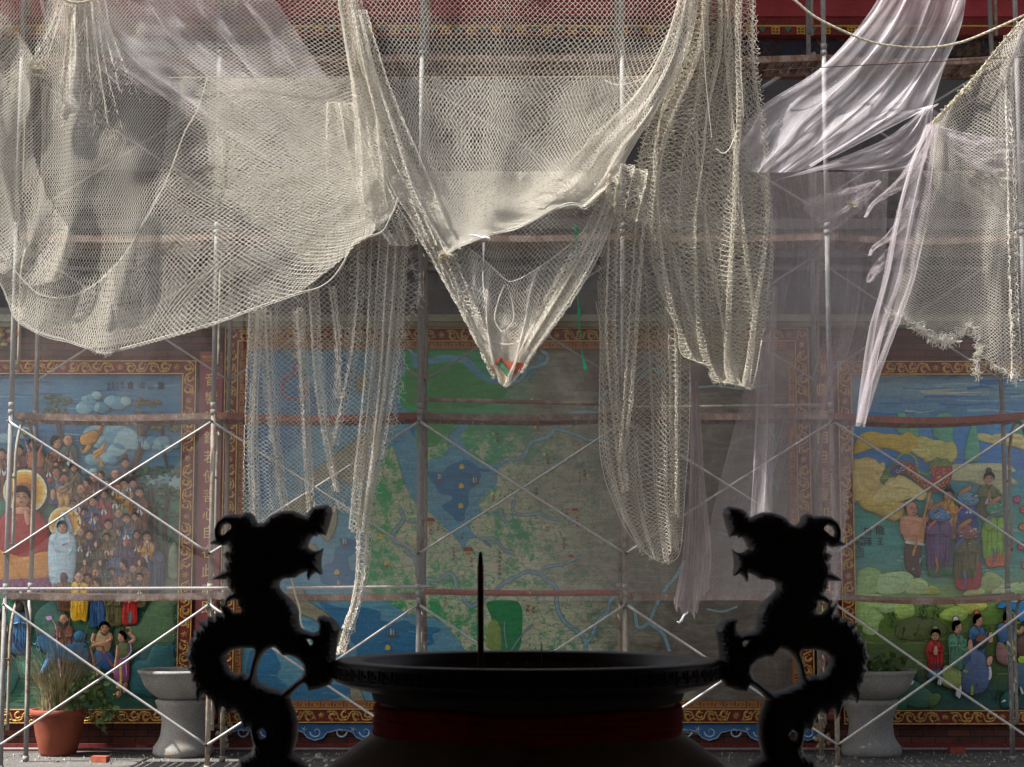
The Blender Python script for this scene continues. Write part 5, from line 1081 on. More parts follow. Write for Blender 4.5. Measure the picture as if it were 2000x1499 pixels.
hl([(620, 1240), (640, 1080), (700, 1010), (760, 1030), (860, 1100), (940, 1180), (960, 1280), (760, 1310)], (34, 78, 62)); hl([(860, 1240), (900, 1180), (980, 1160), (1020, 1200), (980, 1270), (900, 1300)], (58, 82, 40), 5); hl([(480, 1340), (600, 1180), (680, 1240), (640, 1330)], (28, 72, 56)); hl([(1610, 1250), (1650, 1160), (1720, 1130), (1760, 1200), (1740, 1300), (1640, 1310)], (24, 66, 62))
for p in ([(665, 1050), (700, 1030), (740, 1030), (735, 1060), (700, 1080)], [(1620, 1250), (1650, 1220), (1675, 1235)]): q = Rel(); q.poly(E6(p), 11, mcol((190, 196, 196)), 1); q.build('chipped_patch', M_PAINT, RM)
for ch, x, y, h in (('龍', 1718, 1036, 18), ('王', 1718.5, 1058, 14), ('朝', 1693.5, 1038, 15), ('拜', 1694, 1059, 17), ('歲', 1682, 1052, 8), ('末', 1682, 1063, 8), ('己', 1683, 1075, 8), ('丑', 1684, 1085, 8), ('臘', 1674, 1061, 8.5), ('月', 1675, 1071, 8.5), ('日', 1675, 1079, 7), ('作', 1675.5, 1089, 9)):
    text_obj('lettering', ch, x, y, h, M_INK, RM, .02)
# ------------------------------------------------------------------ scaffolding
YF, YB = 15.50, 16.30
PX = [-4.475, -2.667, -.823, 1.003, 2.850, 4.610]
LV = [1.57, 3.18, 4.81, 6.475, 8.1]
COLN = ['at the far left edge', 'beside the left couplet board', 'left of the map mural middle', 'right of the map mural middle', 'beside the right couplet board', 'at the far right edge']
LVN = ['bottom tier', 'second tier', 'third tier', 'fourth tier', 'top tier']
BAYN = ['in front of the left mural', 'in front of the map mural left third', 'in front of the map mural middle', 'in front of the map mural right third', 'in front of the right mural']
rd = random.Random(31)
def clampy(mb, x, y, z, r=.034, h=.05):
    mb.tube([(x, y, z - h / 2), (x, y, z + h / 2)], r, 10)
for i, X in enumerate(PX):
    for l in range(5):
        z0 = 0.0 if l == 0 else LV[l - 1] + .012; z1 = LV[l]
        rt = empty('scaffold', (X, YF, z0)); tag(rt, 'grey tubular scaffold frame %s, %s' % (COLN[i], LVN[l]), 'scaffold', 'scaffold frames standing in front of the wall')
        jx = rd.uniform(-.012, .012); jb = rd.uniform(-.012, .012)
        for (y, j) in ((YF, jx), (YB, jb)):
            mb = MB(); mb.tube([(X, y, z0), (X + j * .5, y, (z0 + z1) / 2), (X + j * .2, y, z1)], .0225, 14); clampy(mb, X + j * .2, y, z1 - .02, .030, .045)
            clampy(mb, X, y, z0 + .03, .029, .05)
            mb.build('post', M_PIPE2 if (i in (1, 3, 4) and l < 2) else M_PIPE, rt, True)
        mb = MB(); mb.tube([(X, YF, z1 - .06), (X, YB, z1 - .06)], .019, 10); mb.build('top_rung', M_PIPE2, rt, True)
        mb = MB()   # arched inner tube that stiffens the frame
        arc = [(X + .022, YF + .1, z0 + .35), (X + .022, YF + .1, z1 - .55), (X + .022, YF + .13, z1 - .3), (X + .022, YF + .25, z1 - .12), (X + .022, YF + .4, z1 - .08), (X + .022, YB - .25, z1 - .12), (X + .022, YB - .13, z1 - .3), (X + .022, YB - .1, z1 - .55), (X + .022, YB - .1, z0 + .35)]
        mb.tube([tuple(q) for q in spline(arc, 4)], .0155, 10)
        for zz in (z0 + .4, z1 - .6): mb.tube([(X, YF, zz), (X + .022, YF + .1, zz)], .01, 8); mb.tube([(X, YB, zz), (X + .022, YB - .1, zz)], .01, 8)
        mb.build('arch_tube', M_PIPE2, rt, True)
for k in range(5):
    a, b_ = PX[k], PX[k + 1]
    for l in range(4):
        zt, zb = LV[l] - .11, LV[l] - 1.28
        if l == 0: zt, zb = 1.455, .235
        rt = empty('cross_brace', (a, YF - .03, zb)); tag(rt, 'pair of crossed diagonal tubes %s, %s' % (BAYN[k], LVN[l]), 'cross brace', 'cross braces between the scaffold frames')
        sg = rd.uniform(-.015, .015)
        yo = 0 if l == 0 else (-.035 if l == 1 else .83)
        for d, yy in ((0, YF - .030 + yo), (1, YF - .052 + yo)):
            p0 = (a, yy, zb if d == 0 else zt); p1 = (b_, yy, zt if d == 0 else zb); mid = ((a + b_) / 2, yy, (zt + zb) / 2 + sg)
            mb = MB(); pts = [tuple(q) for q in spline([p0, mid, p1], 8)]
            rs = [.0105] * len(pts); rs[0] = rs[-1] = .013
            mb.tube(pts, .0105, 8, rs=rs)
            mb.build('brace_tube', M_BRACE, rt, True)
        mb = MB()
        for x in (a, b_):
            for z in (zt, zb): mb.tube([(x, YF - .085 + yo, z), (x, YF - .02 + yo, z)], .009, 8)
        mb.build('lock_pin', M_PIPE, rt, True)
# walkway planks hooked on the frames
for k in range(5):
    a, b_ = PX[k] + .02, PX[k + 1] - .02
    for l in range(4):
        if l == 0 and k == 2: continue
        z = LV[l] - .045; red = (k + l) % 3 == 2 and l < 2
        rt = empty('scaffold_plank', (a, YF + .05, z)); tag(rt, '%s steel walkway plank %s, above the %s' % ('reddish' if red else 'brown', BAYN[k], LVN[l]), 'plank', 'walkway planks hooked on the scaffold')
        m_ = M_PLANKR if red else M_PLANK; sag = rd.uniform(.006, .03) if k != 4 else .045
        n = 14
        for y0, y1 in ((YF + .05, YF + .085), (YF + .515, YF + .55)):
            mb = MB()
            for q in range(n):
                u0, u1 = q / n, (q + 1) / n; zz = lambda u: z - sag * math.sin(math.pi * u)
                x0, x1 = a + (b_ - a) * u0, a + (b_ - a) * u1
                mb.add([(x0, y0, zz(u0) - .03), (x1, y0, zz(u1) - .03), (x1, y1, zz(u1) - .03), (x0, y1, zz(u0) - .03), (x0, y0, zz(u0) + .028), (x1, y0, zz(u1) + .028), (x1, y1, zz(u1) + .028), (x0, y1, zz(u0) + .028)],
                       [(0, 3, 2, 1), (4, 5, 6, 7), (0, 1, 5, 4), (2, 3, 7, 6)])
            mb.build('side_rail', m_, rt)
        mb = MB()
        for q in range(24):
            u0, u1 = q / 24 + .004, (q + 1) / 24 - .006; zz = z - sag * math.sin(math.pi * (u0 + u1) / 2)
            mb.box(a + (b_ - a) * u0, a + (b_ - a) * u1, YF + .0855, YF + .5145, zz + .008, zz + .014)
        for q in range(6): x = a + (b_ - a) * (q + .5) / 6; mb.box(x - .012, x + .012, YF + .0855, YF + .5145, z - sag * math.sin(math.pi * (q + .5) / 6) - .022, z - sag * math.sin(math.pi * (q + .5) / 6) + .0075)
        mb.build('deck', M_PLANK, rt)
        for x in (a - .03, b_ + .03):
            for y in (YF + .1, YF + .5): mb = MB(); mb.tube([(x - .03 if x > a else x + .03, y, z), (x, y, z + .03), (x + (.02 if x > a else -.02), y, z - .02)], .009, 6); mb.build('hook', M_PIPE2, rt, True)
def pipe(name, label, p0, p1, r, mat, cat='pipe', group=None, sag=0.0):
    mb = MB(); mid = [(p0[i] + p1[i]) / 2 for i in range(3)]; mid[2] -= sag
    mb.tube([tuple(q) for q in spline([p0, mid, p1], 8)], r, 12); o = mb.build(name, mat, None, True, loc=p0); return tag(o, label, cat, group)
pipe('loose_pipe', 'pale bare tube lying on the low walkway left of the map middle', P(560, 1149, YF - .01), P(848, 1146, YF - .01), .014, M_BRACE)
pipe('loose_pipe', 'thinner pale tube lying in front of the left mural walkway', P(-40, 1151, YF - .02), P(456, 1149, YF - .04), .013, M_BRACE)
pipe('angle_beam', 'rusty red steel beam across the middle bay behind the incense stick', P(829, 1156, YF - .03), P(1212, 1158, YF - .03), .026, M_PLANKR, 'beam', None, .01)
pipe('loose_pipe', 'dark tube on the second walkway right of the map middle', P(1226, 797, YF - .02), P(1612, 792, YF - .02), .016, M_PIPE2)
pipe('guard_rail', 'raised speckled rail above the second walkway in the middle bay', P(829, 781, YF + .02), P(1175, 789, YF + .02), .019, M_PLANK, 'rail')
for x, y0 in ((-4.475, 0), (2.85, 0)): pass
pipe('conduit', 'thin grey conduit running along the foot of the wall', (-9, WY - .15, .03), (9, WY - .15, .03), .014, M_PIPE, 'conduit')
# diagonal blue-grey stays up high
pipe('diagonal_stay', 'blue grey diagonal tube at the upper right under the red beam', P(1488, 172, YB + .1), P(1592, 104, YB + .1), .018, M_BRACE, 'tube')
pipe('diagonal_stay', 'pale diagonal tube rising behind the pink mesh at the upper right', P(1812, 208, YB + .1), P(1990, 100, YB + .1), .012, M_BRACE, 'tube')
pipe('cable', 'thin dark cable sagging across the upper right', P(1490, 138, 14.9), P(2030, 110, 14.9), .004, M_CHAR, 'cable', None, .0)
pipe('cable', 'thin taut wire carrying the folded nets across the middle', P(330, 152, 15.05), P(1480, 150, 15.05), .004, M_ROPE, 'cable')
def rope(name, label, pts, r, mat, cat='rope', knots=0, Y=15.0, n=14):
    """three strands twisted round a sagging line"""
    ctrl = np.array([(x, y, (q[0] if q else Y)) for x, y, *q in pts]); q = PA(spline(ctrl, n)); mb = MB()
    d = np.r_[0, np.cumsum(np.linalg.norm(np.diff(q, axis=0), axis=1))]; L = d[-1]; m = max(8, int(L / (r * 1.6)))
    u = np.linspace(0, L, m); c = np.stack([np.interp(u, d, q[:, k]) for k in range(3)], 1)
    t = np.gradient(c, axis=0); t /= np.linalg.norm(t, axis=1, keepdims=True) + 1e-9
    a = np.cross(t, (0, 1, 0)); a /= np.linalg.norm(a, axis=1, keepdims=True) + 1e-9; b = np.cross(t, a)
    for s in range(3):
        ph = u / (r * 2.2) + s * 2.094
        mb.tube([tuple(v) for v in c + (a * np.cos(ph)[:, None] + b * np.sin(ph)[:, None]) * r * .5], r * .55, 5)
    o = mb.build(name, mat, None, True, loc=tuple(c[0])); tag(o, label, cat); return o, c
rope('sagging_rope', 'thick twisted rope sagging across the top right corner', [(1535, -12), (1556, 4), (1590, 32), (1640, 58), (1700, 82), (1760, 92), (1820, 93), (1880, 82), (1940, 58), (2010, 26)], .011, M_ROPE, Y=14.8)
rope('hanging_rope', 'frayed thin rope hanging beside the left dragon handle', [(566, 1120), (572, 1140), (578, 1165), (586, 1190), (588, 1215), (598, 1240), (608, 1262)], .008, M_ROPE, Y=15.3)
# ------------------------------------------------------------------ knotted nets: every cord is a real tube
def tubes_mesh(name, A, Mid, B, rad, mat, parent=None, loc=None, rvar=None):
    """A,Mid,B (N,3): cords from A to B over Mid, as 3-sided tubes, one mesh"""
    N = len(A)
    if N == 0: return None
    rings = []
    for p, t in ((A, Mid - A), (Mid, B - A), (B, B - Mid)):
        t = t / (np.linalg.norm(t, axis=1, keepdims=True) + 1e-9)
        a = np.cross(t, np.array([0.03, 1, .02])); a /= np.linalg.norm(a, axis=1, keepdims=True) + 1e-9; b = np.cross(t, a)
        rr = (rad if rvar is None else rad * rvar)[:, None] if not np.isscalar(rad) or rvar is not None else rad
        rings.append(np.stack([p + (a * math.cos(k * 2.0944) + b * math.sin(k * 2.0944)) * rr for k in range(3)], 1))
    V = np.stack(rings, 1).reshape(-1, 3)                       # N*9
    base = (np.arange(N) * 9)[:, None]
    q = []
    for s in range(2):
        for k in range(3):
            k2 = (k + 1) % 3; q.append([s * 3 + k, s * 3 + k2, s * 3 + 3 + k2, s * 3 + 3 + k])
    F = (base[:, None, :] + np.array(q)[None]).reshape(-1, 4)
    if loc is None: loc = tuple(A[0])
    V = V - np.array(loc)
    me = bpy.data.meshes.new(name); me.vertices.add(len(V)); me.vertices.foreach_set('co', V.astype(np.float32).ravel())
    me.loops.add(F.size); me.loops.foreach_set('vertex_index', F.ravel().astype(np.int32))
    me.polygons.add(len(F)); me.polygons.foreach_set('loop_start', (np.arange(len(F)) * 4).astype(np.int32)); me.polygons.foreach_set('loop_total', np.full(len(F), 4, np.int32))
    me.polygons.foreach_set('use_smooth', np.ones(len(F), bool)); me.update(); me.validate()
    me.materials.append(mat)
    o = bpy.data.objects.new(name, me); COL.objects.link(o)
    if parent is not None: o.parent = parent; o.location = tuple(a - b for a, b in zip(loc, parent.location))
    else: o.location = loc
    return o
class Net:
    def __init__(s): s.A = []; s.M = []; s.B = []; s.R = []
    def patch(s, ctrl, cell=9.0, mask=None, folds=(), dY=0.0, warp=.02, seed=0, rad=.0026, sag=.14, rot=0, holes=0.0, aspect=1.0, nuv=None, jit=.05, wav=.05, fade=0):
        """ctrl: rows (top to bottom) of (px,py,Y). cell: mesh size in photo pixels where the net hangs flat"""
        C = np.array([[(c[0], c[1], c[2]) for c in row] for row in ctrl], float); Rn, Cn = C.shape[:2]
        wmax = max(np.linalg.norm(np.diff(row[:, :2], axis=0), axis=1).sum() for row in C); hmax = max(np.linalg.norm(np.diff(C[:, j, :2], axis=0), axis=1).sum() for j in range(Cn))
        nu, nv = nuv if nuv else (int(wmax / cell), int(hmax / (cell * .5 * aspect)))
        I, J = np.meshgrid(np.arange(nv + 1), np.arange(nu + 1), indexing='ij')
        sj = (J + .5 * (I % 2)) / nu; ti = I / nv
        r = np.random.RandomState(seed); x = sj.ravel(); y = ti.ravel()
        sx = x + warp * snoise(x * 1.5, y * 1.5, seed + 1) + jit / nu * r.normal(size=x.size); sy = y + warp * snoise(x * 1.3, y * 1.3, seed + 2) + jit * 1.5 / nv * r.normal(size=x.size)
        W1 = catmull_w(sy * (Rn - 1), Rn); W2 = catmull_w(sx * (Cn - 1), Cn)
        Pp = np.einsum('nr,nc,rcd->nd', W1, W2, C)
        for f in folds:      # (waves across, px amplitude, depth amplitude, phase, lean down the net, growth)
            k, ax, ay, ph, lean = f[:5]; gr = f[5] if len(f) > 5 else 0
            env = (1 - gr) + gr * sy if gr >= 0 else (1 + gr) - gr * (1 - sy)
            w_ = 2 * np.pi * k * (sx + lean * sy + .05 * snoise(sx, sy, seed + 7)) + ph
            Pp[:, 0] += ax * env * np.sin(w_); Pp[:, 2] += .6 * ay * env * np.cos(w_)
        Pp[:, 2] += dY * .45 + wav * snoise(sx * 2, sy * 2, seed + 3)
        px = Pp[:, 0].reshape(nv + 1, nu + 1); py = Pp[:, 1].reshape(nv + 1, nu + 1); Wd = PA(Pp).reshape(nv + 1, nu + 1, 3)
        for i in range(nv):
            js = np.arange(nu + 1)
            for dj in ((0, -1) if i % 2 == 0 else (0, 1)):
                j2 = js + dj; ok = (j2 >= 0) & (j2 <= nu); j, k = js[ok], j2[ok]
                a, b = Wd[i, j], Wd[i + 1, k]; mx, my = (px[i, j] + px[i + 1, k]) / 2, (py[i, j] + py[i + 1, k]) / 2
                keep = np.ones(len(j), bool)
                if mask is not None: keep &= inside(mask, mx, my)
                if holes: keep &= r.rand(len(j)) > holes
                if fade: keep &= r.rand(len(j)) > (i / nv) ** fade
                a, b = a[keep], b[keep]; L = np.linalg.norm(b - a, axis=1); good = L < .16; a, b, L = a[good], b[good], L[good]
                m = (a + b) / 2; m[:, 2] -= sag * L; m[:, 0] += sag * .5 * L * (1 if dj == 0 else -1)
                s.A.append(a); s.M.append(m); s.B.append(b); s.R.append(np.full(len(a), rad) * r.uniform(.8, 1.25, len(a)))
        return s
    def fray(s, path, n, L=14, rad=.0022, seed=0, Y=15.0, bunch=5):
        """loose broken cords along a torn edge"""
        q = spline([(x, y) for x, y in path], 10); r = np.random.RandomState(seed)
        for k in range(n):
            p = q[r.randint(len(q))] + r.normal(size=2) * 1.6; a = r.uniform(0, 6.28); pts = [p]
            for m in range(bunch): a += r.normal() * .9; a = a * .85 + 1.57 * .15; pts.append(pts[-1] + np.array([math.cos(a), math.sin(a)]) * L / bunch * r.uniform(.5, 1.3))
            y = Y + r.uniform(-.03, .03); w_ = PA(np.array([(c[0], c[1], y) for c in pts]))
            s.A.append(w_[:-1]); s.B.append(w_[1:]); s.M.append((w_[:-1] + w_[1:]) / 2 + r.normal(size=(bunch, 3)) * .002); s.R.append(np.full(bunch, rad))
        return s
    def cordline(s, path, rad=.004, Y=15.0, per=10):
        q = spline([(p[0], p[1], p[2] if len(p) > 2 else Y) for p in path], per); w_ = PA(q)
        s.A.append(w_[:-1]); s.B.append(w_[1:]); s.M.append((w_[:-1] + w_[1:]) / 2); s.R.append(np.full(len(w_) - 1, rad)); return s
    def build(s, name, mat, label=None, parent=None, group=None, cat='net'):
        A, M_, B, R = np.vstack(s.A), np.vstack(s.M), np.vstack(s.B), np.concatenate(s.R)
        o = tubes_mesh(name, A, M_, B, 1.0, mat, parent, rvar=R)
        if label: tag(o, label, cat, group)
        print(name, len(A)); return o
def row(y, xs, Y): return [(x, y if not isinstance(y, (list, tuple)) else y[i], Y if not isinstance(Y, (list, tuple)) else Y[i]) for i, x in enumerate(xs)]

# --- A: wide left net, gathered at the top near x=150 and x=690, its belly hanging to (200,690)
botA = [(-60, 500), (0, 556), (28, 622), (60, 645), (95, 660), (130, 668), (165, 680), (200, 692), (240, 684), (300, 668), (360, 651), (420, 634), (480, 612), (520, 597), (580, 576), (620, 565), (648, 547), (670, 518), (690, 480), (715, 466), (745, 456), (764, 425), (778, 390)]
ctrlA = [[(-70, -70, 15.0), (60, -60, 15.05), (128, -40, 14.95), (175, -40, 14.95), (330, -60, 15.1), (520, -60, 15.1), (690, -60, 15.0)],
         [(-70, 90, 14.95), (60, 120, 15.0), (140, 110, 14.85), (190, 110, 14.85), (320, 110, 15.05), (520, 110, 15.1), (730, 150, 15.0)],
         [(-70, 260, 14.9), (70, 280, 14.95), (150, 270, 14.8), (215, 270, 14.8), (330, 270, 14.95), (540, 270, 15.0), (770, 300, 14.95)],
         [(-70, 430, 14.8), (50, 450, 14.8), (150, 450, 14.7), (235, 450, 14.7), (345, 440, 14.75), (560, 420, 14.85), (785, 370, 14.9)],
         [(-60, 520, 14.75), (28, 622, 14.7), (120, 666, 14.6), (205, 692, 14.55), (330, 662, 14.6), (560, 585, 14.7), (790, 400, 14.85)]]
n = Net()
topA = [(-80, -80), (720, -80)]
n.patch(ctrlA, 8.8, topA + [(800, 360)] + botA[::-1], folds=[(4, 3, .05, .4, .12), (3, 5, .06, 2, .2, -.8)], seed=1, rad=.0022, warp=.01, jit=.04)
mA2 = [(335, 152), (328, 250), (312, 350), (288, 425), (240, 500), (190, 550), (135, 578), (80, 574), (34, 545), (-60, 440)] + botA[1:] + [(760, 300), (735, 152)]
n.patch(ctrlA, 8.4, mA2, folds=[(3, 5, .05, 2.4, -.15), (7, 2.5, .03, .6, -.2)], dY=.16, seed=2, rad=.0022, warp=.02)
mA3 = [(405, 152), (404, 250), (408, 320), (440, 382), (500, 430), (545, 470), (580, 502), (625, 525), (660, 520), (690, 478), (745, 452), (772, 395), (745, 250), (735, 152)]
n.patch(ctrlA, 8.4, mA3, folds=[(6, 5, .05, .4, .3)], dY=.26, seed=3, rad=.0024, jit=.2)
n.patch(ctrlA, 8.0, mA3, folds=[(5, 5, .05, 3.4, -.3)], dY=.2, seed=34, rad=.0024, jit=.2)
mA4 = [(400, 335), (480, 335), (560, 335), (740, 335), (770, 395), (745, 452), (690, 474), (640, 500), (560, 480), (470, 420), (420, 380)]
n.patch(ctrlA, 8.8, mA4, folds=[(6, 8, .05, 1.4, -.3), (14, 3, .03, .6, .1)], dY=.34, seed=33, rad=.0025, jit=.2)
# rolled left edge
mA5 = [(-80, 0), (8, 28), (45, 78), (78, 132), (62, 210), (64, 300), (92, 385), (150, 470), (120, 545), (60, 560), (-80, 500)]
n.patch(ctrlA, 8.6, mA5, folds=[(8, 5, .05, 3.4, .3)], dY=-.12, seed=4, rad=.0022)
mA6 = [(-80, 140), (60, 139), (58, 210), (30, 300), (40, 420), (20, 520), (-80, 440)]
n.patch(ctrlA, 8.6, mA6, folds=[(9, 6, .05, .4, -.3)], dY=-.2, seed=5, rad=.0022)
# tight gathers that fall from the tie at the top left
for k, (xa, xb, wa, wb, yb, c_, sd_) in enumerate(((140, 128, 12, 34, 250, 8, 41), (160, 190, 14, 44, 300, 10, 42), (172, 226, 12, 40, 330, 8, 43), (150, 150, 18, 40, 180, 10, 44), (185, 262, 14, 40, 210, 7, 45), (125, 70, 12, 36, 140, 7, 46))):
    n.patch([[(xa - wa, -30, 14.85), (xa, -30, 14.8), (xa + wa, -30, 14.85)], [((xa * .6 + xb * .4) - wa, yb * .4, 14.84), ((xa * .6 + xb * .4), yb * .4, 14.8), ((xa * .6 + xb * .4) + wa, yb * .4, 14.84)], [(xb - wb, yb, 14.85), (xb, yb, 14.82), (xb + wb, yb, 14.85)]],
            [(0, -40), (400, -40), (xb + wb, yb * .8), (xb + 4, yb), (xb - wb, yb * .75), (0, 60)], folds=[(2, 4, .03, k, .2)], nuv=(c_, int(yb / 4.6)), seed=sd_, rad=.0023, fade=2)
n.cordline([(405, 152, 14.9), (385, 215, 14.85), (360, 260, 14.8), (330, 340, 14.75), (300, 400, 14.7), (240, 500, 14.68), (190, 552, 14.66), (135, 580, 14.64), (78, 575, 14.64), (30, 530, 14.7), (-20, 470, 14.75)], .0042)
netA = n.build('scaffold_net', M_NET, 'wide cream knotted net hanging in a deep belly over the left mural', group='cream nets draped on the scaffold')
n = Net(); 
for o_ in (0, 2.2, 3.8): n.cordline([(x + math.sin(x * .3 + o_), y - o_ + math.sin(x * .21 + o_), 14.6) for x, y in botA], .0024)
n.fray([(190, 686), (205, 692), (220, 686)], 40, 9, seed=3, Y=14.6)
n.build('edge_cord', M_NET, parent=netA)
# --- B: bunched column between the two swags
n = Net()
def bunch(n, path, cols, seed, folds=2, rad=.0023, dens=3.6):
    """path rows of (x_left, x_right, y, Y); a gathered length of net"""
    ctrl = []
    for (xl, xr, y, Y) in path: ctrl.append([(xl + (xr - xl) * q, y, Y + .05 * math.sin(q * 9 + y)) for q in (0, .25, .5, .75, 1)])
    H = path[-1][2] - path[0][2]
    return n.patch(ctrl, folds=[(folds, 4, .05, seed, .1), (folds * 2.3, 2.5, .03, seed * 2, .15)], nuv=(cols, int(H / dens)), seed=seed, rad=rad, warp=.02, jit=.16)
bunch(n, [(648, 692, -40, 14.9), (668, 712, 80, 14.88), (680, 740, 160, 14.85), (688, 765, 240, 14.85), (692, 790, 320, 14.8), (700, 800, 400, 14.8), (760, 812, 480, 14.85)], 16, 51)
bunch(n, [(652, 688, -40, 14.95), (672, 708, 80, 14.93), (684, 736, 160, 14.9), (700, 765, 240, 14.9), (735, 800, 320, 14.85), (775, 850, 400, 14.8), (835, 880, 490, 14.75)], 15, 52)
bunch(n, [(690, 712, 20, 14.8), (712, 748, 140, 14.78), (735, 790, 240, 14.76), (752, 838, 340, 14.75), (800, 870, 420, 14.72), (855, 905, 492, 14.72)], 12, 53)
bunch(n, [(640, 690, 200, 15.0), (640, 740, 320, 15.0), (660, 770, 400, 15.0), (690, 745, 455, 15.0)], 14, 54)
n.cordline([(693, 30, 14.8), (705, 80, 14.78), (716, 130, 14.76)], .004); n.cordline([(735, 235, 14.74), (745, 330, 14.74), (775, 400, 14.74)], .004)
netB = n.build('scaffold_net', M_NET, 'tightly bunched column of cream net between the left belly and the central swag', group='cream nets draped on the scaffold')
# --- C: central swag
ctrlC = [[(690, -70, 15.0), (850, -70, 15.05), (1020, -70, 15.05), (1190, -70, 15.05), (1352, -70, 15.0)],
         [(712, 70, 14.95), (860, 60, 15.0), (1020, 60, 15.0), (1190, 70, 15.0), (1335, 70, 14.95)],
         [(742, 200, 14.9), (870, 200, 14.9), (1000, 205, 14.88), (1130, 200, 14.9), (1268, 170, 14.9)],
         [(790, 330, 14.85), (880, 345, 14.8), (990, 340, 14.78), (1100, 320, 14.8), (1225, 270, 14.85)],
         [(838, 440, 14.8), (890, 440, 14.72), (985, 415, 14.7), (1080, 380, 14.72), (1200, 335, 14.8)],
         [(866, 505, 14.78), (905, 482, 14.66), (985, 458, 14.64), (1085, 410, 14.66), (1190, 372, 14.76)]]
botC = [(852, 492), (866, 506), (890, 486), (918, 474), (960, 460), (1005, 450), (1050, 428), (1100, 405), (1125, 402), (1142, 408), (1165, 392), (1195, 350), (1225, 290), (1255, 220), (1290, 140), (1345, 40), (1352, -80)]
mC = [(690, -80), (716, 90), (740, 190), (775, 290), (812, 400)] + botC
n = Net(); n.patch(ctrlC, 9.6, mC, folds=[(3, 4, .05, .4, .1)], seed=11, rad=.0023, warp=.01, jit=.03)
mC2 = [(722, 153), (1296, 150), (1260, 215), (1225, 290), (1195, 350), (1165, 392), (1142, 408), (1125, 402), (1100, 405), (1050, 428), (1005, 450), (960, 460), (918, 474), (890, 486), (866, 506), (852, 492), (812, 400), (760, 260)]
n.patch(ctrlC, 8.8, mC2, folds=[(3, 6, .05, 2.4, -.15)], dY=.14, seed=12, rad=.0022)
mC3 = [(785, 335), (1205, 335), (1165, 392), (1125, 402), (1100, 405), (1050, 428), (960, 460), (890, 486), (866, 506), (852, 492), (812, 400)]
n.patch(ctrlC, 8.4, mC3, folds=[(5, 5, .05, .4, .2)], dY=.24, seed=13, rad=.0024, jit=.15)
n.patch(ctrlC, 9.2, mC3, folds=[(4, 7, .05, 3.4, -.2)], dY=.30, seed=14, rad=.0022, jit=.2)
# rolled right hem of the swag
hem = [[(1336, -60, 14.85), (1350, -60, 14.8), (1366, -60, 14.85)], [(1292, 90, 14.8), (1318, 96, 14.75), (1346, 84, 14.8)], [(1235, 190, 14.75), (1262, 210, 14.7), (1285, 205, 14.75)], [(1160, 262, 14.72), (1200, 290, 14.68), (1232, 290, 14.72)], [(1090, 335, 14.7), (1150, 365, 14.66), (1200, 350, 14.7)], [(1000, 400, 14.68), (1090, 408, 14.64), (1150, 404, 14.68)]]
n.patch(hem, nuv=(15, 150), seed=15, rad=.0027, folds=[(3, 3, .03, 0, .2)], jit=.12); n.patch(hem, nuv=(13, 130), seed=16, rad=.0027, folds=[(2, 4, .03, 2, .2)], jit=.12, dY=.06)
n.cordline([(1336, 0, 14.78), (1290, 95, 14.76), (1268, 135, 14.76), (1244, 158, 14.76), (1205, 166, 14.8), (1180, 156, 14.85)], .0036)
netC = n.build('scaffold_net', M_NET, 'large central swag of cream net dipping between the two bunched columns', group='cream nets draped on the scaffold')
n = Net()
for o_ in (0, 2.0, 4.5): n.cordline([(x, y - o_ + math.sin(x * .2 + o_), 14.63) for x, y in botC[1:11]], .0023)
n.fray([(860, 498), (880, 496)], 50, 10, seed=4, Y=14.66); n.build('edge_cord', M_NET, parent=netC)
# --- D: pointed bag below the swag
ctrlD = [[(780, 380, 14.95), (880, 400, 15.0), (985, 400, 15.05), (1100, 400, 15.0), (1218, 372, 14.95)],
         [(812, 450, 14.9), (900, 470, 14.9), (990, 490, 14.95), (1085, 470, 14.9), (1196, 440, 14.9)],
         [(850, 530, 14.85), (920, 560, 14.82), (992, 580, 14.85), (1062, 560, 14.82), (1150, 525, 14.85)],
         [(895, 620, 14.8), (940, 645, 14.72), (992, 655, 14.72), (1040, 645, 14.72), (1098, 612, 14.8)],
         [(935, 690, 14.76), (958, 705, 14.66), (990, 712, 14.64), (1018, 705, 14.66), (1045, 688, 14.76)],
         [(968, 740, 14.74), (978, 752, 14.64), (986, 758, 14.62), (996, 752, 14.64), (1012, 738, 14.74)]]
mD = [(775, 370), (800, 430), (830, 488), (865, 550), (900, 610), (930, 668), (958, 715), (975, 748), (987, 758), (1003, 748), (1016, 730), (1022, 712), (1050, 678), (1092, 612), (1130, 548), (1160, 490), (1186, 430), (1215, 372), (1100, 395), (960, 450), (870, 500), (840, 450), (800, 380)]
n = Net(); n.patch(ctrlD, 9.4, mD, folds=[(3, 4, .04, .4, .1)], seed=21, rad=.0019, dY=.12)
mD2 = [(800, 420), (860, 440), (905, 478), (960, 520), (1000, 549), (1040, 530), (1100, 490), (1150, 440), (1190, 395), (1215, 372)] + mD[16:8:-1] + mD[8:1:-1]
mD2 = [(800, 420), (860, 440), (905, 478), (960, 520), (1000, 549), (1040, 530), (1100, 490), (1150, 440), (1195, 390), (1210, 380), (1186, 430), (1160, 490), (1130, 548), (1092, 612), (1050, 678), (1022, 712), (1016, 730), (1003, 748), (987, 758), (975, 748), (958, 715), (930, 668), (900, 610), (865, 550), (830, 488)]
n.patch(ctrlD, 8.6, mD2, folds=[(3, 7, .04, 2.4, .1), (7, 3, .03, 0, .3)], seed=22, rad=.0022, dY=-.06)
bunch(n, [(1178, 1218, 372, 14.8), (1150, 1196, 440, 14.78), (1104, 1162, 520, 14.75), (1058, 1112, 600, 14.7), (1018, 1056, 675, 14.66), (1002, 1022, 728, 14.64)], 12, 55, rad=.0023)
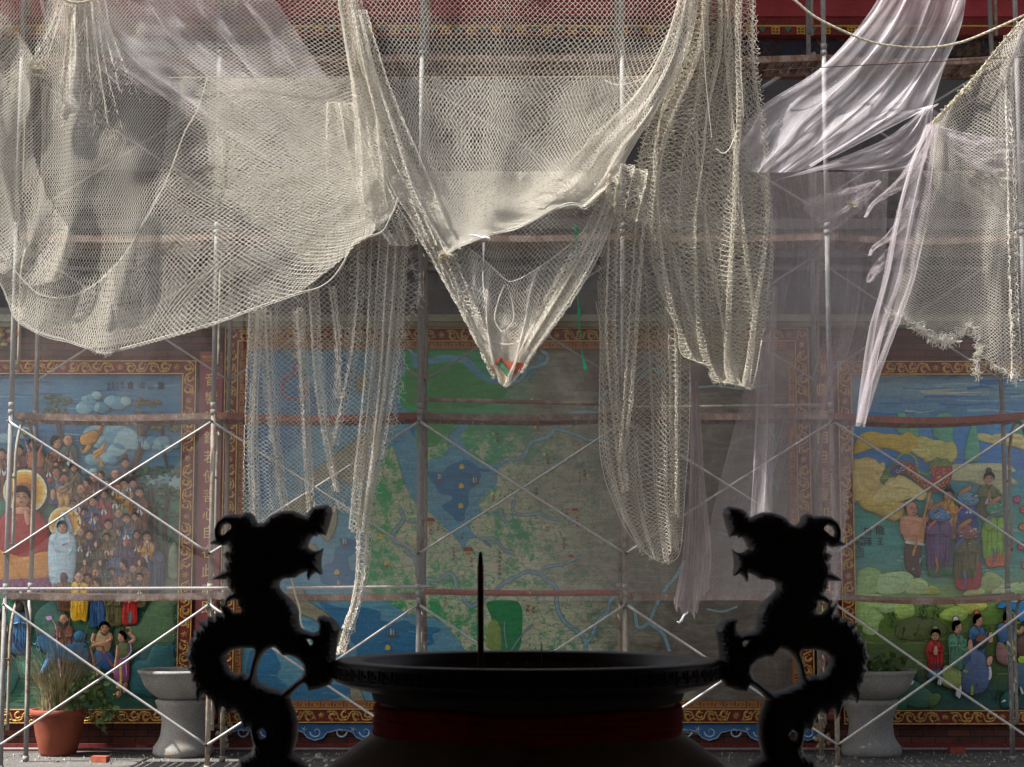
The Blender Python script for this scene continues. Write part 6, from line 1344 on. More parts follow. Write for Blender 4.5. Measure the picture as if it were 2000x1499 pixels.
bunch(n, [(1180, 1215, 372, 14.84), (1158, 1192, 440, 14.82), (1112, 1156, 520, 14.8), (1066, 1104, 600, 14.75), (1022, 1050, 675, 14.7)], 10, 56, rad=.0023)
bunch(n, [(782, 812, 390, 14.8), (822, 846, 470, 14.78), (862, 888, 545, 14.74), (904, 924, 620, 14.7), (938, 954, 688, 14.66), (964, 976, 738, 14.64)], 6, 57, rad=.0023)
bunch(n, [(846, 880, 470, 14.76), (868, 905, 540, 14.74), (912, 940, 620, 14.7), (945, 970, 690, 14.66)], 6, 60, rad=.0026)
n.cordline([(895, 470, 14.82), (950, 512, 14.8), (985, 545, 14.78), (1005, 549, 14.78), (1050, 525, 14.8), (1110, 480, 14.82), (1160, 430, 14.84)], .0034)
n.cordline([(985, 556, 14.74), (972, 590, 14.72), (966, 625, 14.7), (980, 650, 14.68)], .006); n.cordline([(990, 556, 14.74), (1000, 590, 14.72), (1002, 625, 14.7), (988, 645, 14.68)], .004)
n.cordline([(915, 630, 14.7), (950, 662, 14.66), (1000, 672, 14.66), (1050, 640, 14.7)], .003)
n.build('scaffold_net', M_NET, 'pointed cream net bag below the central swag holding a broken box', group='cream nets draped on the scaffold')
# --- E: heavy curtain right of the swag
ctrlE = [[(1336, -70, 15.0), (1372, -70, 14.95), (1404, -70, 15.0), (1440, -70, 14.95), (1480, -70, 15.0)],
         [(1330, 90, 14.95), (1368, 90, 14.9), (1404, 90, 14.95), (1440, 90, 14.9), (1480, 90, 14.95)],
         [(1262, 240, 14.9), (1320, 240, 14.85), (1380, 240, 14.9), (1440, 240, 14.85), (1496, 240, 14.95)],
         [(1238, 400, 14.9), (1305, 400, 14.85), (1372, 400, 14.88), (1440, 400, 14.82), (1514, 400, 14.95)],
         [(1270, 560, 14.88), (1325, 560, 14.82), (1385, 560, 14.85), (1445, 560, 14.8), (1512, 560, 14.9)],
         [(1318, 680, 14.85), (1360, 690, 14.8), (1405, 700, 14.82), (1450, 700, 14.76), (1495, 680, 14.85)],
         [(1378, 745, 14.82), (1400, 752, 14.76), (1430, 758, 14.76), (1455, 762, 14.74), (1482, 755, 14.8)]]
mE = [(1336, -80), (1345, 60), (1308, 150), (1272, 225), (1246, 290), (1242, 360), (1254, 430), (1264, 490), (1288, 565), (1300, 600), (1322, 640), (1330, 690), (1358, 706), (1386, 716), (1392, 742), (1420, 748), (1444, 754), (1466, 758), (1476, 732), (1488, 665), (1502, 600), (1510, 520), (1508, 400), (1498, 260), (1480, 120), (1474, -80)]
n = Net()
for k, (fo, dy, sd_) in enumerate((([(4.3, 12, .09, .4, .25), (9, 4, .03, 0, .3)], 0, 61), ([(3.6, 14, .09, 2.4, -.35), (7.5, 4, .03, 1, .3)], .12, 62), ([(5.2, 9, .07, 4.4, .4)], .22, 63))):
    n.patch(ctrlE, 9, [q if q[0] < 1470 or k == 0 else (q[0] - 32 * (q[0] > 1470), q[1]) for q in mE], folds=fo, dY=dy, seed=sd_, rad=.0023, nuv=((30, 27, 22)[k], 190), warp=.05, jit=.13)
n.patch(ctrlE, 9, mE, folds=[(2.6, 10, .06, 5.4, .2)], dY=.3, seed=64, rad=.0021, nuv=(24, 160), warp=.06, jit=.13)
n.cordline([(1372, 20, 14.76), (1378, 150, 14.74), (1390, 270, 14.72)], .0034); n.cordline([(1437, 10, 14.74), (1448, 150, 14.72), (1452, 230, 14.72)], .0034); n.cordline([(1398, 290, 14.72), (1412, 300, 14.7), (1425, 290, 14.7), (1440, 255, 14.7)], .0034)
netE = n.build('scaffold_net', M_NETO, 'heavy olive net curtain in thick vertical folds right of the central swag', group='cream nets draped on the scaffold')
n = Net(); n.cordline([(x, y, 14.76) for x, y in mE[9:20]], .0042); n.fray([(1395, 745), (1470, 757)], 60, 9, seed=6, Y=14.74); n.build('edge_cord', M_NETO, parent=netE)
# --- F: long tube hanging under the curtain's left side
ctrlF = [[(1176, 392, 15.05), (1205, 395, 15.0), (1235, 400, 15.05), (1262, 405, 15.0), (1280, 410, 15.05)],
         [(1166, 520, 15.0), (1205, 520, 14.95), (1250, 520, 15.0), (1290, 520, 14.95), (1312, 520, 15.0)],
         [(1166, 680, 15.0), (1205, 680, 14.92), (1250, 680, 14.98), (1295, 680, 14.92), (1342, 680, 15.0)],
         [(1166, 850, 14.98), (1208, 850, 14.9), (1252, 850, 14.96), (1298, 850, 14.9), (1342, 850, 14.98)],
         [(1196, 980, 14.96), (1228, 985, 14.88), (1262, 990, 14.94), (1300, 985, 14.88), (1338, 975, 14.96)],
         [(1250, 1072, 14.94), (1268, 1090, 14.86), (1290, 1100, 14.9), (1310, 1096, 14.86), (1332, 1060, 14.94)]]
mF = [(1186, 400), (1174, 470), (1164, 590), (1172, 660), (1170, 850), (1180, 930), (1200, 985), (1220, 1030), (1246, 1066), (1270, 1088), (1290, 1098), (1312, 1098), (1330, 1070), (1338, 960), (1346, 850), (1348, 750), (1345, 690), (1328, 650), (1300, 600), (1285, 560), (1262, 480), (1256, 410)]
n = Net(); n.patch(ctrlF, 10.5, mF, folds=[(3, 5, .06, .4, .1)], seed=81, rad=.0022); n.patch(ctrlF, 9.6, mF, folds=[(4, 8, .07, 2.4, -.1), (8, 3, .03, 0, .2)], dY=.12, seed=82, rad=.0021)
for (x0, x1, x2, w_, y2, sd_) in ((1195, 1190, 1220, 10, 960, 83), (1250, 1235, 1215, 9, 900, 84), (1300, 1318, 1322, 9, 1010, 86), ):
    bunch(n, [(x0 - w_, x0 + w_, 430, 14.92), (x1 - w_, x1 + w_, 650, 14.88), ((x1 + x2) / 2 - w_ * .8, (x1 + x2) / 2 + w_ * .8, 650 + (y2 - 650) * .6, 14.88), (x2 - w_ * .5, x2 + w_ * .5, y2, 14.88)], 5, sd_, 1.2, .0025, 4.5)
n.patch([[(1180, 330, 14.66), (1215, 320, 14.62), (1258, 330, 14.66)], [(1185, 370, 14.64), (1220, 370, 14.58), (1262, 372, 14.64)], [(1196, 410, 14.66), (1225, 425, 14.62), (1258, 436, 14.66)]], nuv=(17, 40), seed=88, rad=.0028, folds=[(3, 6, .05, 0, .4)], jit=.3)
n.cordline([(1242, 860, 14.86), (1250, 930, 14.86), (1262, 1010, 14.86)], .003)
netF = n.build('scaffold_net', M_NETO, 'long rounded olive net tube hanging lowest, right of the map middle', group='cream nets draped on the scaffold')
n = Net(); n.cordline([(x, y, 14.92) for x, y in mF[2:18]], .0034); n.fray([(1246, 1066), (1270, 1088), (1312, 1098)], 40, 8, seed=7, Y=14.9); n.build('edge_cord', M_NETO, parent=netF)
# --- G: left curtain over the sea of the map, torn along the right
ctrlG = [[(482, 440, 15.2), (560, 440, 15.2), (640, 440, 15.2), (720, 440, 15.2), (815, 440, 15.2)],
         [(482, 600, 15.2), (560, 600, 15.15), (640, 600, 15.2), (720, 600, 15.15), (820, 600, 15.2)],
         [(482, 760, 15.18), (558, 760, 15.12), (635, 760, 15.18), (710, 760, 15.12), (800, 760, 15.18)],
         [(483, 900, 15.16), (556, 900, 15.1), (628, 905, 15.16), (695, 910, 15.1), (765, 910, 15.16)],
         [(484, 1030, 15.14), (552, 1035, 15.08), (622, 1040, 15.14), (688, 1045, 15.1), (735, 1050, 15.14)]]
mG = [(484, 560), (560, 560), (640, 500), (700, 440), (815, 440), (800, 500), (788, 520), (795, 545), (815, 560), (822, 575), (806, 590), (800, 620), (792, 640), (790, 700), (782, 740), (776, 790), (770, 800), (778, 830), (765, 850), (748, 900), (735, 960), (722, 1010), (712, 1040), (700, 1040), (690, 1000), (680, 960), (672, 1005), (650, 985), (640, 1010), (600, 1024), (560, 1036), (484, 1030)]
n = Net(); n.patch(ctrlG, 9.6, mG, folds=[(6, 4, .05, .4, .03)], seed=91, rad=.0022, holes=.01)
for (x0, x1, x2, w0, w2, y2, c, sd_) in ((500, 492, 494, 13, 15, 1030, 7, 92), (518, 530, 556, 9, 6, 1015, 5, 93), (582, 594, 606, 9, 5, 1020, 5, 94), (608, 622, 655, 11, 4, 960, 5, 95), (648, 660, 662, 6, 5, 780, 4, 96), (745, 730, 700, 26, 16, 1040, 9, 97), (765, 745, 705, 24, 14, 1040, 9, 98), (700, 690, 650, 12, 4, 870, 4, 99), (780, 765, 735, 16, 8, 900, 6, 100)):
    y0 = 600 if x0 < 600 else (560 if x0 < 660 else 450)
    bunch(n, [(x0 - w0, x0 + w0, y0, 15.06), (x1 - w0 * .8, x1 + w0 * .8, (y0 + y2) / 2, 15.02), (x2 - w2, x2 + w2, y2, 15.02)], c, sd_, 1.3, .0026, 4.2)
bunch(n, [(690, 722, 1035, 15.02), (690, 716, 1110, 15.0), (682, 700, 1180, 15.0), (668, 686, 1230, 15.0), (656, 668, 1278, 15.0)], 6, 101, 1.2, .0028, 4.5)
bunch(n, [(698, 718, 1035, 15.0), (696, 712, 1110, 14.98), (686, 698, 1180, 14.98), (668, 682, 1230, 14.98)], 5, 102, 1.2, .0028, 4.5)
n.fray([(800, 500), (822, 570), (800, 620), (790, 700), (776, 790), (765, 850), (735, 960)], 150, 16, seed=8, Y=15.1); n.fray([(600, 1024), (650, 990), (690, 1000), (710, 1045)], 90, 14, seed=9, Y=15.06); n.fray([(716, 1050), (712, 1120), (695, 1190), (670, 1260)], 90, 11, seed=10, Y=15.0)
n.cordline([(693, 1198, 15), (693, 1236, 15)], .0035)
n.build('scaffold_net', M_NET, 'long cream net curtain with a torn right edge ending in a thin tail', group='cream nets draped on the scaffold')
# --- H: net at the far right
ctrlH = [[(1960, 60, 14.9), (1980, 40, 14.9), (2010, 20, 14.9), (2060, 0, 14.9)], [(1812, 236, 14.85), (1880, 200, 14.9), (1960, 180, 14.9), (2060, 170, 14.9)], [(1805, 330, 14.8), (1875, 340, 14.8), (1960, 345, 14.85), (2060, 350, 14.85)],
         [(1772, 470, 14.8), (1860, 460, 14.75), (1950, 470, 14.75), (2060, 470, 14.8)], [(1735, 600, 14.8), (1840, 600, 14.75), (1945, 610, 14.75), (2060, 610, 14.8)], [(1730, 660, 14.8), (1840, 700, 14.75), (1950, 760, 14.75), (2060, 760, 14.8)]]
mH = [(2060, 20), (2000, 40), (1955, 88), (1905, 150), (1860, 200), (1822, 240), (1812, 330), (1792, 420), (1770, 490), (1752, 560), (1744, 612), (1780, 634), (1830, 662), (1866, 664), (1886, 656), (1902, 660), (1905, 690), (1922, 702), (1945, 705), (1960, 735), (1985, 738), (2060, 730)]
n = Net(); n.patch(ctrlH, 9.6, mH, folds=[(2, 4, .05, .4, .1)], seed=111, rad=.0024, aspect=.68)
n.patch(ctrlH, 11, [(1800, 334), (2060, 334), (2060, 480), (1960, 420), (1850, 390)], folds=[(3, 6, .05, 2.4, .1)], dY=.14, seed=112, rad=.0019, aspect=.68)
0 and n.patch(ctrlH, 9.0, [(2060, 60), (1990, 100), (1910, 180), (1845, 250), (1900, 300), (2060, 330)], folds=[(3, 6, .05, 1.4, .1)], dY=.1, seed=113, rad=.0024, aspect=.9)
bunch(n, [(1958, 1972, 130, 14.75), (1962, 1980, 330, 14.72), (1968, 1984, 560, 14.72), (1972, 1990, 740, 14.72)], 3, 114, 1, .0024, 6)
n.fray([(1744, 612), (1790, 634), (1830, 662), (1866, 666)], 240, 20, rad=.003, seed=12, Y=14.75); n.fray([(1866, 655), (1900, 640), (1915, 690), (1955, 720), (1985, 740)], 120, 18, seed=13, Y=14.75)
n.fray([(1912, 690), (1906, 715), (1912, 740)], 60, 16, rad=.003, seed=14, Y=14.75)
netH = n.build('scaffold_net', M_NET, 'cream net at the right edge with a thick roped border and frayed hem', group='cream nets draped on the scaffold')
rope('net_border_rope', 'lumpy roped border of the right-hand net sloping down to the tie', [(2020, 22), (1990, 48), (1955, 88), (1905, 150), (1862, 198), (1818, 244)], .012, M_ROPE, Y=14.72)
n = Net()
for (x, y) in spline([(2010, 30), (1955, 88), (1905, 150), (1862, 198), (1822, 240)], 9): n.fray([(x - 3, y), (x + 3, y + 2), (x + 5, y + 3)], 6, 8, rad=.005, seed=int(x), Y=14.7, bunch=4)
n.build('border_knots', M_ROPE, parent=netH)
# ------------------------------------------------------------------ fine dust mesh cloths
def sheet(name, label, ctrl, mat, folds=(), nu=90, nv=110, seed=0, wav=.04, group=None, torn=0, cat='mesh cloth', parent=None):
    C = np.array(ctrl, float); Rn, Cn = C.shape[:2]
    T, Sx = np.meshgrid(np.linspace(0, 1, nv + 1), np.linspace(0, 1, nu + 1), indexing='ij'); x, y = Sx.ravel(), T.ravel()
    Pp = np.einsum('nr,nc,rcd->nd', catmull_w(y * (Rn - 1), Rn), catmull_w(x * (Cn - 1), Cn), C)
    for f in folds:
        k, ax, ay, ph, lean = f[:5]; gr = f[5] if len(f) > 5 else 0
        env = (1 - gr) + gr * y if gr >= 0 else (1 + gr) - gr * (1 - y)
        w_ = 2 * np.pi * k * (x + lean * y + .05 * snoise(x, y, seed + 7)) + ph
        Pp[:, 0] += ax * env * np.sin(w_); Pp[:, 2] += ay * env * np.cos(w_)
    Pp[:, 2] += wav * snoise(x * 2.5, y * 2.5, seed + 3)
    if torn:
        Pp[:, 1] += np.where(y > .97, torn * snoise(x * 9, x * 0, seed + 9), 0)
    V = PA(Pp); loc = V[0].copy() if parent is None else np.array(parent.location); V2 = V - loc; i = np.arange(nv)[:, None] * (nu + 1) + np.arange(nu)[None]
    F = np.stack([i, i + nu + 1, i + nu + 2, i + 1], -1).reshape(-1, 4)
    me = bpy.data.meshes.new(name); me.from_pydata(V2.tolist(), [], F.tolist()); uvl = me.uv_layers.new(name='UVMap')
    uv = np.stack([x, y], 1)[F.ravel()]; uvl.data.foreach_set('uv', uv.ravel().astype(np.float32)); me.polygons.foreach_set('use_smooth', [True] * len(F)); me.materials.append(mat); me.update()
    o = bpy.data.objects.new(name, me); COL.objects.link(o)
    if parent is None: o.location = tuple(loc)
    else: o.parent = parent
    if label: tag(o, label, cat, group)
    return o
PG = 'pink dust mesh cloths hung on the scaffold'
# long veils on the inner face of the scaffold down to the low walkway
sheet('dust_veil', 'thin grey dust veil over the scaffold front before the map and right mural', [[(478, 335, 15.44), (1000, 335, 15.42), (1500, 335, 15.44), (2080, 335, 15.42)], [(480, 660, 15.44), (1000, 660, 15.43), (1500, 660, 15.44), (2080, 660, 15.43)], [(479, 1172, 15.435), (1000, 1174, 15.44), (1500, 1173, 15.435), (2100, 1171, 15.44)]], M_VEIL, folds=[(11, 2, .006, 0, .02)], nu=140, nv=60, seed=1, wav=.006)
sheet('dust_veil', 'thin grey dust veil over the scaffold front before the left mural', [[(-80, 600, 15.44), (150, 602, 15.43), (300, 598, 15.44), (475, 600, 15.43)], [(-80, 860, 15.44), (150, 860, 15.43), (300, 860, 15.44), (477, 860, 15.43)], [(-90, 1168, 15.44), (150, 1172, 15.43), (300, 1170, 15.44), (478, 1171, 15.43)]], M_VEIL, folds=[(4, 2, .006, 0, .02)], nu=60, nv=50, seed=21, wav=.006)
# upper left swath
sheet('dust_mesh', 'pink mesh swath slanting down from the top left behind the net', [[(110, -40, 15.4), (230, -50, 15.38), (350, -60, 15.42), (480, -70, 15.4)], [(175, 90, 15.4), (310, 60, 15.38), (450, 60, 15.42), (580, 80, 15.4)], [(290, 175, 15.38), (420, 165, 15.36), (540, 170, 15.4), (660, 190, 15.38)], [(420, 260, 15.38), (540, 270, 15.36), (650, 290, 15.4), (760, 330, 15.38)], [(560, 340, 15.38), (660, 350, 15.36), (760, 380, 15.4), (850, 420, 15.38)]],
      M_SHEETB, folds=[(4, 12, .07, .3, .05), (9, 5, .03, 1, .1)], seed=2, group=PG)
sheet('dust_mesh', 'pale pink mesh strip hanging at the top left tie', [[(60, -40, 15.45), (100, -45, 15.4), (150, -40, 15.45)], [(95, 60, 15.45), (140, 70, 15.4), (215, 90, 15.45)], [(200, 170, 15.42), (240, 165, 15.4), (330, 195, 15.42)]], M_SHEET, folds=[(3, 8, .04, 0, .1)], seed=3, group=PG)
# upper right big sheet
sheet('dust_mesh', 'bright pinkish white mesh sheet sweeping from the top right down to the curtain', [[(1738, -60, 15.1), (1790, -60, 15.05), (1850, -60, 15.1), (1905, -60, 15.05)], [(1690, 30, 15.1), (1750, 30, 15.04), (1820, 30, 15.1), (1880, 30, 15.04)], [(1600, 130, 15.1), (1680, 130, 15.04), (1770, 125, 15.1), (1845, 120, 15.04)], [(1485, 205, 15.0), (1590, 220, 14.9), (1712, 214, 14.95), (1814, 206, 15.0)], [(1440, 262, 14.98), (1545, 280, 14.84), (1668, 256, 14.9), (1812, 208, 14.98)], [(1420, 336, 14.96), (1500, 337, 14.82), (1560, 334, 14.84), (1620, 306, 14.88)]],
      M_SHEETB, folds=[(4, 7, .04, .3, .1), (9, 3, .02, 1, .15)], nu=140, seed=4, group=PG)
sheet('dust_mesh', 'flat mesh triangle tied at the knot below the bright sheet', [[(1809, 210, 14.97), (1812, 209, 14.95), (1816, 209, 14.95), (1819, 211, 14.97)], [(1740, 262, 14.97), (1770, 270, 14.95), (1800, 280, 14.96), (1822, 262, 14.97)], [(1660, 300, 14.97), (1710, 312, 14.95), (1755, 322, 14.96), (1795, 322, 14.97)], [(1500, 358, 14.97), (1600, 334, 14.95), (1690, 335, 14.96), (1770, 335, 14.97)]], M_SHEETB, folds=[(4, 5, .04, 0, .1)], seed=5, group=PG)
sheet('dust_mesh', 'broad mesh sheet gathered in thin streaks left of the far right net', [[(1812, 206, 14.98), (1820, 212, 14.95), (1836, 224, 14.98), (1822, 238, 14.95)], [(1780, 290, 14.98), (1800, 300, 14.94), (1818, 310, 14.98), (1825, 315, 14.95)]], M_SHEET, nu=20, nv=20, seed=6, group=PG)
# pink tail
sheet('dust_mesh', 'long gathered pink mesh tail falling from the knot at the right', [[(1812, 240, 14.7), (1818, 244, 14.66), (1822, 244, 14.7), (1826, 240, 14.66)], [(1768, 330, 14.7), (1788, 330, 14.64), (1806, 330, 14.7), (1820, 330, 14.64)], [(1738, 440, 14.7), (1764, 440, 14.62), (1788, 440, 14.7), (1808, 440, 14.62)], [(1720, 540, 14.7), (1746, 540, 14.62), (1768, 540, 14.7), (1788, 540, 14.62)], [(1698, 640, 14.72), (1716, 640, 14.66), (1736, 640, 14.72), (1752, 640, 14.66)], [(1690, 725, 14.74), (1698, 727, 14.7), (1708, 725, 14.74), (1720, 722, 14.7)], [(1680, 835, 14.76), (1681, 830, 14.75), (1683, 822, 14.76), (1686, 806, 14.75)]],
      M_SHEET, folds=[(2.5, 7, .03, 0, .1), (5, 4, .02, 0, .2)], nu=70, nv=180, seed=7, group=PG)
for k, (pts, lab) in enumerate((([(1800, 300), (1770, 350), (1735, 378), (1706, 398), (1690, 425)], 'upper'), ([(1785, 390), (1765, 430), (1735, 465), (1710, 482), (1698, 500)], 'lower'), ([(1760, 470), (1738, 500), (1715, 522), (1700, 545), (1696, 552)], 'lowest'))):
    rows = [[(x - w_, y - w_ * .5, 14.78), (x, y, 14.74), (x + w_, y + w_ * .5, 14.78)] for (x, y), w_ in zip(pts, (12, 13, 9, 5, .6))]
    sheet('dust_mesh', '%s curled finger of pink mesh left of the gathered tail' % lab, rows, M_SHEET, folds=[(1.5, 3, .02, k, .2)], nu=20, nv=60, seed=8 + k, group=PG)
sheet('dust_mesh', 'pink mesh band running right from the knot across the far right net', [[(1818, 240, 14.76), (1880, 258, 14.74), (1940, 268, 14.76), (2060, 280, 14.74)], [(1820, 246, 14.7), (1890, 288, 14.66), (1950, 310, 14.7), (2060, 325, 14.66)], [(1822, 252, 14.76), (1880, 312, 14.74), (1940, 345, 14.76), (2060, 372, 14.74)]], M_SHEET, folds=[(1, 0, .05, 0, .1)], nu=60, nv=50, seed=12, group=PG)
sheet('dust_mesh', 'thin white mesh over the top of the far right net', [[(1960, 70, 15.0), (1990, 60, 15.0), (2060, 40, 15.0)], [(1950, 200, 15.0), (1985, 200, 14.98), (2060, 190, 15.0)], [(1960, 330, 15.0), (1990, 335, 14.98), (2060, 335, 15.0)]], M_VEIL2, seed=13, group=PG)
# grey veil between the heavy curtain and the tail
sheet('dust_mesh', 'smoky grey pink mesh sheet hanging behind the heavy curtain', [[(1480, 336, 15.25), (1560, 336, 15.22), (1650, 336, 15.25), (1735, 336, 15.22)], [(1500, 480, 15.25), (1580, 480, 15.2), (1655, 480, 15.25), (1728, 480, 15.2)], [(1480, 640, 15.25), (1560, 640, 15.2), (1640, 640, 15.25), (1712, 640, 15.2)], [(1440, 800, 15.25), (1520, 800, 15.2), (1600, 800, 15.25), (1672, 800, 15.2)], [(1390, 980, 15.25), (1470, 980, 15.2), (1560, 980, 15.25), (1650, 980, 15.2)], [(1350, 1172, 15.25), (1440, 1172, 15.2), (1530, 1174, 15.25), (1632, 1172, 15.2)]],
      M_VEIL2, folds=[(3, 6, .03, 0, .1), (5, 3, .01, 1, .2)], nu=120, nv=160, seed=14, group=PG)
sheet('dust_mesh', 'small fan of grey mesh below the bright sheet, tied to the post', [[(1716, 352, 15.12), (1718, 354, 15.1), (1720, 358, 15.12)], [(1660, 365, 15.12), (1672, 385, 15.1), (1690, 400, 15.12)], [(1560, 392, 15.12), (1590, 430, 15.1), (1620, 455, 15.12)]], M_VEIL2, folds=[(2, 4, .03, 0, .1)], seed=15, group=PG)
sheet('dust_mesh', 'narrow gathered pink mesh strips at the right side of the heavy curtain', [[(1492, 560, 15.0), (1505, 560, 14.96), (1520, 560, 15.0)], [(1478, 720, 15.0), (1492, 720, 14.96), (1512, 720, 15.0)], [(1470, 860, 15.0), (1492, 860, 14.96), (1510, 860, 15.0)], [(1462, 1000, 15.0), (1485, 1000, 14.96), (1506, 1000, 15.0)], [(1450, 1100, 15.0), (1478, 1110, 14.96), (1504, 1090, 15.0)]], M_VEIL2, folds=[(2, 4, .03, 0, .1)], nu=40, seed=16, group=PG)
sheet('dust_mesh', 'pink mesh rag with a white twisted tip hanging above the right of the censer', [[(1350, 745, 15.1), (1354, 745, 15.08), (1358, 745, 15.1), (1362, 746, 15.08)], [(1348, 850, 15.1), (1354, 850, 15.05), (1362, 850, 15.1), (1369, 850, 15.05)], [(1342, 960, 15.1), (1353, 960, 15.02), (1364, 960, 15.1), (1376, 960, 15.02)], [(1330, 1080, 15.08), (1348, 1080, 15.0), (1366, 1080, 15.08), (1386, 1080, 15.0)], [(1312, 1182, 15.06), (1332, 1195, 14.98), (1358, 1203, 15.06), (1380, 1150, 14.98)]],
      M_SHEETD, folds=[(2, 4, .05, 0, .1)], nu=70, nv=150, seed=17, group=PG, torn=9)
mb = MB(); mb.tube([P(1344, 1196, 14.98), P(1336, 1202, 14.96), P(1331, 1212, 14.95), P(1326, 1217, 14.95), P(1322, 1214, 14.95)], .006, 8, rs=[.005, .009, .012, .008, .004]); tag(mb.build('plastic_tip', M_WHITEP, None, True, loc=P(1344, 1196, 14.98)), 'white twisted plastic tip below the pink mesh rag', 'plastic scrap')
# ------------------------------------------------------------------ things caught in the nets
def ribbon(name, label, pts, w_, mat, Y, cat, twist=.6):
    q = PA(np.array([(x, y, Y) for x, y in spline(pts, 10)])); mb = MB(); vs = []
    for i, p in enumerate(q):
        a = i * twist / 6.; d = np.array([math.cos(a), math.sin(a), 0]) * w_ * (.6 + .4 * math.cos(a)); vs += [tuple(p - d), tuple(p + np.array([0, -.004, 0])), tuple(p + d)]
    fs = []
    for i in range(len(q) - 1): fs += [(3 * i, 3 * i + 1, 3 * i + 4, 3 * i + 3), (3 * i + 1, 3 * i + 2, 3 * i + 5, 3 * i + 4)]
    mb.add(vs, fs); o = mb.build(name, mat, None, True, loc=tuple(q[0])); return tag(o, label, cat)
ribbon('plastic_strap', 'bright green plastic strap dangling right of the pointed net bag', [(1126, 440), (1125, 500), (1127, 560), (1130, 610), (1133, 650), (1137, 690), (1144, 722)], .017, M_GREENP, 15.1, 'strap')
ribbon('plastic_strap', 'short folded green strap end beside the long one', [(1131, 600), (1130, 630), (1127, 656)], .013, M_GREENP, 15.12, 'strap')
ribbon('plastic_strip', 'wispy white plastic strip hanging from the hem of the central swag', [(945, 474), (944, 505), (943, 540), (945, 570), (947, 590)], .009, M_WHITEP, 14.6, 'plastic strip')
mb = MB(); mb.tube([P(x, y, 14.58) for x, y in spline([(918, 459), (930, 461), (940, 465), (950, 464), (958, 468)], 4)], .01, 7, rs=[.004, .006, .008, .006, .01, .007, .011, .009, .006, .01, .007, .012, .01, .008, .012, .009, .005]); tag(mb.build('plastic_knot', M_WHITEP, None, True, loc=P(935, 462, 14.58)), 'knotted white plastic at the hem of the central swag', 'plastic knot')
# broken wooden box in the tip of the bag
rt = empty('broken_box', P(988, 722, 14.62)); tag(rt, 'broken red and green tile box lying in the tip of the net bag', 'box')
def quadbox(name, pts, th, mat):
    mb = MB(); a = [P(x, y, Yq) for x, y, Yq in pts]; b = [(x, y + th, z) for x, y, z in a]; n_ = len(a)
    mb.add(a + b, [tuple(range(n_))[::-1], tuple(range(n_, 2 * n_))] + [(i, (i + 1) % n_, n_ + (i + 1) % n_, n_ + i) for i in range(n_)]); mb.build(name, mat, rt)
quadbox('inner_panel', [(976, 697, 14.61), (986, 704, 14.61), (1005, 708, 14.61), (1026, 709, 14.61), (1018, 726, 14.61), (1002, 731, 14.61), (988, 722, 14.61)], .02, M_REDBR)
quadbox('green_side', [(972, 712, 14.585), (978, 706, 14.585), (998, 728, 14.585), (996, 741, 14.585)], .02, simple('green_glaze', (.06, .17, .10), .3, 20, .4))
quadbox('bottom_board', [(962, 720, 14.59), (971, 712, 14.59), (995, 742, 14.59), (986, 752, 14.59), (974, 738, 14.59)], .02, simple('straw_board', (.42, .32, .18), .3, 20, .8))
quadbox('rim_board', [(960, 718, 14.58), (975, 696, 14.58), (978, 699, 14.58), (963, 722, 14.58)], .02, M_REDBR)

def scrap(name, label, px, py, Y, mat, n, L, rad, seed, cat='scrap'):
    q = Net(); q.fray([(px - 3, py), (px, py + 1), (px + 3, py)], n, L, rad=rad, seed=seed, Y=Y, bunch=5); o = q.build(name, mat, label, cat=cat); return o
scrap('cord_tuft', 'small white frayed knot hanging below the bright sheet', 1665, 398, 14.9, M_ROPE, 26, 12, .003, 203, 'tuft')
scrap('cord_tuft', 'frayed cord knot at the left edge tie below the top rail', 72, 134, 14.7, M_ROPE, 50, 22, .003, 204, 'tuft')
scrap('leaf_litter', 'brown and green leaf litter caught at the left tip of the central swag', 868, 500, 14.6, M_DRY, 40, 9, .004, 207, 'litter')
o_, c_ = rope('tie_rope', 'thick pale rope tie from which the left net is gathered', [(118, -6), (130, 2), (146, 6), (162, 5), (178, 0), (186, -8)], .012, M_ROPE, Y=14.66)

# ------------------------------------------------------------------ pots, basins, rubble at the wall's foot
pot = empty('potted_plant', (-4.33, 16.88, 0)); tag(pot, 'brown plastic flower pot with tall dry grass before the left mural', 'potted plant')
px_, py_ = -4.33, 16.88; mb = MB()
mb.lathe([(.02, .0), (.155, .0), (.165, .012), (.175, .03), (.215, .2), (.243, .36), (.25, .375), (.262, .378), (.268, .395), (.272, .43), (.262, .438), (.245, .434), (.24, .40), (.2, .39), (.01, .39)], px_, py_, 56)
mb.build('pot', M_TERRA, pot, True)
mb = MB(); mb.lathe([(.24, .402), (.12, .42), (.002, .425)], px_, py_, 24); mb.build('soil', M_SOIL, pot, True)
def blade(mb, x, y, z, L, lean, a, w_, bend, col=(1, 1, 1), n=6):
    pts = []
    for k in range(n + 1):
        t = k / n; d = lean * t + bend * t * t; pts.append((x + math.cos(a) * d, y + math.sin(a) * d * .7, z + L * t * (1 - .25 * abs(bend) * t)))
    sx, sy = -math.sin(a) * w_, math.cos(a) * w_; vs = []; fs = []
    for k, p in enumerate(pts):
        q = 1 - (k / n) ** 1.5 * .9; vs += [(p[0] - sx * q - .3 * w_, p[1] - sy * q, p[2]), (p[0] + sx * q + .3 * w_, p[1] + sy * q, p[2])]
    for k in range(n): fs.append((2 * k, 2 * k + 1, 2 * k + 3, 2 * k + 2))
    mb.add(vs, fs, col)
rd = random.Random(9); mb = MB()
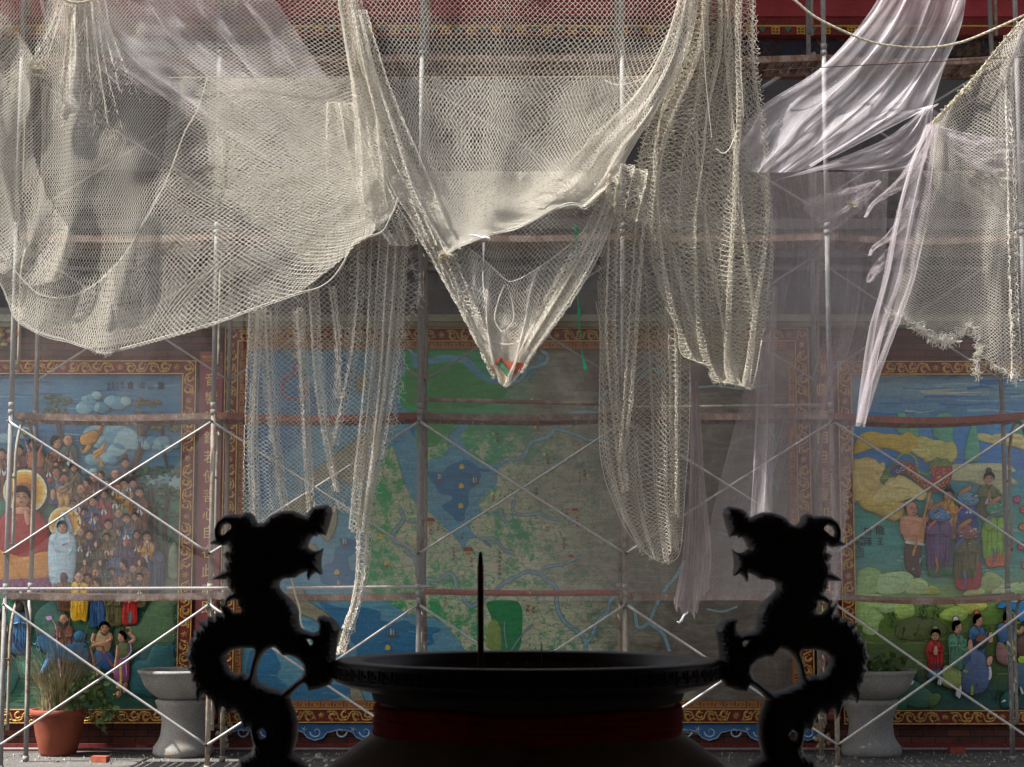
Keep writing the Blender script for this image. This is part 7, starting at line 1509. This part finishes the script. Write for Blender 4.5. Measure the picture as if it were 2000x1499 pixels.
for k in range(520):
    a = rd.uniform(0, 6.28); r0 = rd.uniform(0, .2); L = rd.triangular(.15, 1.0, .4)
    blade(mb, px_ + math.cos(a) * r0, py_ + math.sin(a) * r0 * .8, .41, L, rd.uniform(0, .16), a + rd.uniform(-.6, .6), rd.uniform(.0012, .0034), rd.uniform(.0, .75) * L)
tag(mb.build('dry_grass', M_DRY, pot), kind='stuff')
mb = MB()
for k in range(150):
    a = rd.uniform(0, 6.28); r0 = rd.uniform(0, .2); blade(mb, px_ + math.cos(a) * r0, py_ + math.sin(a) * r0 * .8, .41, rd.uniform(.15, .5), rd.uniform(0, .15), a, rd.uniform(.002, .004), rd.uniform(0, .25))
def leaf(mb, c, L, a, tilt, w_=.5):
    dx, dz = math.cos(a), math.sin(a); nx, nz = -dz, dx; pts = [(0, 0), (.35, w_ * .5), (.7, w_ * .35), (1, 0), (.7, -w_ * .35), (.35, -w_ * .5)]
    vs = [(c[0] + (dx * u + nx * v) * L, c[1] + tilt * v * L - abs(v) * .3 * L, c[2] + (dz * u + nz * v) * L) for u, v in pts]; mb.add(vs, [(0, 1, 2, 3), (0, 3, 4, 5)])
for k in range(190):
    t = rd.random(); c = (px_ + .1 + t * .42 + rd.uniform(-.09, .09), py_ - .12 + rd.uniform(-.1, .1), .46 + .38 * math.sin(t * 2.6) - t * .28 + rd.uniform(-.12, .12)); leaf(mb, c, rd.uniform(.04, .085), rd.uniform(-2.5, .6), rd.uniform(-1, 1), .6)
for k in range(7): mb.tube([tuple(q) for q in spline([(px_ + .05, py_, .4), (px_ + .2, py_ - .1, .55 + rd.uniform(-.1, .2)), (px_ + .35 + rd.uniform(-.1, .1), py_ - .14, .5 + rd.uniform(-.2, .2)), (px_ + .5, py_ - .14, .34 + rd.uniform(-.15, .1))], 5)], .003, 5)
mb.build('green_leaves', M_LEAF, pot)
mb = MB()
for x0, y0, h, d in ((-.02, 0, 1.0, .12), (.06, .02, .85, .2), (-.15, 0, .75, -.18), (.12, 0, .62, .35), (-.2, .05, .62, -.35)):
    mb.tube([(px_ + x0, py_ + y0, .41), (px_ + x0 + d * .4, py_ + y0, .41 + h * .55), (px_ + x0 + d, py_ + y0, .41 + h)], .002, 5)
    for q in range(10): blade(mb, px_ + x0 + d * (.6 + q * .04), py_ + y0, .41 + h * (.6 + q * .04), .07, .02, rd.uniform(0, 6), .0015, .04)
mb.build('flower_stalks', M_DRY, pot)
def basin(cx, cy, label, plant):
    rt = empty('stone_basin', (cx, cy, 0)); tag(rt, label, 'basin')
    mb = MB(); mb.lathe([(.0, .02), (.27, .0), (.285, .04), (.28, .09), (.255, .12), (.235, .15), (.215, .2), (.205, .3), (.21, .36), (.235, .43), (.265, .49), (.27, .52), (.25, .535), (.0, .535)], cx, cy, 64); mb.build('pedestal', M_GRAN, rt, True)
    mb = MB(); mb.lathe([(.0, .536), (.22, .536), (.25, .55), (.32, .60), (.375, .66), (.405, .73), (.425, .775), (.44, .785), (.438, .81), (.42, .815), (.395, .80), (.375, .74), (.3, .66), (.0, .64)], cx, cy, 64); mb.build('bowl', M_GRAN, rt, True)
    if plant:
        mb = MB(); rr = random.Random(3); mb.lathe([(.36, .76), (.15, .78), (.001, .785)], cx, cy, 24)
        for k in range(70): leaf(mb, (cx + rr.uniform(-.34, .34), cy + rr.uniform(-.3, .2), .8 + rr.uniform(0, .07) * (1 + (rr.random() < .2))), rr.uniform(.06, .13), rr.uniform(-.5, 3.6), rr.uniform(-1, 1), .7)
        o = mb.build('water_plant', M_LEAF, None, False, loc=(cx, cy, .78)); tag(o, 'low leafy green plant growing in the right stone basin', 'plant')
basin(-3.13, 16.84, 'grey granite pedestal basin before the left mural, right of the flower pot', False)
basin(3.42, 16.84, 'stained granite pedestal basin with green leaves before the right mural', True)
rd = random.Random(14)
def rubble(name, x, y, s_, mat, label, cat, flat=.5):
    mb = MB(); vs = []
    for k in (0, 1):
        for q in range(7): a = q * .898; rr = s_ * rd.uniform(.75, 1.1) * (1 if k == 0 else .82); vs.append((x + math.cos(a) * rr, y + math.sin(a) * rr * .7, k * s_ * flat * 2 * rd.uniform(.85, 1.1)))
    mb.add(vs, [tuple(range(6, -1, -1)), tuple(range(7, 14))] + [(q, (q + 1) % 7, 7 + (q + 1) % 7, 7 + q) for q in range(7)]); o = mb.build(name, mat, None, False, loc=(x, y, 0)); tag(o, label, cat)
def brick(x, y, rz, label):
    mb = MB(); mb.box(-.075, .075, -.045, .045, 0, .055); 
    o = mb.build('loose_brick', M_REDBR, None); o.location = (x, y, .001); o.rotation_euler = (0, .0, rz); tag(o, label, 'brick')
def gx(px, py):   # ground point seen at a photo pixel
    b = (749.5 - py) / FPX; sl = (ST + b * CT) / (CT - b * ST); Y = -CAM_Z / sl; return P(px, py, Y)[0], Y
x, y = gx(280, 1467); brick(x, y, .3, 'small red brick lying on the ground between flower pot and left basin, farther one')
x, y = gx(196, 1489); brick(x, y, -.2, 'reddish brick piece on the ground just right of the flower pot')
x, y = gx(1868, 1472); brick(x, y, .1, 'red brick piece at the foot of the wall below the right mural')
x, y = gx(251, 1467); rubble('cement_lump', x, y, .05, M_BLOCK, 'pale cement lump on the ground beside the farther red brick', 'rubble')
x, y = gx(622, 1480); rubble('cement_lump', x, y, .04, M_BLOCK, 'pale cement lump on the ground left of the censer', 'rubble')
# sandy spill of dust and crumbs along the wall foot
mb = MB(); rr = random.Random(2)
for k in range(1600):
    x = rr.uniform(-5.6, 5.6); y = rr.triangular(15.9, 17.2, 16.9); s_ = rr.triangular(.003, .02, .006)
    vs = [(x + s_ * rr.uniform(-1, 1), y + s_ * rr.uniform(-1, 1), 0) for _ in range(3)] + [(x, y, s_ * 1.2)]; mb.add(vs, [(0, 1, 3), (1, 2, 3), (2, 0, 3), (0, 2, 1)])
tag(mb.build('grit', M_BLOCK, None, loc=(0, 16.6, 0)), 'grit and crumbs of mortar scattered along the wall foot', 'grit', kind='stuff')
# ------------------------------------------------------------------ the censer
CY, CX = 4.5, P(1030.5, 1290, 4.5)[0]
def cz(py): return P(1030, py, CY)[2]
U = 4.5 / (FPX * 1.012)
def prof(pts): return [(r_ * U, cz(y_)) for r_, y_ in pts]
cen = empty('incense_censer', (CX, CY, cz(1700))); tag(cen, 'huge black bronze incense censer with wide rim and dragon handles in the foreground', 'censer')
zr = cz(1288); 
mb = MB(); mb.lathe([(372 * U, zr - .052), (374 * U, zr - .05), (375 * U, zr - .004), (372 * U, zr), (366 * U, zr + .001), (326 * U, zr), (322 * U, zr - .003), (318 * U, zr - .03), (300 * U, zr - .09)], CX, CY, 160); mb.lathe([(372 * U, zr - .052), (355 * U, zr - .062), (325 * U, zr - .072), (302 * U, zr - .078), (293 * U, zr - .086)], CX, CY, 160); mb.build('rim', M_BRONZE, cen, True)
mb = MB(); rk = 375 * U + .002                                        # raised key pattern round the rim
for k in range(72):
    a0 = k / 72 * 6.283; 
    for (u0, u1, v0, v1) in ((.05, .12, .1, .9), (.12, .8, .82, .9), (.73, .8, .3, .82), (.3, .73, .3, .38), (.3, .37, .38, .62), (.12, .95, .1, .18)):
        p = []
        for rr_ in (rk - .003, rk + .0015):
            for (u, v) in ((u0, v0), (u1, v0), (u1, v1), (u0, v1)):
                a = a0 + u / 72 * 6.283; p.append((CX + rr_ * math.cos(a), CY + rr_ * math.sin(a), zr - .048 + .042 * v))
        mb.add(p, [(4, 5, 6, 7), (0, 1, 5, 4), (1, 2, 6, 5), (2, 3, 7, 6), (3, 0, 4, 7)])
mb.build('key_pattern', M_BRONZE, cen)
mb = MB(); mb.lathe([(293 * U, zr - .086), (288 * U, zr - .10), (286 * U, zr - .13), (290 * U, zr - .165), (304 * U, zr - .188), (332 * U, zr - .212), (368 * U, zr - .25), (395 * U, zr - .285), (416 * U, zr - .34), (425 * U, zr - .45), (400 * U, zr - .6), (320 * U, zr - .75), (250 * U, zr - .82), (.01, zr - .83)], CX, CY, 160); mb.build('belly', M_BELLY, cen, True)
mb = MB(); mb.lathe([(317 * U, zr - .03), (300 * U, zr - .10), (150 * U, zr - .088), (.01, zr - .085)], CX, CY, 96); mb.build('ash_bed', M_ASH, cen, True)
for k in range(3):
    a = k * 2.09 + .5; mb = MB(); mb.tube([(CX + .22 * math.cos(a), CY + .22 * math.sin(a), zr - .78), (CX + .3 * math.cos(a), CY + .3 * math.sin(a), zr - 1.0), (CX + .27 * math.cos(a), CY + .27 * math.sin(a), zr - 1.25)], .07, 12, rs=[.09, .075, .06]); mb.build('leg', M_BRONZE, cen, True)
mb = MB(); rr = random.Random(6)
for k in range(5):
    z0 = zr - .120 - k * .0135; pts = []
    for q in range(97):
        a = q / 96 * 6.2832; pts.append((CX + (290 * U + .006 * math.sin(a * 3 + k) * .3 + .004) * math.cos(a), CY + (290 * U + .004) * math.sin(a), z0 + .004 * math.sin(a * 5 + k * 1.7)))
    mb.tube(pts, .011, 8, cap=False)
mb.lathe([(287 * U, zr - .108), (291.5 * U, zr - .12), (292.5 * U, zr - .145), (293.5 * U, zr - .17), (298 * U, zr - .186)], CX, CY, 96)
tag(mb.build('red_sash', M_CLOTH, None, True, loc=(CX, CY - .37, zr - .16)), 'dark red cloth wound round the neck of the censer', 'cloth')
# pedestal the censer stands on
mb = MB(); mb.lathe([(.0, 0), (.5, 0), (.5, .1), (.42, .13), (.38, .2), (.38, zr - 1.34), (.44, zr - 1.29), (.46, zr - 1.262), (.0, zr - 1.26)], CX, CY, 64)
tag(mb.build('censer_stand', M_BELLY, None, True, loc=(CX, CY, 0)), 'round stone stand carrying the bronze censer', 'stand')
# dragon handles: one closed silhouette with holes, swelling on both sides
OUT = [(850, 45), (870, 60), (878, 90), (862, 150), (840, 220), (825, 212), (810, 215), (800, 206), (790, 225), (775, 216), (760, 232), (745, 262), (740, 280), (770, 300), (800, 300), (828, 283), (818, 330), (815, 380), (822, 430), (810, 435), (785, 420), (760, 440), (743, 468), (735, 440), (738, 415), (700, 430), (670, 452), (610, 455), (588, 470), (582, 500), (600, 525), (640, 560), (675, 600), (690, 640), (690, 700), (700, 725), (740, 745), (775, 755), (800, 740), (805, 710), (792, 680), (800, 662), (830, 657), (870, 668), (905, 695), (918, 735), (905, 790), (900, 830), (895, 880), (892, 1000), (870, 1040), (800, 1065), (745, 1075), (735, 1050), (725, 1035), (700, 1045), (665, 1080), (640, 1110), (650, 1140), (670, 1190), (685, 1250), (683, 1330), (665, 1400), (660, 1420), (700, 1450), (740, 1490), (790, 1530), (850, 1600), (860, 1690), (380, 1690), (345, 1600), (350, 1520), (360, 1450), (400, 1430), (430, 1410), (440, 1370), (425, 1300), (410, 1265), (395, 1290), (375, 1250), (350, 1200), (335, 1180), (300, 1205), (285, 1170), (265, 1160), (250, 1225), (225, 1170), (205, 1120), (195, 1125), (180, 1095), (160, 1095), (135, 1140), (120, 1090), (115, 1030), (100, 1020), (95, 970), (75, 955), (90, 925), (75, 890), (45, 890), (80, 860), (85, 830), (90, 790), (115, 775), (112, 740), (150, 725), (130, 690), (180, 690), (190, 660), (225, 670), (230, 640), (270, 645), (250, 590), (285, 600), (290, 560), (320, 530), (300, 500), (295, 460), (210, 460), (250, 430), (285, 405), (280, 370), (295, 355), (270, 320), (305, 300), (300, 265), (270, 275), (195, 262), (225, 235), (225, 180), (240, 140), (280, 105), (320, 97), (375, 100), (390, 90), (420, 88), (445, 105), (450, 130), (470, 150), (500, 145), (530, 110), (560, 95), (600, 80), (660, 78), (700, 95), (730, 110), (745, 80), (770, 60), (810, 50)]
HOLES = [[(262, 215), (255, 190), (270, 160), (300, 150), (315, 165), (320, 175), (300, 190), (280, 210)], [(300, 585), (330, 570), (355, 575), (358, 605), (375, 620), (370, 640), (330, 640), (290, 600)], [(290, 880), (320, 850), (370, 840), (440, 842), (448, 860), (430, 930), (418, 985), (405, 990), (380, 975), (350, 985), (310, 960), (290, 920)],
         [(470, 920), (495, 870), (520, 845), (560, 832), (575, 850), (600, 880), (640, 880), (680, 895), (710, 925), (718, 960), (700, 1000), (660, 1035), (600, 1075), (570, 1065), (530, 1055), (500, 1040), (470, 1030), (455, 1000), (460, 960)], [(732, 792), (755, 788), (770, 800), (765, 828), (750, 820)], [(470, 1300), (495, 1280), (512, 1310), (508, 1330), (475, 1342)]]
def dragon(mirror, dy):
    cv = lambda pts: np.array([((340 + x / 2.8333) if not mirror else 2061 - (340 + x / 2.8333), 970 + y / 2.8333 + dy) for x, y in pts])
    o = cv(OUT); hs = [cv(h) for h in HOLES]; st = 2.4
    x0, y0 = o.min(0) - 3; x1, y1 = o.max(0) + 3; xs = np.arange(x0, x1, st); ys = np.arange(y0, y1, st); Xg, Yg = np.meshgrid(xs, ys); X, Yv = Xg.ravel(), Yg.ravel()
    ins = inside(o, X, Yv)
    for h in hs: ins &= ~inside(h, X, Yv)
    segs = []
    for c in [o] + hs: segs.append(np.hstack([c, np.roll(c, -1, 0)]))
    segs = np.vstack(segs); D = np.full(len(X), 1e9); NX = X.copy(); NY = Yv.copy()
    for ax, ay, bx, by in segs:
        dx, dy_ = bx - ax, by - ay; t = np.clip(((X - ax) * dx + (Yv - ay) * dy_) / (dx * dx + dy_ * dy_ + 1e-9), 0, 1); qx, qy = ax + t * dx, ay + t * dy_; d = np.hypot(X - qx, Yv - qy); m = d < D; D[m] = d[m]; NX[m] = qx[m]; NY[m] = qy[m]
    use = ins | (D < st * .75); nx, ny = len(xs), len(ys)
    edge = ~ins; Xs = np.where(edge, NX, X); Ys = np.where(edge, NY, Yv); D = np.where(edge, 0, D)
    q = np.clip(D / 26., 0, 1); thick = .0025 + .056 * np.sqrt(1 - (1 - q) ** 2)
    ph = snoise(X / 200, Yv / 200, 5); scal = np.abs(np.sin(X * .33 + np.sin(Yv * .1) * 2) * np.sin(Yv * .36 + 1)) * .005 * (D > 6)
    thick = thick + scal; id_ = -np.ones(len(X), int); k = np.where(use)[0]; id_[k] = np.arange(len(k)); n = len(k)
    cen_ = P(1030, 1290, CY); 
    F3 = PA(np.stack([Xs[k], Ys[k], np.full(n, CY)], 1)); Vf = F3.copy(); Vf[:, 1] -= thick[k]; Vb = F3.copy(); Vb[:, 1] += thick[k]
    g_ = id_.reshape(ny, nx); a, b, c, d = g_[:-1, :-1], g_[:-1, 1:], g_[1:, 1:], g_[1:, :-1]; ok = (a >= 0) & (b >= 0) & (c >= 0) & (d >= 0)
    Q_ = np.stack([a[ok], d[ok], c[ok], b[ok]], 1)
    E = {}
    for f_ in Q_:
        for u, v in ((f_[0], f_[1]), (f_[1], f_[2]), (f_[2], f_[3]), (f_[3], f_[0])): E[(u, v)] = 1
    side = [(u, v, v + n, u + n) for (u, v) in E if (v, u) not in E]
    faces = [tuple(int(i) for i in f_) for f_ in Q_] + [tuple(int(i) + n for i in f_[::-1]) for f_ in Q_] + [tuple(int(i) for i in s[::-1]) for s in side]
    V = np.vstack([Vf, Vb]); me = bpy.data.meshes.new('dragon_handle'); me.from_pydata((V - np.array(cen.location)).tolist(), [], faces); me.polygons.foreach_set('use_smooth', [True] * len(faces)); me.materials.append(M_BRONZE); me.update()
    ob = bpy.data.objects.new('dragon_handle', me); COL.objects.link(ob); ob.parent = cen; return ob
dragon(False, 0); dragon(True, 3)
mb = MB(); a = P(939, 1310, 4.42); b_ = P(938.5, 1104, 4.42); mb.tube([a, b_], .0078, 14); st_ = mb.build('incense_stick', M_INC, None, True, loc=a); tag(st_, 'thick tall incense stick with a burnt tip standing in the censer', 'incense stick')
mb = MB(); mb.tube([b_, P(938.3, 1092, 4.42), P(938.5, 1082, 4.42), P(939, 1078, 4.42)], .006, 12, rs=[.0066, .0058, .0045, .002]); mb.build('burnt_tip', M_CHAR, st_, True)
for k, (x, y0, y1) in enumerate(((1058, 1300, 1256), (1028, 1305, 1290), (992, 1306, 1291), (1156, 1304, 1297), (1110, 1303, 1288))):
    mb = MB(); mb.tube([P(x, y0, 4.46), P(x - .5, y1, 4.46)], .0014, 6); o = mb.build('incense_stub', M_INC, None, True, loc=P(x, y0, 4.46)); tag(o, 'thin incense stub in the ash inside the censer', 'incense stub', 'thin incense stubs in the censer ash')
# ------------------------------------------------------------------ unseen porch around the camera, added to keep the censer in shade
M_PORCH = simple('porch_paint', (.26, .17, .13), .3, 2, .8)
po = empty('porch', (0, 0, 0)); tag(po, 'unseen dark timber temple porch added around the viewpoint to shade the censer', 'porch')
mb = MB(); mb.box(-9, 9, -4, 7.4, 4.6, 4.9); mb.build('ceiling', M_PORCH, po)
mb = MB(); mb.box(-9, 9, -4.2, -4, 0.0, 4.59); mb.build('rear_wall', M_PORCH, po)
mb = MB(); mb.box(-9.2, -9.001, -4, 7.4, 0, 4.59); mb.box(9.001, 9.2, -4, 7.4, 0, 4.59); mb.build('side_wall', M_PORCH, po)
mb = MB(); mb.box(-9, 9, -4, 7.4, .006, .03); mb.build('porch_floor', m_conc('porch_floor', (.28, .25, .22), (.36, .33, .30)), po)
